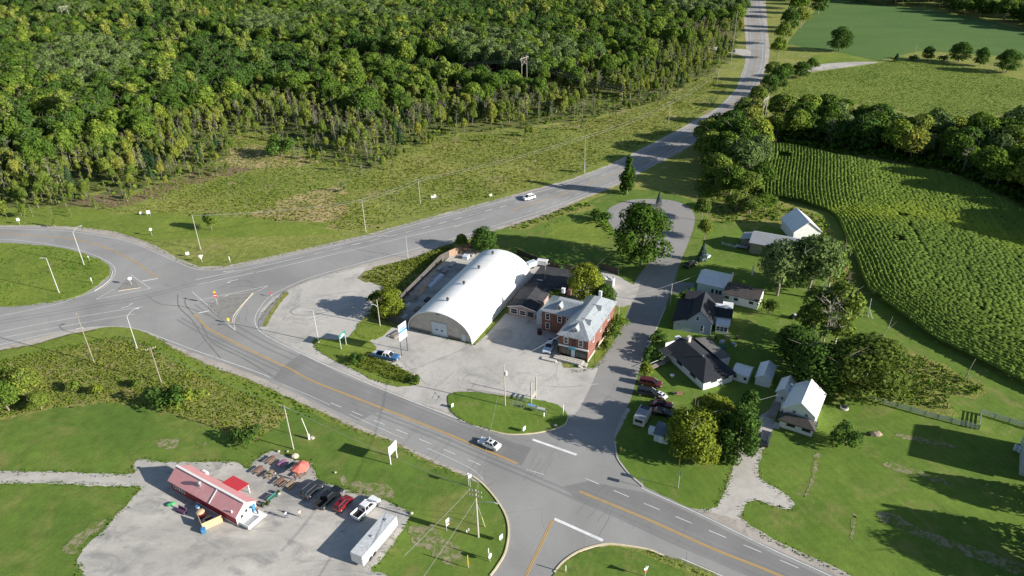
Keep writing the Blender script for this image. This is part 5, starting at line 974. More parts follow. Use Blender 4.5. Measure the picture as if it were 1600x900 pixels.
# ---- white arched storage building
q = site('arched_building', (638.6, 513.6), (742.5, 538), 'long white arched fabric building with four dark roof vents beside the parking lot', 'building')
Wq, Lq, Hq = 18.2, 36.8, 7.0
def arch(n, w_, h, p=1.0): return [(w_/2-w_/2*math.cos(math.pi*i/n), h*math.sin(math.pi*i/n)**.92) for i in range(n+1)]
A1, A2 = arch(40, Wq, Hq), arch(40, Wq-.5, Hq-.25); mb = MB()
ny = 24
for j in range(ny):
    y0, y1 = -.3+(Lq+.6)*j/ny, -.3+(Lq+.6)*(j+1)/ny
    for i in range(40): mb.face([(A1[i][0], y0, A1[i][1]), (A1[i][0], y1, A1[i][1]), (A1[i+1][0], y1, A1[i+1][1]), (A1[i+1][0], y0, A1[i+1][1])])
for i in range(40): mb.face([(A1[i][0], -.3, A1[i][1]), (A1[i+1][0], -.3, A1[i+1][1]), (A2[i+1][0]+.25, -.3, A2[i+1][1]), (A2[i][0]+.25, -.3, A2[i][1])])
mb.build('shell', B['canvas'], q, smooth=True)
ribs = MB()
for j in range(1, 16):
    y = Lq*j/16
    for i in range(40): ribs.face([(A1[i][0]-.0, y-.03, A1[i][1]+.012), (A1[i][0], y+.03, A1[i][1]+.012), (A1[i+1][0], y+.03, A1[i+1][1]+.012), (A1[i+1][0], y-.03, A1[i+1][1]+.012)])
ribs.build('seams', flat('fabric_seam', (.70, .71, .70), .6, var=.03), q)
for nm, yy in (('front_wall', .05), ('rear_wall', Lq-.1)):
    mb = MB(); mb.prism([(A2[i][0]+.25, A2[i][1]) for i in range(41)], yy, yy+.08); mb.build(nm, B['ply'], q)
mb = MB()
for x0, x1 in ((.7, 6.8), (11.4, 14.9)): mb.bx(x0, x1, -.04, .05, 0, .75)
mb.build('base_board', flat('dark_base', (.17, .16, .14), .9), q)
mb = MB(); mb.bx(6.7, 6.95, -.06, .05, 0, 4.0); mb.bx(11.15, 11.4, -.06, .05, 0, 4.0); mb.bx(6.95, 11.15, -.06, .05, 3.8, 4.0); mb.build('door_frame', B['ply'], q)
mb = MB(); 
for k in range(6): mb.bx(6.95, 11.15, -.03-.004*(k % 2), .05, .02+k*.63, .02+(k+1)*.63-.03)
dr = mb.build('overhead_door', B['side_blue'], q)
for xx in (8.3, 9.8): MB().bx(xx-.35, xx+.35, -.05, -.03, 1.55, 1.9).build('door_window', B['glass'], dr)
door(q, 15.9, -.02, .1, 1.0, 2.1, mat=B['side_blue'])
MB().bx(8.4, 9.3, -.02, .05, 6.2, 6.45).build('gable_vent', B['dark'], q)
MB().bx(11.9, 12.2, -.02, .05, 2.2, 2.5).build('wall_lamp', flat('red_lamp', (.4, .12, .06), .5), q)
qa = G(638.6, 513.6); qang = angle(qa, G(742.5, 538))
for px in ((699.6, 470), (725, 444), (748.4, 419.5), (770, 397)):
    p = G(px[0], px[1], 7.0); dx, dy = p[0]-qa[0], p[1]-qa[1]; lx = dx*math.cos(qang)+dy*math.sin(qang); ly = -dx*math.sin(qang)+dy*math.cos(qang)
    zz = Hq*max(0.05, 1-((lx-Wq/2)/(Wq/2))**2)**.5
    mb = MB(); mb.tube((lx, ly, zz-.3), (lx, ly, zz+.35), .2, .2, 10); mb.blob((lx, ly, zz+.6), .42, 12, 8); mb.build('roof_vent', B['dark'], q, smooth=False)
# ---- brick annex with the dark roof
an_ = site('brick_annex', (795, 492), (838.5, 500.5), 'long low building with a black roof and a pink brick gable front beside the arch', 'building')
wall_block(0, 7.4, 0, 13, 2.7, B['brick_pink'], an_, 'y', 3.55, 'front_wall'); wall_block(.6, 11.8, 13, 23.4, 2.9, B['wood'], an_, name='rear_wall')
gable_roof(0, 7.4, 0, 12.8, 2.7, 3.55, B['tar'], an_, 'y', .3, .12)
MB().bx(.3, 12.1, 12.9, 23.7, 2.92, 3.1).build('roof', B['tar'], an_)
mb = MB(); s_ = (3.55-2.7)/3.7
for sg in (0, 1):
    a, b = ((-.3, 2.7-s_*.3), (3.7, 3.55)) if not sg else ((3.7, 3.55), (7.7, 2.7-s_*.3)); mb.face([(a[0], -.34, a[1]), (b[0], -.34, b[1]), (b[0], -.34, b[1]+.2), (a[0], -.34, a[1]+.2)])
mb.build('fascia', B['white'], an_)
window(an_, 1.5, -.0, 1.5, 1.7, 1.4, fr=.12); window(an_, 3.9, 0, 1.4, 1.5, 1.2, fr=.1); window(an_, 6.1, 0, 1.4, 1.4, 1.2, frame=B['dark'])
MB().bx(2.2, 3.8, 15, 15.5, 3.1, 3.2).build('roof_patch', B['concrete'], an_)
# ---- two storey brick building
br = site('brick_building', (873.6, 555), (917.3, 566), 'two-storey red brick corner building with hipped metal roofs and dormers', 'building')
W1, D1, ZE = 7.2, 19.0, 6.2
mb = MB(); mb.bx(0, W1, 0, D1, 3.4, ZE); mb.bx(0, W1, .35, D1, 0, 3.4); mb.bx(0, .35, 0, .35, 0, 3.4); mb.bx(W1-.35, W1, 0, .35, 0, 3.4); mb.build('front_wing_wall', B['brick'], br)
mb = MB().bx(-8.3, 0, 8.6, 16.2, 0, 5.9); mb.build('rear_wing_wall', B['brick'], br)
MB().bx(W1, W1+.04, 0, 19, 0, .55).build('stone_base', M['concrete'], br)
hip_roof(0, W1, 0, D1, ZE, 8.6, B['tin'], br, 3.9, 3.4, 'y', .45, .85, dmat=B['tin_deck']); hip_roof(-8.3, 1.5, 8.6, 16.2, 5.9, 8.0, B['tin'], br, 3.4, 0, 'x', .4, .7, dmat=B['tin_deck'])
MB().bx(-.12, W1+.12, -.30, -.0, 3.05, 3.4).build('shop_cornice', B['white'], br)
mb = MB().bx(.35, W1-.35, .12, .3, .45, 3.05); sf = mb.build('shop_front', B['black'], br)
for i, (x0, x1) in enumerate(((.5, 1.7), (1.85, 2.7), (4.2, 5.0), (5.1, 6.7))): MB().bx(x0, x1, .06, .12, .8, 2.5).build('shop_window', B['green_glass'], sf)
MB().bx(3.0, 3.95, .05, .12, .45, 2.45).build('shop_door', B['side_blue'], sf)
MB().bx(2.5, 4.3, -.42, -.30, 2.75, 3.35).build('shop_sign', B['teal'], br)
for x in (1.7, 5.4): window(br, x, 0, 4.75, .85, 1.55, fr=.14, sill=True)
MB().bx(3.1, 4.1, -.05, 0, 3.7, 5.4).build('blind_window', flat('dark_brick', (.10, .05, .04), .9), br)
for x, z in ((-6.7, 4.3), (-3.5, 4.3), (-1.2, 4.3), (-6.7, 1.6), (-1.2, 1.6)): window(br, x, 8.6, z, .9, 1.6, fr=.14, sill=True)
for y in (3.5, 8.5, 14): window(br, W1, y, 4.6, .9, 1.6, '+x', fr=.12, sill=True)
for y in (3.0, 6.0): window(br, 0, y, 4.6, .9, 1.6, '-x', fr=.12)
def dormer(x, y, z, ang, w_, mat, depth=2.2):
    mb = MB(); mb.prism([(-w_/2, 0), (w_/2, 0), (w_/2, 1.05), (0, 1.75), (-w_/2, 1.05)], 0, depth); d = mb.build('dormer', mat, br); d.location = (x, y, z); d.rotation_euler = (0, 0, ang)
    gable_roof(-w_/2, w_/2, 0, depth, 1.05, 1.75, B['tin'], d, 'y', .22, .07); window(d, 0, 0, .65, w_*.55, .75, fr=.07)
dormer(3.6, 1.0, 6.5, 0, 1.25, B['side_white']); dormer(-4.0, 9.4, 6.15, 0, 1.25, B['terracotta'], 1.8); dormer(6.0, 4.6, 6.9, math.pi/2, 1.3, B['side_grey'], 1.9); dormer(6.0, 11.8, 6.9, math.pi/2, 1.3, B['side_grey'], 1.9)
for x, y, z0, z1 in ((-4.0, 15.2, 7.6, 9.0), (-6.0, 15.8, 7.4, 8.6)): MB().bx(x, x+.7, y, y+.6, z0, z1).bx(x-.08, x+.78, y-.08, y+.68, z1, z1+.14, 0).build('chimney', B['brick'] if x == -4.0 else B['white'], br)
MB().bx(3.2, 3.9, 17.6, 18.2, 7.6, 9.1).build('chimney', B['white'], br)
mb = MB(); mb.bx(-.6, 6.5, -2.2, -.3, 0, .5); 
for k in range(3): mb.bx(6.5, 7.6, -2.2, -.8, 0, .5-.16*(k+1)+.05)
for k in range(3): mb.bx(5.9+k*.35, 6.2+k*.35, -2.9, -2.2, 0, .45-.14*k)
mb.build('entrance_deck', M['concrete'], br)
mb = MB()
for i in range(9): mb.bx(-.55+i*.85, -.5+i*.85, -2.15, -2.1, .5, 1.5)
mb.bx(-.55, 6.3, -2.16, -2.1, 1.45, 1.52); mb.bx(-.55, 6.3, -2.16, -2.1, .95, 1.0); mb.build('railing', B['wood'], br)
# small lean-tos behind the brick building
MB().bx(-10.6, -8.3, 10.5, 13.5, 0, 3.0).build('lean_to', B['side_grey'], br); MB().prism([(-10.8, 3.0), (-8.3, 3.5), (-8.3, 3.65), (-10.8, 3.15)], 10.3, 13.7).build('lean_to_roof', B['tin'], br)
MB().bx(-8.3, -6.0, 16.2, 19.0, 0, 3.2).build('lean_to', B['side_grey'], br); MB().prism([(-8.5, 3.2), (-5.8, 3.4), (-5.8, 3.55), (-8.5, 3.35)], 16.2, 19.2).build('lean_to_roof', B['tin'], br)
# ---- restaurant with the red roof
rs = site('roadside_restaurant', (270.2, 764.6), (372, 822.2), 'long low restaurant with a faded red metal roof and white gable end', 'building')
wall_block(0, 18.0, 0, 4.3, 2.4, B['red_wall'], rs, 'x', 3.9); gable_roof(0, 18.0, 0, 4.3, 2.4, 3.9, B['red'], rs, 'x', .3, .1)
MB().bx(-.3, 18.3, 1.95, 2.35, 3.98, 4.12).build('ridge_cap', B['white'], rs)
MB().prism([(.0, .0), (4.3, 0), (4.3, 2.38), (2.15, 3.85), (0, 2.38)], 18.0, 18.06, axis='x').build('gable_end', B['side_white'], rs)
MB().prism([(-.3, 2.36), (2.0, 3.96), (2.0, 4.04), (-.3, 2.44)], 11.2, 11.4, axis='x').build('roof_rail', B['white'], rs)
mb = MB(); mb.bx(6.4, 8.2, .9, 1.7, 0, .3); mb.tube((7.3, 1.3, .3), (7.3, 1.3, 1.1), .22, .22, 10); mb.blob((7.3, 1.3, 1.2), .38, 10, 6); o = mb.build('roof_fan', B['steel'], rs); o.location = (0, 0, 2.9)
for x in (16.9,): MB().tube((x, .2, 2.5), (x, .2, 3.1), .12, .12, 8).build('vent_pipe', B['white'], rs)
for y, z in ((1.1, 1.5), (2.2, 1.9), (3.1, 1.9)): window(rs, 18.06, y, z, .4, .5, '+x', fr=.05, frame=B['dark'], mull=False)
door(rs, 18.06, 3.7, .3, .8, 1.8, '+x', B['blue'])
for x in (1.0, 2.0, 2.8, 3.5): window(rs, x, 0, 1.3, .5, 1.1, fr=.1)
mb = MB(); mb.bx(18.1, 20.6, .3, 4.3, .25, .4); mb.bx(20.5, 20.6, .3, 3.4, .4, 1.1); mb.bx(18.1, 20.6, .2, .3, .4, 1.1); mb.build('porch_deck', B['white'], rs)
MB().bx(17.96, 18.12, -.06, .1, 0, 2.3).build('corner_board', B['white'], rs)
MB().bx(6.8, 18.0, -.05, 0, .1, .3).build('skirt_board', B['white'], rs)
mb = MB(); mb.prism([(4.3, 2.42), (6.9, 2.05), (6.9, 2.13), (4.3, 2.52)], 9.2, 13.6, axis='x'); mb.build('side_canopy', B['red_canopy'], rs)
mb = MB(); 
for x in (9.4, 13.4): mb.bx(x-.06, x+.06, 6.6, 6.72, 0, 2.1)
mb.build('canopy_posts', B['white'], rs)
MB().bx(3.4, 4.6, 4.5, 5.0, .0, 2.6).build('menu_board', B['white'], rs)
# ---- houses east of the street
def house(name, A, Bp, lab): return site(name, A, Bp, lab, 'house')
h4 = house('house', (1088.2, 456), (1128.6, 465.3), 'house with a pale blue front block under a white metal roof and a brown-roofed wing')
wall_block(0, 7.4, 0, 8.0, 3.1, B['side_blue'], h4, 'x', 4.6, 'front_block_wall'); gable_roof(0, 7.4, 0, 8.0, 3.1, 4.6, B['tin_white'], h4, 'x', .35)
wall_block(7.6, 16.6, -2.0, 4.6, 2.6, B['side_white'], h4, 'x', 3.9, 'wing_wall'); gable_roof(7.75, 13.2, -2.0, 4.6, 2.6, 3.9, B['shingle_brown'], h4, 'x', .3); gable_roof(13.5, 16.6, -2.0, 4.6, 2.5, 3.75, B['shingle_brown'], h4, 'x', .3)
for x in (4.2, 5.4, 6.3): window(h4, x, 0, 1.4, .5, 1.1, frame=B['dark'], fr=.06)
for x in (8.6, 11.0, 14.9): window(h4, x, -2.0, 1.6, 1.0, .7, frame=B['dark'], fr=.06)
MB().bx(7.3, 7.6, .2, 7.8, 2.4, 4.2).build('party_wall_trim', B['white'], h4)
h5 = house('house', (1051.6, 515.1), (1108.4, 524.4), 'grey-blue gabled house with a black roof and a white sunroom wing')
wall_block(3.2, 9.0, 0, 9.5, 3.6, B['side_grey'], h5, 'y', 6.6); gable_roof(3.2, 9.0, 0, 9.5, 3.6, 6.6, B['shingle_black'], h5, 'y', .35)
mb = MB().prism([(0, 0), (3.2, 0), (3.2, 3.8), (0, 2.6)], 0, 11); mb.build('side_block_wall', B['side_grey'], h5); MB().prism([(-.5, 2.45), (3.4, 3.95), (3.4, 4.1), (-.5, 2.6)], -.35, 11.3).build('side_block_roof', B['shingle_black'], h5)
wall_block(9.0, 13.2, 5.2, 13, 2.9, B['side_white'], h5, 'x', 4.0, 'back_wing_wall'); gable_roof(1.5, 10.4, 9.8, 14.2, 3.4, 5.0, B['shingle_black'], h5, 'x', .3); wall_block(1.5, 10.4, 9.8, 14.2, 3.4, B['side_grey'], h5, 'x', 5.0, 'rear_block_wall')
gable_roof(9.4, 13.2, 5.2, 9.6, 2.9, 3.9, B['shingle_black'], h5, 'x', .3)
wall_block(10.0, 13.0, 1.9, 5.2, 2.4, B['side_white'], h5, name='sunroom_wall'); MB().prism([(9.9, 2.5), (13.2, 2.4), (13.2, 2.5), (9.9, 2.6)], 1.7, 5.3).build('sunroom_roof', flat('clear_roof', (.62, .66, .68), .2), h5)
for x in (10.6, 11.5, 12.4): window(h5, x, 1.9, 1.3, .7, 1.2, fr=.06)
window(h5, 5.6, 0, 4.3, .6, 1.0, fr=.12); window(h5, 6.8, 0, 1.7, .6, 1.5, fr=.12); window(h5, 1.2, 0, 1.9, .5, .5, fr=.1); MB().bx(9.0, 9.12, -.05, .1, 0, 3.5).build('corner_board', B['white'], h5)
h6 = house('house', (1098, 610), (1141.4, 596.8), 'long white bungalow with a hipped black shingle roof beside the parked cars')
wall_block(0, 7.8, 0, 14.6, 2.5, B['side_white'], h6); hip_roof(0, 7.8, 0, 14.6, 2.5, 4.1, B['shingle_black'], h6, 5.4, .0, 'y', .5)
MB().bx(-.2, 4.0, 14.7, 14.9, 2.4, 3.6).build('rear_gable', B['side_white'], h6)
wall_block(7.8, 11.2, 5.5, 14, 2.2, B['side_white'], h6, name='rear_block_wall'); MB().prism([(7.7, 3.0), (11.6, 2.2), (11.6, 2.35), (7.7, 3.15)], 5.3, 14.3).build('rear_block_roof', B['shingle_grey'], h6)
for x in (2.2, 2.75, 3.3, 5.2, 5.8, 6.4): window(h6, x, 0, 1.75, .4, .6, fr=.05, mull=False, frame=B['dark'])
for y in (3.2, 3.9, 4.6, 8.4, 9.1, 9.8): window(h6, 0, y, 1.6, .5, .9, '-x', fr=.07, frame=B['dark'])
mb = MB()
for y in (12.2, 13.3, 14.4): mb.bx(-2.0, -1.88, y-.06, y+.06, 0, 2.2)
mb.bx(-2.1, 0, 12.0, 14.5, .35, .45); mb.build('porch', B['wood'], h6); MB().prism([(-2.3, 2.2), (0, 2.5), (0, 2.6), (-2.3, 2.3)], 11.9, 14.8).build('porch_roof', B['shingle_black'], h6)
MB().bx(4.6, 5.3, 12.6, 13.3, 3.4, 5.0).bx(4.5, 5.4, 12.5, 13.4, 5.0, 5.1).build('chimney', M['concrete'], h6); MB().tube((3.9, 6.0, 4.0), (3.9, 6.0, 4.5), .14, .14, 8).build('vent_pipe', B['steel'], h6)
MB().bx(2.8, 4.0, 14.7, 15.6, 2.0, 4.2).build('stair_head', B['side_white'], h6)
h8 = house('house', (1221.4, 668), (1268, 683), 'white two-storey house with a bright white metal roof and a hipped brown porch')
wall_block(-.5, 5.6, 1.6, 10.2, 3.9, B['side_white'], h8, 'y', 6.3); gable_roof(-.5, 5.6, 1.6, 10.2, 3.9, 6.3, B['tin_white'], h8, 'y', .35)
wall_block(-3.3, -.5, 7.6, 12.4, 3.0, B['side_white'], h8, 'y', 4.2, 'wing_wall'); gable_roof(-3.3, -.5, 7.6, 12.6, 3.0, 4.2, B['tin_white'], h8, 'y', .3)
wall_block(-.6, 5.8, 0, 1.6, 2.2, B['side_white'], h8, name='porch_wall'); hip_roof(-.8, 6.0, -.4, 2.4, 2.2, 3.3, B['shingle_brown'], h8, 1.9, 1.9, 'x', .25, name='porch_roof')
for x in (1.5, 3.9): window(h8, x, 1.6, 3.6, .6, .6, fr=.1)
for x in (1.6, 4.6): window(h8, x, 0, 1.3, 1.5, .7, frame=B['dark'])
door(h8, .2, 0, .05, .8, 1.9); window(h8, -2.0, 7.6, 1.6, .5, .7, fr=.1); door(h8, 5.6, 3.0, .1, .9, 2, '+x'); MB().tube((-1.1, 5.2, 0), (-1.1, 5.2, 2.2), .55, .55, 12).build('water_tank', B['white'], h8, smooth=False)
mb = MB(); mb.bx(-3.6, -1.8, 2.0, 8.2, 0, .35); mb.build('side_deck', B['wood'], h8)
mb = MB().bx(-1.6, -.4, -.9, 1.0, 0, .12); mb.build('stone_step', M['concrete'], h8)
h9 = house('barn', (1167.4, 400.9), (1197.8, 406.6), 'long barn with a weathered grey metal roof behind the large poplars'); h9['category'] = 'barn'
wall_block(0, 12.5, 2.5, 11, 3.6, B['wood'], h9, 'x', 5.2); gable_roof(0, 12.5, 2.5, 11, 3.6, 5.2, B['galv'], h9, 'x', .4)
wall_block(-3.5, 0, 7, 12, 2.2, B['wood'], h9, name='lean_to_wall'); MB().prism([(-3.8, 2.1), (0, 2.9), (0, 3.0), (-3.8, 2.2)], 6.8, 12.2).build('lean_to_roof', B['galv'], h9)
mb = MB(); mb.bx(-4.5, -1, 4.2, 5.6, .5, .7); 
for x in (-4.4, -1.1): mb.bx(x-.05, x+.05, 4.3, 5.5, 0, .5)
mb.build('outdoor_table', B['steel'], h9)
hb = house('barn', (1238, 378), (1278, 372), 'small barn with a steep roof, one white slope catching the sun, above the poplars'); hb['category'] = 'barn'
wall_block(0, 8.2, 0, 10.5, 3.4, B['side_white'], hb, 'y', 6.6); gable_roof(0, 8.2, 0, 10.5, 3.4, 6.6, B['tin_white'], hb, 'y', .35); hb.rotation_euler[2] += R(-14)
# sheds
def shed(A, Bp, w_, d, z, zr, wm_, rm, lab, ridge='y', name='shed', win=True):
    s = site(name, A, Bp, lab, 'shed'); wall_block(0, w_, 0, d, z, wm_, s, ridge, zr); gable_roof(0, w_, 0, d, z, zr, rm, s, ridge, .2, .08); door(s, w_*.5, 0, .02, min(.9, w_*.4), z*.8)
    return s
s1 = shed((1178.9, 600.4), (1194.8, 604.6), 3.2, 6.0, 2.0, 3.0, B['side_white'], B['tin_white'], 'white garden shed with a pale blue metal roof between the two white houses')
s2 = shed((1143.5, 593), (1165, 599.4), 3.4, 3.8, 2.1, 2.9, B['side_white'], B['tin_white'], 'small white cottage shed with two dark windows at the end of the bungalow', 'x')
for x in (.6, 2.8): window(s2, x, 0, 1.2, .45, .45, frame=B['dark'], mull=False)
s3 = shed((1021.2, 689), (1041.6, 694.6), 2.8, 3.9, 1.9, 2.4, B['side_blue'], shingle('slate_blue', (.13, .16, .19)), 'low blue-grey shed under the yellowing maple', 'x')
MB().bx(-1.6, -.25, 1.6, 3.0, 0, 1.1).bx(-1.65, -.2, 1.55, 3.05, 1.1, 1.16).build('box', B['side_white'], s3)
s4 = site('red_shed', (1306, 431), (1316, 433), 'small red shed at the edge of the cornfield', 'shed'); wall_block(0, 2.6, 0, 3.0, 1.9, B['red_wall'], s4, 'y', 2.6); gable_roof(0, 2.6, 0, 3.0, 1.9, 2.6, flat('rusty_roof', (.26, .10, .07), .8), s4, 'y', .2, .07)
# storage container behind the brick building
ct = site('storage_container', (938, 449), (957, 452), 'pale corrugated storage container with junk on its roof behind the brick building', 'container'); MB().bx(0, 3.4, 0, 2.4, .12, 2.6).build('body', B['galv'], ct)
mb = MB()
for i in range(14): mb.bx(.15+i*.235, .25+i*.235, -.04, 0, .2, 2.5)
mb.build('ribs', B['galv'], ct); MB().bx(3.4, 3.46, .1, 2.3, .2, 2.5).build('door', B['white'], ct); 
tp = MB(); r_ = random.Random(4)
for i in range(7): tp.box((.6+i*.4, 1.2+r_.uniform(-.7, .7), 2.75), (.5, .5, .3), r_.random())
tp.build('roof_load', B['white'], ct)
for A, lb in (((826, 422), 'pale blue covered utility trailer parked behind the arched building'), ((838, 416), 'white covered utility trailer beside the blue one behind the annex')):
    u_ = site('utility_trailer', A, (A[0]+8, A[1]-3 if 'blue' in lb[:12] else A[1]+1), lb, 'trailer'); MB().bx(0, 3.2, 0, 1.7, .5, 1.9).build('box', B['side_blue'] if 'pale blue' in lb else B['side_white'], u_, bevel=.08)
    for y in (0, 1.7): MB().tube((1.6, y-.1, .33), (1.6, y+.1, .33), .33, .33, 12).build('wheel', B['black'], u_)
    MB().bx(3.2, 4.2, .8, .9, .5, .58).build('drawbar', B['steel'], u_)
# camper and truck body beside the street corner
cm = site('truck_camper', (988.5, 665), (1006, 670.5), 'boxy cream camper with a grey roof parked at the street corner', 'camper')
MB().bx(0, 2.4, 0, 4.6, .35, 2.4).build('body', flat('cream_panel', (.52, .50, .44), .6, var=.06), cm, bevel=.08); MB().bx(.1, 2.3, .1, 3.2, 2.4, 2.48).build('roof', flat('blue_grey_panel', (.25, .28, .32), .5), cm)
MB().bx(.25, 2.15, 3.3, 4.5, 2.4, 2.46).build('roof_opening', B['dark'], cm); window(cm, 1.2, 0, 1.6, 1.4, .5, frame=B['dark'], mull=False)
for y in (.9, 3.6):
    for x in (0, 2.4): MB().tube((x-.1, y, .34), (x+.1, y, .34), .34, .34, 14).build('wheel', B['black'], cm)
# white trailer in the restaurant lot
tr = thing('box_trailer', 'long white box trailer with a patchy grey roof beside the white pickup', 'trailer'); a = G(566, 871, 2.6); b = G(620, 807, 2.6); tr.location = (a[0], a[1], 0); tr.rotation_euler = (0, 0, angle(a, b))
MB().bx(0, 9.7, 0, 2.5, .55, 2.6).build('body', lined('trailer_side', (.72, .73, .74), 'X', 1.2, .03, .5, .8, dfac=.1), tr)
MB().bx(.03, 9.67, .03, 2.47, 2.6, 2.64).build('roof', flat('trailer_roof', (.50, .52, .53), .6, var=.25, scale=2.5, dirt=(.33, .34, .36)), tr)
for x in (1.8, 2.9):
    for y in (.12, 2.38): MB().tube((x, y-.13, .45), (x, y+.13, .45), .45, .45, 16).build('wheel', B['black'], tr)
for x in (4.2, 8.2): MB().bx(x-.22, x+.22, 1.1, 1.5, 2.64, 2.78).build('roof_hatch', B['steel'], tr)
MB().bx(-.04, 0, .15, 2.35, .65, 2.5).build('rear_door', B['white'], tr); MB().bx(7.8, 8.0, .2, 2.3, 0, .55).build('landing_gear', B['steel'], tr)
# house just out of the picture on the right: only its corner, tanks and shadow show
hr = house('house', (1592, 742), (1640, 757), 'pale grey-blue house at the right edge of the picture with two gas tanks')
wall_block(0, 9, 0, 10, 5.2, B['side_grey'], hr, 'y', 8.3); gable_roof(0, 9, 0, 10, 5.2, 8.3, B['shingle_grey'], hr, 'y', .4)
for i, (px, py) in enumerate(((1586, 703), (1592, 706))):
    a = G(px, py); t_ = thing('gas_tank', ['left upright pale gas tank beside the house at the right edge', 'right upright pale gas tank beside the house at the right edge'][i], 'tank', a); mb = MB().tube((0, 0, .05), (0, 0, 1.15), .38, .38, 16); mb.blob((0, 0, 1.15), (.38, .38, .2), 16, 6); mb.build('body', B['side_blue'], t_, smooth=False); MB().tube((0, 0, 1.3), (0, 0, 1.48), .1, .1, 8).build('valve', B['steel'], t_)
# ================================================================== VEHICLES, POLES, SIGNS, SMALL THINGS
def paint(name, c, rough=.3, metal=.0):
    m, t, b = newmat(name); b.inputs['Base Color'].default_value = (*c, 1); b.inputs['Roughness'].default_value = rough; b.inputs['Metallic'].default_value = metal; b.inputs['Coat Weight'].default_value = .6; b.inputs['Coat Roughness'].default_value = .1; return m
VP = dict(white=paint('car_white', (.74, .75, .76)), black=paint('car_black', (.012, .013, .015)), red=paint('car_red', (.20, .010, .013)), blue=paint('car_blue', (.05, .13, .26)), maroon=paint('car_maroon', (.085, .010, .013)), grey=paint('car_grey', (.03, .035, .04)), pale=paint('car_pale_blue', (.50, .60, .68)))
CG = glass_mat('car_glass', (.012, .015, .02)); TYRE = flat('tyre', (.02, .02, .02), .9); RIM = flat('rim', (.45, .46, .47), .3, .8); LH = flat('headlight', (.75, .76, .75), .15); LT = flat('tail_light', (.35, .02, .02), .3)
def frustum(mb, x0, x1, y, z0, X0, X1, Yy, z1, m=0):
    a = [(x0, -y, z0), (x1, -y, z0), (x1, y, z0), (x0, y, z0)]; b = [(X0, -Yy, z1), (X1, -Yy, z1), (X1, Yy, z1), (X0, Yy, z1)]
    mb.face(a[::-1], m); mb.face(b, m)
    for i in range(4): j = (i+1) % 4; mb.face([a[i], a[j], b[j], b[i]], m)
def vehicle(kind, name, rear, front, label, cat, col_, second=None, length=None):
    a, b = G(*rear), G(*front); c = ((a[0]+b[0])/2, (a[1]+b[1])/2); v = thing(name, label, cat, (c[0], c[1], .075), angle(a, b)); p = VP[col_]; p2 = VP[second] if second else p
    if kind == 'sedan':
        L, W_ = 2.35, .9; prof = [(-L, .32), (-L, .78), (-L+.12, .93), (-1.65, .98), (.85, .95), (1.9, .80), (L-.08, .68), (L, .5), (L, .28), (1.85, .22), (-1.85, .22)]; gh = (-1.75, .98, .80, .94, -1.05, .25, .60, 1.42)
    elif kind == 'suv':
        L, W_ = 2.35, .95; prof = [(-L, .38), (-L, .95), (-L+.05, 1.12), (.95, 1.08), (2.05, .98), (L, .8), (L, .38), (1.85, .3), (-1.85, .3)]; gh = (-2.25, 1.15, .84, 1.08, -1.95, .45, .66, 1.68)
    elif kind == 'van':
        L, W_ = 2.5, .97; prof = [(-L, .35), (-L, 1.0), (-L+.05, 1.1), (1.3, 1.05), (2.2, .9), (L, .7), (L, .35), (1.95, .28), (-1.95, .28)]; gh = (-2.42, 1.55, .86, 1.06, -2.2, .65, .70, 1.72)
    elif kind == 'small':
        L, W_ = 1.95, .85; prof = [(-L, .34), (-L, .9), (-L+.05, 1.0), (.9, .97), (1.7, .85), (L, .65), (L, .32), (1.5, .25), (-1.5, .25)]; gh = (-1.85, 1.0, .76, .96, -1.6, .35, .6, 1.5)
    else:
        L, W_ = 2.95, 1.0; prof = [(-L, .5), (-L, .72), (-.95, .72), (-.95, 1.12), (1.2, 1.12), (2.65, 1.05), (L, .85), (L, .45), (2.3, .38), (-2.3, .38)]; gh = (-.95, 1.35, .88, 1.1, -.72, .62, .70, 1.82)
    mb = MB().prism(prof, -W_, W_)
    if kind == 'pickup':
        for y0, y1 in ((-W_, -W_+.1), (W_-.1, W_)): mb.bx(-L, -.9, y0, y1, .7, 1.22)
    mb.build('body', p, v, bevel=.09 if kind != 'pickup' else .05)
    if kind == 'pickup':
        MB().bx(-L, -L+.09, -W_+.1, W_-.1, .72, 1.2).build('tailgate', p, v, bevel=.02); MB().bx(-L+.1, -1.0, -W_+.12, W_-.12, .725, .74).build('bed_liner', TYRE, v)
        if second: MB().bx(1.15, L-.15, -W_+.08, W_-.08, 1.085, 1.13).build('hood', p2, v, bevel=.03)
    x0, x1, y, z0, X0, X1, Y1, z1 = gh; mb = MB(); frustum(mb, x0, x1, y, z0-.03, X0, X1, Y1, z1); mb.build('windows', CG, v)
    mb = MB(); frustum(mb, X0-.06, X1+.06, Y1+.03, z1-.05, X0+.05, X1-.05, Y1-.06, z1+.05); mb.build('roof', p, v, bevel=.03)
    mb = MB()
    for s in (-1, 1):
        mb.tube((x0+.03, s*(y-.02), z0), (X0, s*Y1, z1), .05, .045, 5); mb.tube((x1-.03, s*(y-.02), z0), (X1, s*Y1, z1), .05, .045, 5); mb.tube(((x0+x1)/2-.2, s*(y+.005), z0), ((X0+X1)/2-.1, s*(Y1+.005), z1), .04, .04, 5)
    mb.build('window_pillars', p, v)
    if kind == 'sedan' or kind == 'small': MB().bx((X0+X1)/2-.2, (X0+X1)/2+.35, -.36, .36, z1+.05, z1+.056).build('sunroof', CG, v)
    if kind == 'suv':
        mb = MB(); 
        for s in (-1, 1): mb.bx(X0+.1, X1-.1, s*(Y1-.03)-.025, s*(Y1-.03)+.025, z1+.06, z1+.11)
        mb.build('roof_rails', RIM, v)
    rw = .33 if kind in ('sedan', 'small') else .38; wx = L-.85 if kind != 'small' else L-.6
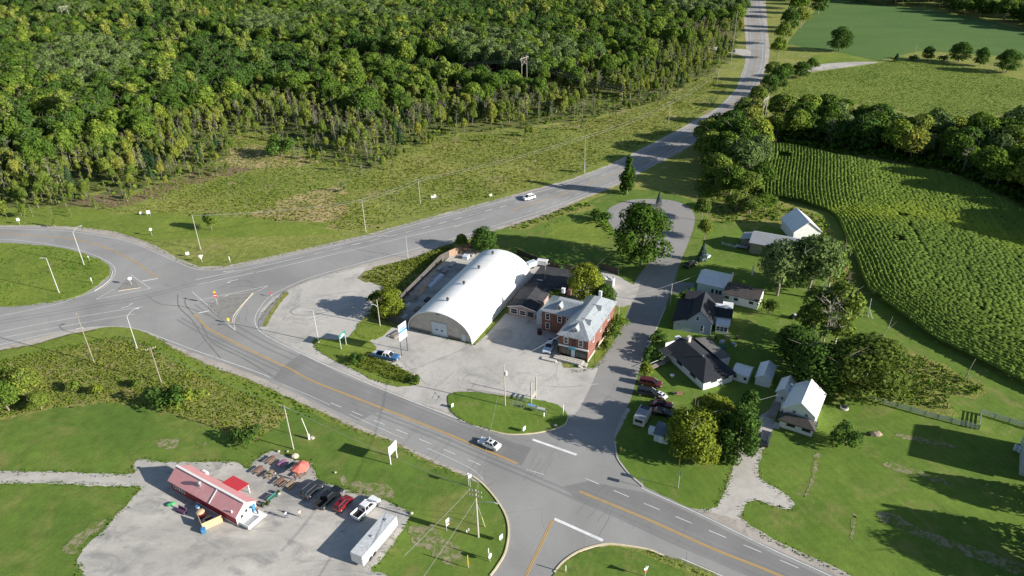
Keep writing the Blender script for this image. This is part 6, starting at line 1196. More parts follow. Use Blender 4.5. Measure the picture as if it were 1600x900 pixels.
    for sx in (-wx, wx):
        for s in (-1, 1):
            wl = MB().tube((sx, s*(W_-.2), rw-.03), (sx, s*(W_+.02), rw-.03), rw, rw, 18).build('wheel', TYRE, v); MB().tube((sx, s*(W_+.02), rw-.03), (sx, s*(W_+.035), rw-.03), rw*.62, rw*.55, 12).build('rim', RIM, wl)
    for s in (-1, 1):
        MB().bx(L-.12, L+.02, s*(W_-.28)-.2, s*(W_-.28)+.2, .58, .74).build('headlight', LH, v); zt = prof[1][1]
        MB().bx(-L-.02, -L+.1, s*(W_-.2)-.13, s*(W_-.2)+.13, zt-.22, zt-.04).build('tail_light', LT, v)
        MB().bx(x1-.35, x1-.2, s*(W_+.1)-.1, s*(W_+.1)+.1, z0+.02, z0+.18).build('mirror', p, v, bevel=.03)
    MB().bx(L, L+.03, -.45, .45, .42, .6).build('grille', TYRE, v)
    return v
vehicle('sedan', 'parked_car', (781, 704), (749, 690), 'white sedan driving on the main road toward the junction', 'car', 'white')['category'] = 'car'
vehicle('suv', 'moving_car', (836, 309), (817, 314), 'white car driving on the far highway above the arched building', 'car', 'white')
vehicle('suv', 'parked_car', (476, 780), (503, 757), 'black sport utility vehicle parked nearest the picnic tables', 'car', 'grey')
vehicle('pickup', 'pickup_truck', (498, 796), (530, 768), 'black pickup truck parked between the black utility vehicle and the red car', 'pickup', 'black')
vehicle('small', 'parked_car', (526, 801), (547, 780), 'small red car with a black bonnet stripe parked next to the black pickup', 'car', 'red')['label'] = 'small bright red car parked between the black and the white pickup'
vehicle('pickup', 'pickup_truck', (553, 816), (591, 781), 'large white pickup truck parked beside the long white trailer', 'pickup', 'white')
vehicle('pickup', 'pickup_truck', (585, 556.5), (627, 564), 'blue pickup truck with a white cab parked under the tall sign', 'pickup', 'blue')
for ch in scene.objects:
    if ch.parent and ch.parent.get('label', '').startswith('blue pickup') and ch.name.startswith(('roof', 'window_pillars')): ch.data.materials[0] = VP['white']
vehicle('pickup', 'pickup_truck', (865, 533), (853, 556), 'white pickup truck parked against the brick building in the shade', 'pickup', 'pale')
vehicle('van', 'minivan', (1000, 599), (1032, 605), 'dark red minivan parked beside the street in front of the bungalow', 'minivan', 'maroon')
vehicle('van', 'minivan', (997, 615), (1028, 620), 'black minivan parked beside the red one', 'minivan', 'black')
o = vehicle('small', 'covered_cart', (1028, 618), (1040, 624), 'tiny white cart parked past the nose of the black minivan', 'cart', 'white'); o.scale = (.6, .75, .7)
vehicle('sedan', 'parked_car', (1018, 634), (1048, 637), 'maroon old car in the shade below the tiny white cart', 'car', 'maroon')
vehicle('sedan', 'parked_car', (1020, 645), (1048, 650), 'black old car in the shade behind the cream camper', 'car', 'black')
vehicle('suv', 'parked_car', (1192, 699), (1197, 680), 'dark green-black sport utility vehicle on the gravel driveway', 'car', 'grey')
vehicle('suv', 'parked_car', (1172, 692), (1178, 673), 'white car on the driveway partly hidden by the cedars', 'car', 'white')
vehicle('sedan', 'parked_car', (1092, 410), (1108, 400), 'pale blue car parked beside the spruce above the blue garage', 'car', 'pale')
vehicle('sedan', 'parked_car', (1070, 420), (1086, 412), 'black car parked in the shade by the upper driveway', 'car', 'black')
# ---- poles and lamps
WD = flat('pole_wood', (.27, .235, .19), .9, var=.2); WDG = flat('pole_pale_wood', (.40, .37, .32), .9, var=.15); ALU = flat('lamp_metal', (.62, .63, .63), .45, .4); CER = flat('insulator', (.55, .55, .52), .4)
def hsolve(base, ty):
    x, y = G(*base); lo, hi = 0, 40
    for _ in range(40):
        m_ = (lo+hi)/2
        if rowof(x, y, m_)[1] > ty: lo = m_
        else: hi = m_
    return lo
WIRE = []
def upole(base, ty, label, arm=True, ang=0.0, transf=False, mat=None, lamp=None, arms=1, r=.125):
    x, y = G(*base); h = hsolve(base, ty); t = thing('utility_pole', label, 'utility pole', (x, y, 0), ang); mat = mat or WDG
    MB().tube((0, 0, -.3), (0, 0, h), r, r*.65, 10).build('pole', mat, t)
    if arm:
        for k in range(arms):
            z = h-.35-k*1.0; ar = MB().bx(-1.15, 1.15, -.16, -.05, z-.06, z+.06).build('crossarm', mat, t)
            for xx in (-1.05, -.55, .55, 1.05): MB().tube((xx, -.1, z+.06), (xx, -.1, z+.28), .05, .035, 6).build('insulator', CER, ar)
    if transf: mb = MB().tube((.38, 0, h-2.6), (.38, 0, h-1.6), .24, .24, 12); mb.bx(.1, .3, -.05, .05, h-2.3, h-2.2); mb.build('transformer', B['white'], t)
    if lamp:
        l = MB(); L_, z = lamp; n = 6; P = [(math.copysign(1, L_)*abs(L_)*i/n, 0, z+.9*math.sin(math.pi/2*i/n)) for i in range(n+1)]; l.path(P, .045, 6); o = l.build('lamp_arm', ALU, t)
        MB().box((P[-1][0]+math.copysign(.25, L_), 0, P[-1][2]), (.65, .24, .13)).build('lamp_head', ALU, o)
    WIRE.append((x, y, h, ang)); return t
hw = angle(G(653, 318), G(571, 363))+math.pi/2
P_ = {}
P_['a'] = upole((458.75, 702), 633.7, 'weathered wooden utility pole on the lawn above the picnic tables', ang=-.5)
P_['b'] = upole((252, 597.5), 542.5, 'brown utility pole with a white crossarm in the ditch weeds', ang=.55, mat=WD)
P_['c'] = upole((147, 566), 488.7, 'tall bare brown utility pole in the ditch at the left', arm=False, mat=WD)
P_['d'] = upole((313.75, 390), 336, 'leaning pale utility pole on the grass above the junction', arm=False)
P_['e'] = upole((571.75, 363), 312.5, 'pale utility pole left of another on the meadow edge above the highway', ang=hw)
P_['f'] = upole((656.75, 318.75), 281, 'pale utility pole beside the two grey boxes on the meadow edge', ang=hw)
P_['g'] = upole((913, 271), 213, 'pale utility pole above the dark road sign on the far highway verge', ang=hw)
P_['h'] = upole((1044.5, 192.5), 160, 'small distant utility pole in the meadow right of the wood', ang=hw)
P_['i'] = upole((1120, 135), 110, 'far utility pole in the shade beside the highway bend', ang=hw)
P_['j'] = upole((1142, 100), 18, 'very tall thin utility pole where the highway leaves the wood', ang=hw, arm=False)
P_['k'] = upole((747.5, 839), 765, 'large utility pole with crossarms and a street light by the corner kerb', ang=-.35, arms=2, lamp=(3.3, 8.2), r=.19)
P_['l'] = upole((789.5, 634.5), 570, 'utility pole with a white transformer on the oval grass island', arm=False, transf=True, mat=WDG)
P_['m'] = upole((965.75, 507.5), 465, 'wooden utility pole between the brick building and the street', arm=False)
P_['n'] = upole((1047, 477.5), 443, 'pale utility pole beside the street by the blue garage', arm=False)
P_['o'] = upole((852, 451), 411, 'brown utility pole standing behind the black annex roof', mat=WD, ang=.2)
P_['p'] = upole((594, 509.5), 468, 'pale utility pole with a small lamp beside the storage yard tree', arm=False, lamp=(-1.0, 5.6))
P_['q'] = upole((1428, 91), 68, 'leaning distant utility pole at the field hedgerow', arm=False)
P_['r'] = upole((1066, 709), 643, 'pale utility pole standing in front of the yellowing maple', arm=False)
P_['s'] = upole((637.5, 403), 369, 'thin grey pole on the highway verge above the storage yard', arm=False, r=.09, mat=ALU)
def lamp(base, ty, label, reach, ang=0, rise=1.2):
    x, y = G(*base); h = hsolve(base, ty); t = thing('street_lamp', label, 'street lamp', (x, y, 0), ang)
    MB().tube((0, 0, 0), (0, 0, h), .13, .08, 10).build('pole', ALU, t); n = 7; P = [(reach*i/n, 0, h+rise*math.sin(math.pi/2*i/n)) for i in range(n+1)]
    MB().path(P, .06, 6).build('arm', ALU, t); mb = MB().box((P[-1][0]+math.copysign(.3, reach), 0, P[-1][2]-.02), (.75, .3, .14)); mb.build('lamp_head', ALU, t, bevel=.03); MB().tube((0, 0, 0), (0, 0, .25), .24, .2, 10).build('base', M['concrete'], t)
lamp((92.5, 457.5), 404, 'white street lamp on the roundabout grass with a short arm to the left', -1.0, .1, .3)
lamp((131.5, 414), 363, 'street lamp at the tip of the left grass area, arm toward the upper road', 2.2, .5, 1.5)
lamp((214.5, 544.5), 495, 'white street lamp in the ditch with its arm over the junction', 2.4, .5, 1.6)
lamp((498, 535), 485, 'street lamp at the entrance of the parking lot with its arm to the left', -3.2, .1, .4)
# high voltage line: wooden H frames
dirl = math.atan2(T2[1]-T1[1], T2[0]-T1[0])
def hframe(c, h, label):
    t = thing('power_tower', label, 'power tower', (c[0], c[1], 0), dirl+math.pi/2)
    for s in (-2.6, 2.6): MB().tube((s, 0, -.3), (s, 0, h), .16, .12, 8).build('pole', WDG, t)
    MB().bx(-4.2, 4.2, -.1, .1, h-1.2, h-1.0).build('crossarm', WDG, t); mb = MB(); mb.tube((-2.6, 0, h-1.5), (2.6, 0, h-5), .09, .09, 6); mb.tube((2.6, 0, h-1.5), (-2.6, 0, h-5), .09, .09, 6); mb.build('cross_brace', WDG, t)
    for s in (-4, 0, 4): MB().tube((s, 0, h-1.2), (s, 0, h-2.2), .07, .07, 6).build('insulator', CER, t)
hframe(T1, 18, 'wooden H-frame power tower standing in the wood at the top left'); hframe(T2, 18, 'wooden H-frame power tower rising from the middle of the wood'); hframe(T3, 18, 'wooden H-frame power tower right of the highway bend')
def wire(name, pts, label, sag=.8, r=.025, mat=None):
    mb = MB()
    for a, b in zip(pts[:-1], pts[1:]):
        n = 10; L = math.dist(a, b); P = [tuple(a[j]+(b[j]-a[j])*i/n-(4*sag*(L/50)*(i/n)*(1-i/n) if j == 2 else 0) for j in range(3)) for i in range(n+1)]; mb.path(P, r, 4)
    return tag(mb.build(name, mat or flat('wire', (.30, .30, .30), .5), None), label, 'power line')
def top(k, dx=0, dz=0):
    t = P_[k]; h = max(v.co.z for v in [c for c in t.children if c.name.startswith('pole')][0].data.vertices)
    a = t.rotation_euler[2]; return (t.location.x+dx*math.cos(a), t.location.y+dx*math.sin(a), h-.2+dz)
for dx, nm in ((-1.0, 'front'), (1.0, 'rear')): wire('power_line', [top('d', 0), top('e', dx), top('f', dx), top('g', dx), top('h', dx), top('i', dx)], f'thin {nm} wire strung on the pale poles along the meadow edge')
wire('power_line', [top('c', 0, -.3), top('b'), top('a')], 'wire running through the ditch poles at the left'); wire('power_line', [top('a', .8), top('k', 0)], 'wire from the lawn pole to the large corner pole')
a = G(640, 930); b = G(600, 960)
wire('power_line', [top('k', -1), (a[0], a[1], 9)], 'upper of two pale wires leaving the corner pole toward the lower edge', .5, .03); wire('power_line', [top('k', 0, -2), (b[0]+6, b[1], 7)], 'lower of two pale wires leaving the corner pole toward the lower edge', .5, .03)
wire('power_line', [top('k', 0, -1), top('l'), top('m'), top('n')], 'wire from the corner pole over the oval island to the side street'); 
g1 = G(1092, 445); wire('power_line', [top('n'), (g1[0], g1[1], 3.5)], 'short service wire from the street pole to the blue garage', .3)
g1 = G(1216, 642); wire('power_line', [top('r', 0, -1.5), (g1[0], g1[1], 4.5)], 'service wire from the pole by the maples to the white house', .3)
for dx in (-4, 0, 4):
    n_ = (math.cos(dirl+math.pi/2)*dx, math.sin(dirl+math.pi/2)*dx); wire('power_line', [(t_[0]+n_[0], t_[1]+n_[1], 15.5) for t_ in (T1, T2, T3)], {-4: 'near', 0: 'middle', 4: 'far'}[dx]+' high voltage wire crossing the wood between the H-frame towers', 2.0, .04)
# guy wires and marker of the corner pole
cx_, cy_ = G(747.5, 839); mb = MB(); e1 = G(758, 824); e2 = G(739, 806); mb.tube((cx_, cy_, 8.5), (*e1, .1), .03, .03, 5); mb.tube((cx_, cy_, 8.5), (*e2, .1), .03, .03, 5); tag(mb.build('guy_wire', ALU), 'pair of guy wires bracing the large corner pole', 'guy wire')
mb = MB(); a = G(758, 824); mb.tube((*a, .1), (a[0]-.5, a[1]+.3, 2.2), .06, .06, 6); tag(mb.build('guy_guard', flat('guard_yellow', (.62, .52, .10), .5)), 'yellow plastic guard on the guy wire of the corner pole', 'guard')
# television antenna mast and swing
x, y = G(1262.5, 597); t = thing('antenna_mast', 'tall lattice television antenna mast behind the white house', 'antenna', (x, y, 0), .2); mb = MB()
for i in range(3): a = i*2.09; mb.tube((.25*math.cos(a), .25*math.sin(a), 0), (.12*math.cos(a), .12*math.sin(a), 10), .03, .03, 5)
for k in range(20):
    for i in range(3): a, b = i*2.09, (i+1)*2.09; r0 = .25-.0065*k*1; mb.tube((r0*math.cos(a), r0*math.sin(a), k*.5), (r0*math.cos(b), r0*math.sin(b), k*.5+.5), .015, .015, 4)
mb.build('mast', ALU, t); mb = MB(); mb.bx(-1.9, 1.9, -.03, .03, 10.1, 10.16)
for i in range(9): mb.bx(-1.8+i*.42, -1.77+i*.42, -.8+.06*i, .8-.06*i, 10.12, 10.15)
mb.tube((0, 0, 9.9), (0, 0, 10.4), .03, .03, 5); mb.build('aerial', ALU, t)
x, y = G(1504, 596); t = thing('leaning_post', 'leaning grey post with a prop in the scrub beside the cornfield', 'post', (x, y, 0), 0); MB().tube((0, 0, 0), (1.6, .6, 5.6), .1, .07, 8).build('post', WD, t); MB().tube((1.9, -1.2, 0), (.6, .2, 2.2), .06, .06, 6).build('prop', WD, t)
x, y = G(1356, 496); t = thing('clothes_pole', 'pale clothes-line pole at the edge of the cornfield', 'pole', (x, y, 0), 0); MB().tube((0, 0, 0), (.2, .9, 5.0), .09, .06, 8).build('post', ALU, t); MB().tube((.9, -.6, 0), (.1, .3, 2.2), .06, .05, 6).build('brace', ALU, t)
# ---- signs
SB = flat('sign_face', (.72, .74, .75), .4, var=.04); SG = flat('sign_green', (.03, .20, .15), .4, var=.05); SR = flat('sign_red', (.55, .03, .04), .4); SY = flat('sign_yellow', (.62, .42, .05), .4); SD = flat('sign_dark', (.06, .08, .12), .5); SBl = flat('sign_blue', (.05, .20, .50), .4)
def sign(base, ty, w_, h, label, ang=0, posts=1, mat=None, shape='rect', pm=None, cat='sign', name='road_sign', base2=None):
    x, y = G(*base); H_ = hsolve(base, ty)
    if base2: b = G(*base2); ang = angle((x, y), b); w_ = dist((x, y), b)+w_; cxx = dist((x, y), b)/2; xs_ = (0, dist((x, y), b))
    else: cxx = 0; xs_ = (0,) if posts == 1 else (-w_*.38, w_*.38)
    t = thing(name, label, cat, (x, y, .05), ang); pm = pm or ALU
    for xx in xs_: MB().tube((xx, .05, 0), (xx, .05, H_ if shape == 'rect' else H_-.1), .05 if not base2 else .1, None, 8).build('post', pm, t)
    mb = MB(); z0, z1 = H_-h, H_; mat = mat or SB
    if shape == 'rect': mb.bx(cxx-w_/2, cxx+w_/2, -.06, -.0, z0, z1)
    else:
        n = {'round': 20, 'diamond': 4, 'octagon': 8, 'triangle': 3}[shape]; o_ = {'round': 0, 'diamond': 0, 'octagon': math.pi/8, 'triangle': -math.pi/2}[shape]; mb.prism([(math.cos(o_+2*math.pi*i/n)*w_/2, (z0+z1)/2+math.sin(o_+2*math.pi*i/n)*h/2) for i in range(n)], -.06, -.0)
    mb.build('panel', mat, t); return t, H_, cxx
sign((31, 351), 341, .9, 1.0, 'white back of a road sign at the far left of the upper road', .5)
sign((238, 369), 356, 1.1, 1.2, 'white sign back on a post beside the upper road', .7, shape='diamond')
sign((221, 336), 331, .9, .8, 'left of two small white boards on the grass above the junction', .3, posts=2); sign((233, 337), 329, 1.2, 1.2, 'right, larger of two white boards on the grass above the junction', .3, posts=2)
sign((294, 401), 394, 1.0, .9, 'small white sign left of the foot of the leaning pole', .5); sign((316, 410), 397, 1.5, 1.8, 'white arrow-shaped sign nearest the junction corner', .5, shape='triangle')
sign((360, 411), 401, .25, 1.2, 'narrow white marker post on the grass by the highway edge', .2); sign((145, 444), 434, .25, 1.1, 'narrow white marker post at the tip of the left grass area', .2)
sign((206, 446), 433, 1.1, 1.0, 'white sign on the small concrete island at the left', .6, shape='octagon'); sign((498-358, 408), 400, .3, .5, 'tiny white tag on the foot of the left street lamp', .2)
t, H_, c_ = sign((340, 477), 459, 1.1, 1.1, 'round red and white no-entry sign with an orange diamond on the concrete island', .15, shape='round', mat=SR); MB().bx(-.38, .38, -.09, -.06, H_-.66, H_-.44).build('white_bar', SB, t); MB().prism([(math.cos(math.pi/2*i)*.45, H_+.45+math.sin(math.pi/2*i)*.45) for i in range(4)], -.04, .0).build('upper_panel', SY, t)
sign((358, 505), 497, .6, .9, 'yellow hazard marker at the lower tip of the concrete island', .3, mat=SY); sign((349+76, 476-12), 457, .5, .5, 'small red marker on the kerbed strip beside the gravel lot', .3, mat=SR)
sign((676, 312), 306, .9, .9, 'left grey cabinet box on the verge beside the meadow pole', .1, posts=2, name='roadside_box', cat='box'); sign((680, 311), 304, .8, 1.1, 'right grey cabinet box on the verge beside the meadow pole', .1, posts=2, name='roadside_box', cat='box'); sign((767, 308), 303, .9, .9, 'small white sign on the verge above the far highway lanes', .2)
sign((913, 270), 256, 1.8, 2.6, 'dark back of a large road sign below the far pole', .9, posts=2, mat=SD)
sign((1061, 727), 710, .12, 2.2, 'thin yellow post on the corner lawn below the maples', 0, mat=SY, name='marker_post', cat='post'); sign((1060, 763), 738, .8, .8, 'road sign seen edge-on near the kerb of the corner lawn', 1.35, mat=SD)
sign((884, 896), 884, .15, 1.2, 'short pale stake at the lower corner island', 0, name='marker_post', cat='post'); t, H_, c_ = sign((1008, 902), 884, 1.2, 1.6, 'pointed white sign with red and orange lettering at the bottom edge', .6, shape='triangle'); MB().bx(-.3, .3, -.09, -.06, H_-1.35, H_-1.0).build('red_lettering', SR, t)
sign((1003, 761), 746, .8, .8, 'small dark sign beside the kerb of the corner lawn', 1.2, mat=SD)
t, H_, c_ = sign((628, 556), 509, .5, 4.3, 'tall white and blue business sign on two posts above the parked blue pickup', base2=(637.5, 548.5), pm=SD, name='business_sign')
W0, W2 = -.25, c_*2+.25; MB().bx(W0+.02, W2-.02, -.09, -.06, H_-2.35, H_-1.75).bx(W0+.4, W2-.2, -.09, -.06, H_-1.6, H_-1.2).build('blue_band', SBl, t); MB().bx(W0+.3, W2-.5, -.09, -.06, H_-1.0, H_-.4).build('pale_band', flat('pale_blue', (.4, .5, .75), .5), t); MB().bx(W0+.1, W2-.1, -.085, -.06, H_-2.75, H_-2.65).build('line', SD, t)
t, H_, c_ = sign((533.5, 546), 524, .6, 1.25, 'wide teal-green place name sign on two posts at the parking entrance', base2=(541.5, 539), mat=SG, name='place_sign')
for k, (a_, b_) in enumerate(((.25, .75), (.95, 1.35))): MB().bx(c_-b_+.25, c_+b_*.7, -.085, -.06, H_-.55-.42*k, H_-.32-.42*k).build('lettering', SB, t)
sign((611, 726), 699, .5, 2.1, 'large blank white billboard on two posts on the roadside lawn', base2=(620.8, 715.5), pm=SB, name='billboard')
sign((735, 761), 742, .7, .7, 'white sign cluster, lower panel, on a post near the corner pole', .7); sign((732.5, 759), 739, .5, .5, 'small white panel on its own post beside the sign cluster', .4, shape='diamond')
t, H_, c_ = sign((701, 828), 810, 1.1, 1.5, 'white sandwich board with a brown picture on the corner lawn', .9, posts=2); MB().bx(-.35, .35, -.09, -.06, H_-1.3, H_-.8).build('picture', flat('brown_print', (.25, .13, .06), .6), t)
sign((731, 834), 827, .6, .6, 'small white lawn sign left of the foot of the corner pole', .8); sign((783, 846), 836, .8, 1.0, 'small white sign near the corner kerb right of the pole', .8); sign((766, 878), 865, .8, 1.1, 'white oval sign at the lower end of the corner lawn', .9, shape='round'); sign((764, 874), 857, .12, 2.0, 'thin pale stake beside the white oval sign', .3, name='marker_post', cat='post')
sign((732, 888), 868, .12, 2.4, 'thin yellow-green stake in the lower corner lawn', .3, mat=SY, name='marker_post', cat='post')
sign((707, 637), 631, .7, .8, 'small white board at the left end of the oval island', .9); sign((819, 675), 667, .9, .9, 'small white board at the lower edge of the oval island', .9); sign((850, 652), 645, .2, 1.0, 'short white stake on the right part of the oval island', .6); sign((880, 651), 632, .1, 2.0, 'thin metal post at the right tip of the oval island', .6)
# empty sign frame and metal racks on the oval island
a, b = G(830, 631), G(837.5, 622); t = thing('sign_frame', 'tall bare wooden sign frame on the oval grass island', 'sign frame', (*a, .1), angle(a, b)); d_ = dist(a, b)
for xx in (0, d_): MB().bx(xx-.09, xx+.09, -.09, .09, 0, 5.6).build('post', WDG, t)
for z in (.9, 1.3, 1.7): MB().bx(.1, d_-.1, -.04, .04, z, z+.22).build('board', WDG, t)
for i, (px, py, lb) in enumerate(((822, 640, 'blue-topped metal rack on the oval grass island'), (837, 645, 'grey metal rack right of the blue-topped one'), (806, 628, 'grey metal frame rack behind the blue-topped one'), (798, 636, 'low grey metal rack beside the transformer pole'))):
    t = thing('metal_rack', lb, 'rack', (*G(px, py), .15), -.4); mb = MB(); Lr = 2.4
    for xx in (0, Lr/2, Lr):
        for yy in (0, .8): mb.bx(xx-.03, xx+.03, yy-.03, yy+.03, 0, 1.0)
    for z in (.5, 1.0):
        for yy in (0, .8): mb.bx(0, Lr, yy-.025, yy+.025, z-.025, z+.025)
    mb.build('frame', ALU, t)
    if i < 2: MB().bx(.2, Lr-.5, .05, .75, 1.03, 1.09).build('top_panel', flat('rack_blue', (.16, .30, .46), .5) if i == 0 else ALU, t)
def rock(px, py, r, label, mat=None): 
    mb = MB().blob((0, 0, r*.45), (r, r*.8, r*.62), 9, 6, jit=.22); o = mb.build('boulder', mat or flat('stone', (.48, .42, .33), .9, var=.2), None); x, y = G(px, py); o.location = (x, y, .05); tag(o, label, 'rock')
rock(461, 715, .8, 'large tan boulder on the lawn above the coral umbrella'); rock(435.5, 706.5, .35, 'pale stone beside the foot of the lawn pole'); rock(449.5, 706, .25, 'smallest pale stone right of the lawn pole foot'); rock(868, 666, .45, 'pale stone at the kerb of the oval island'); rock(524, 739, .25, 'small pale stone in the rough lawn right of the umbrella'); rock(643, 803, .35, 'pale stone on the lawn behind the long trailer')
# hydrant, cabinet
t = thing('fire_hydrant', 'yellow fire hydrant at the kerb of the corner lawn', 'hydrant', (*G(970, 704), .02)); MB().tube((0, 0, 0), (0, 0, .75), .16, .14, 10).build('barrel', SY, t); MB().blob((0, 0, .78), (.18, .18, .14), 10, 5).build('cap', SY, t); MB().tube((-.28, 0, .5), (.28, 0, .5), .07, .07, 8).build('nozzles', SY, t)
x, y = G(483, 686); t = thing('pump_fixture', 'white standpipe with a round cover on the lawn right of the lawn pole', 'pipe', (x, y, 0)); MB().tube((0, 0, 0), (0, 0, 1.3), .28, .22, 10).build('pipe', B['white'], t); MB().tube((.7, .1, .1), (.7, .1, .35), .4, .4, 12).build('cover', B['concrete'], t); MB().tube((0, 0, 1.3), (-.9, .6, 5.0), .06, .06, 6).build('mast', B['white'], t)
# ---- picnic area
def picnic(px, py, ang, top_, label, umbrella=None):
    t = thing('picnic_table', label, 'picnic table', (*G(px, py), .04), ang); MB().bx(-.95, .95, -.36, .36, .70, .76).build('tabletop', top_, t)
    for s in (-1, 1): MB().bx(-.95, .95, s*.72-.14, s*.72+.14, .42, .47).build('bench', top_, t)
    for xx in (-.65, .65):
        mb = MB(); mb.tube((xx, -.8, 0), (xx, -.25, .7), .05, .05, 5); mb.tube((xx, .8, 0), (xx, .25, .7), .05, .05, 5); mb.bx(xx-.03, xx+.03, -.75, .75, .36, .42); mb.build('leg_frame', B['wood_dark'], t)
    return t
PB = flat('table_brown', (.24, .13, .09), .8, var=.2); PT = flat('table_tan', (.33, .24, .15), .8, var=.2); PP = flat('table_purple', (.36, .15, .27), .7, var=.15); PG = flat('table_teal', (.03, .14, .11), .7, var=.15)
for px, py, m_, lb in ((424, 721, PB, 'brown picnic table farthest up, nearest the lawn'), (405, 737, PB, 'brown picnic table at the left end of the front row'), (422, 744, PT, 'brown-grey picnic table second in the front row'), (439, 755, PB, 'reddish-brown picnic table third in the front row'), (454, 760, PT, 'tan picnic table at the right end, nearest the parked cars'), (442, 727, PP, 'purple picnic table in the back row'), (456, 731, PG, 'teal-green picnic table beside the coral umbrella'), (470, 743, PB, 'brown picnic table under the coral umbrella')):
    picnic(px, py, .95, m_, lb)
x, y = G(472, 741.5); t = thing('parasol', 'big coral red parasol over a picnic table', 'parasol', (x, y, 0)); MB().tube((0, 0, 0), (0, 0, 2.5), .035, .035, 8).build('pole', B['wood'], t); mb = MB(); n = 8
for i in range(n):
    a, b = 2*math.pi*i/n, 2*math.pi*(i+1)/n; rr = 1.75; mb.face([(0, 0, 2.65), (rr*math.cos(a), rr*math.sin(a), 2.05), (rr*math.cos(b), rr*math.sin(b), 2.05)]); mb.face([(rr*math.cos(a), rr*math.sin(a), 2.05), (rr*math.cos(a), rr*math.sin(a), 1.92), (rr*math.cos(b), rr*math.sin(b), 1.92), (rr*math.cos(b), rr*math.sin(b), 2.05)])
mb.build('canopy', flat('coral_cloth', (.72, .20, .15), .8, var=.06), t)
for px, py, lb in ((436, 772, 'round pale planter farthest from the restaurant door'), (419, 789, 'dark barrel-shaped planter third from the top'), (411, 792, 'dark planter nearest the restaurant door')):
    t = thing('planter', lb, 'planter', (*G(px, py), .04)); MB().tube((0, 0, 0), (0, 0, .5), .25, .33, 12).build('pot', B['concrete'] if 'pale' in lb else B['wood_dark'], t); r_ = np.random.default_rng(px); v_ = clump_leaves([(0, 0, .6, .35, .35, .25)], 60, .1, r_); np_mesh('plant', v_, np.arange(len(v_)).reshape(-1, 4), LM['maple'], t)
t = thing('bench', 'dark green bench on the gravel between the tables and the restaurant', 'bench', (*G(427, 780), .04), .95); MB().bx(-.9, .9, -.2, .2, .42, .47).build('seat', PG, t); MB().bx(-.9, .9, .2, .25, .5, .9).build('backrest', PG, t)
for s in (-.75, .75): MB().bx(s-.04, s+.04, -.2, .22, 0, .42).build('leg', B['dark'], t)
# things behind the restaurant
def simple(name, px, py, ang, label, cat, mbs, z=.04):
    t = thing(name, label, cat, (*G(px, py), z), ang)
    for nm, mb, mt in mbs: mb.build(nm, mt, t)
    return t
bw = MB(); bw.bx(0, 3.4, -.05, .05, 0, 1.6); bw2 = MB(); bw2.bx(-.05, .05, 0, 2.2, 0, 1.6)
simple('plywood_screen', 318, 829, -.55+1.15, 'L-shaped plywood screen behind the restaurant', 'screen', [('long_panel', bw, B['wood_new']), ('short_panel', MB().bx(-.05, .05, 0, 2.4, 0, 1.6), B['wood_new'])])
simple('waste_bin', 319, 832, .3, 'blue bin at the corner of the plywood screen', 'bin', [('body', MB().bx(-.35, .35, -.35, .35, 0, .85), B['blue']), ('lid', MB().bx(-.38, .38, -.38, .38, .86, .93), SBl)])
simple('round_tank', 315, 807, 0, 'round red tank with a yellow top behind the restaurant', 'tank', [('body', MB().tube((0, 0, 0), (0, 0, 1.1), .75, .8, 16), VP['maroon']), ('top', MB().blob((0, 0, 1.1), (.78, .78, .35), 16, 6), B['wood_new'])])
simple('barrel', 311, 797, 0, 'blue-grey barrel between the red tank and the restaurant wall', 'barrel', [('body', MB().tube((0, 0, 0), (0, 0, 1.0), .45, .45, 14), B['side_grey']), ('lid', MB().tube((0, 0, 1.01), (0, 0, 1.06), .42, .42, 14), B['blue'])])
simple('cardboard_pile', 328, 815, .3, 'dark stack of crates inside the plywood screen', 'crates', [('lower_crate', MB().bx(-1, 1, -.6, .6, 0, .6), B['side_grey']), ('upper_crate', MB().bx(-.6, .5, -.4, .4, .62, 1.0), B['wood_dark'])])
simple('tarpaulin', 267, 789, .4, 'crumpled bright green tarpaulin left of the restaurant corner', 'tarpaulin', [('cloth', MB().blob((0, 0, .2), (.9, .5, .3), 9, 5, jit=.5), flat('green_plastic', (.06, .30, .12), .5))])
simple('old_sofa', 284, 800, -.5, 'dark purple seat in the shade behind the restaurant', 'seat', [('seat', MB().bx(-1, 1, -.4, .4, 0, .45), flat('purple_cloth', (.08, .04, .09), .9)), ('backrest', MB().bx(-1, 1, .3, .45, .46, .9), flat('purple_cloth', (.08, .04, .09), .9))])
# ---- fences
def fence(name, pts, h, label, mat, rails=None, step=2.4, solid=True, pm=None):
    W_ = [G(*p) for p in pts]; t = thing(name, label, 'fence', (*W_[0], 0)); ox, oy = W_[0]; pan = MB()
    for a, b in zip(W_[:-1], W_[1:]):
        L = dist(a, b); an = angle(a, b); n = max(1, round(L/step)); c = ((a[0]+b[0])/2-ox, (a[1]+b[1])/2-oy)
        if solid: pan.box((c[0], c[1], h/2+.05), (L, .05, h-.1), an)
        else:
            for z in rails: pan.box((c[0], c[1], z), (L, .04, .16), an)
        for i in range(n+1): x, y = a[0]+(b[0]-a[0])*i/n-ox, a[1]+(b[1]-a[1])*i/n-oy; MB().box((x, y, h/2+.05), (.12, .12, h+.1), an).build('post', pm or mat, t)
    pan.build('boards', mat, t); return t
FB = lined('fence_boards', (.085, .08, .075), 'A', .18, .1, .9, .6, dfac=.3)
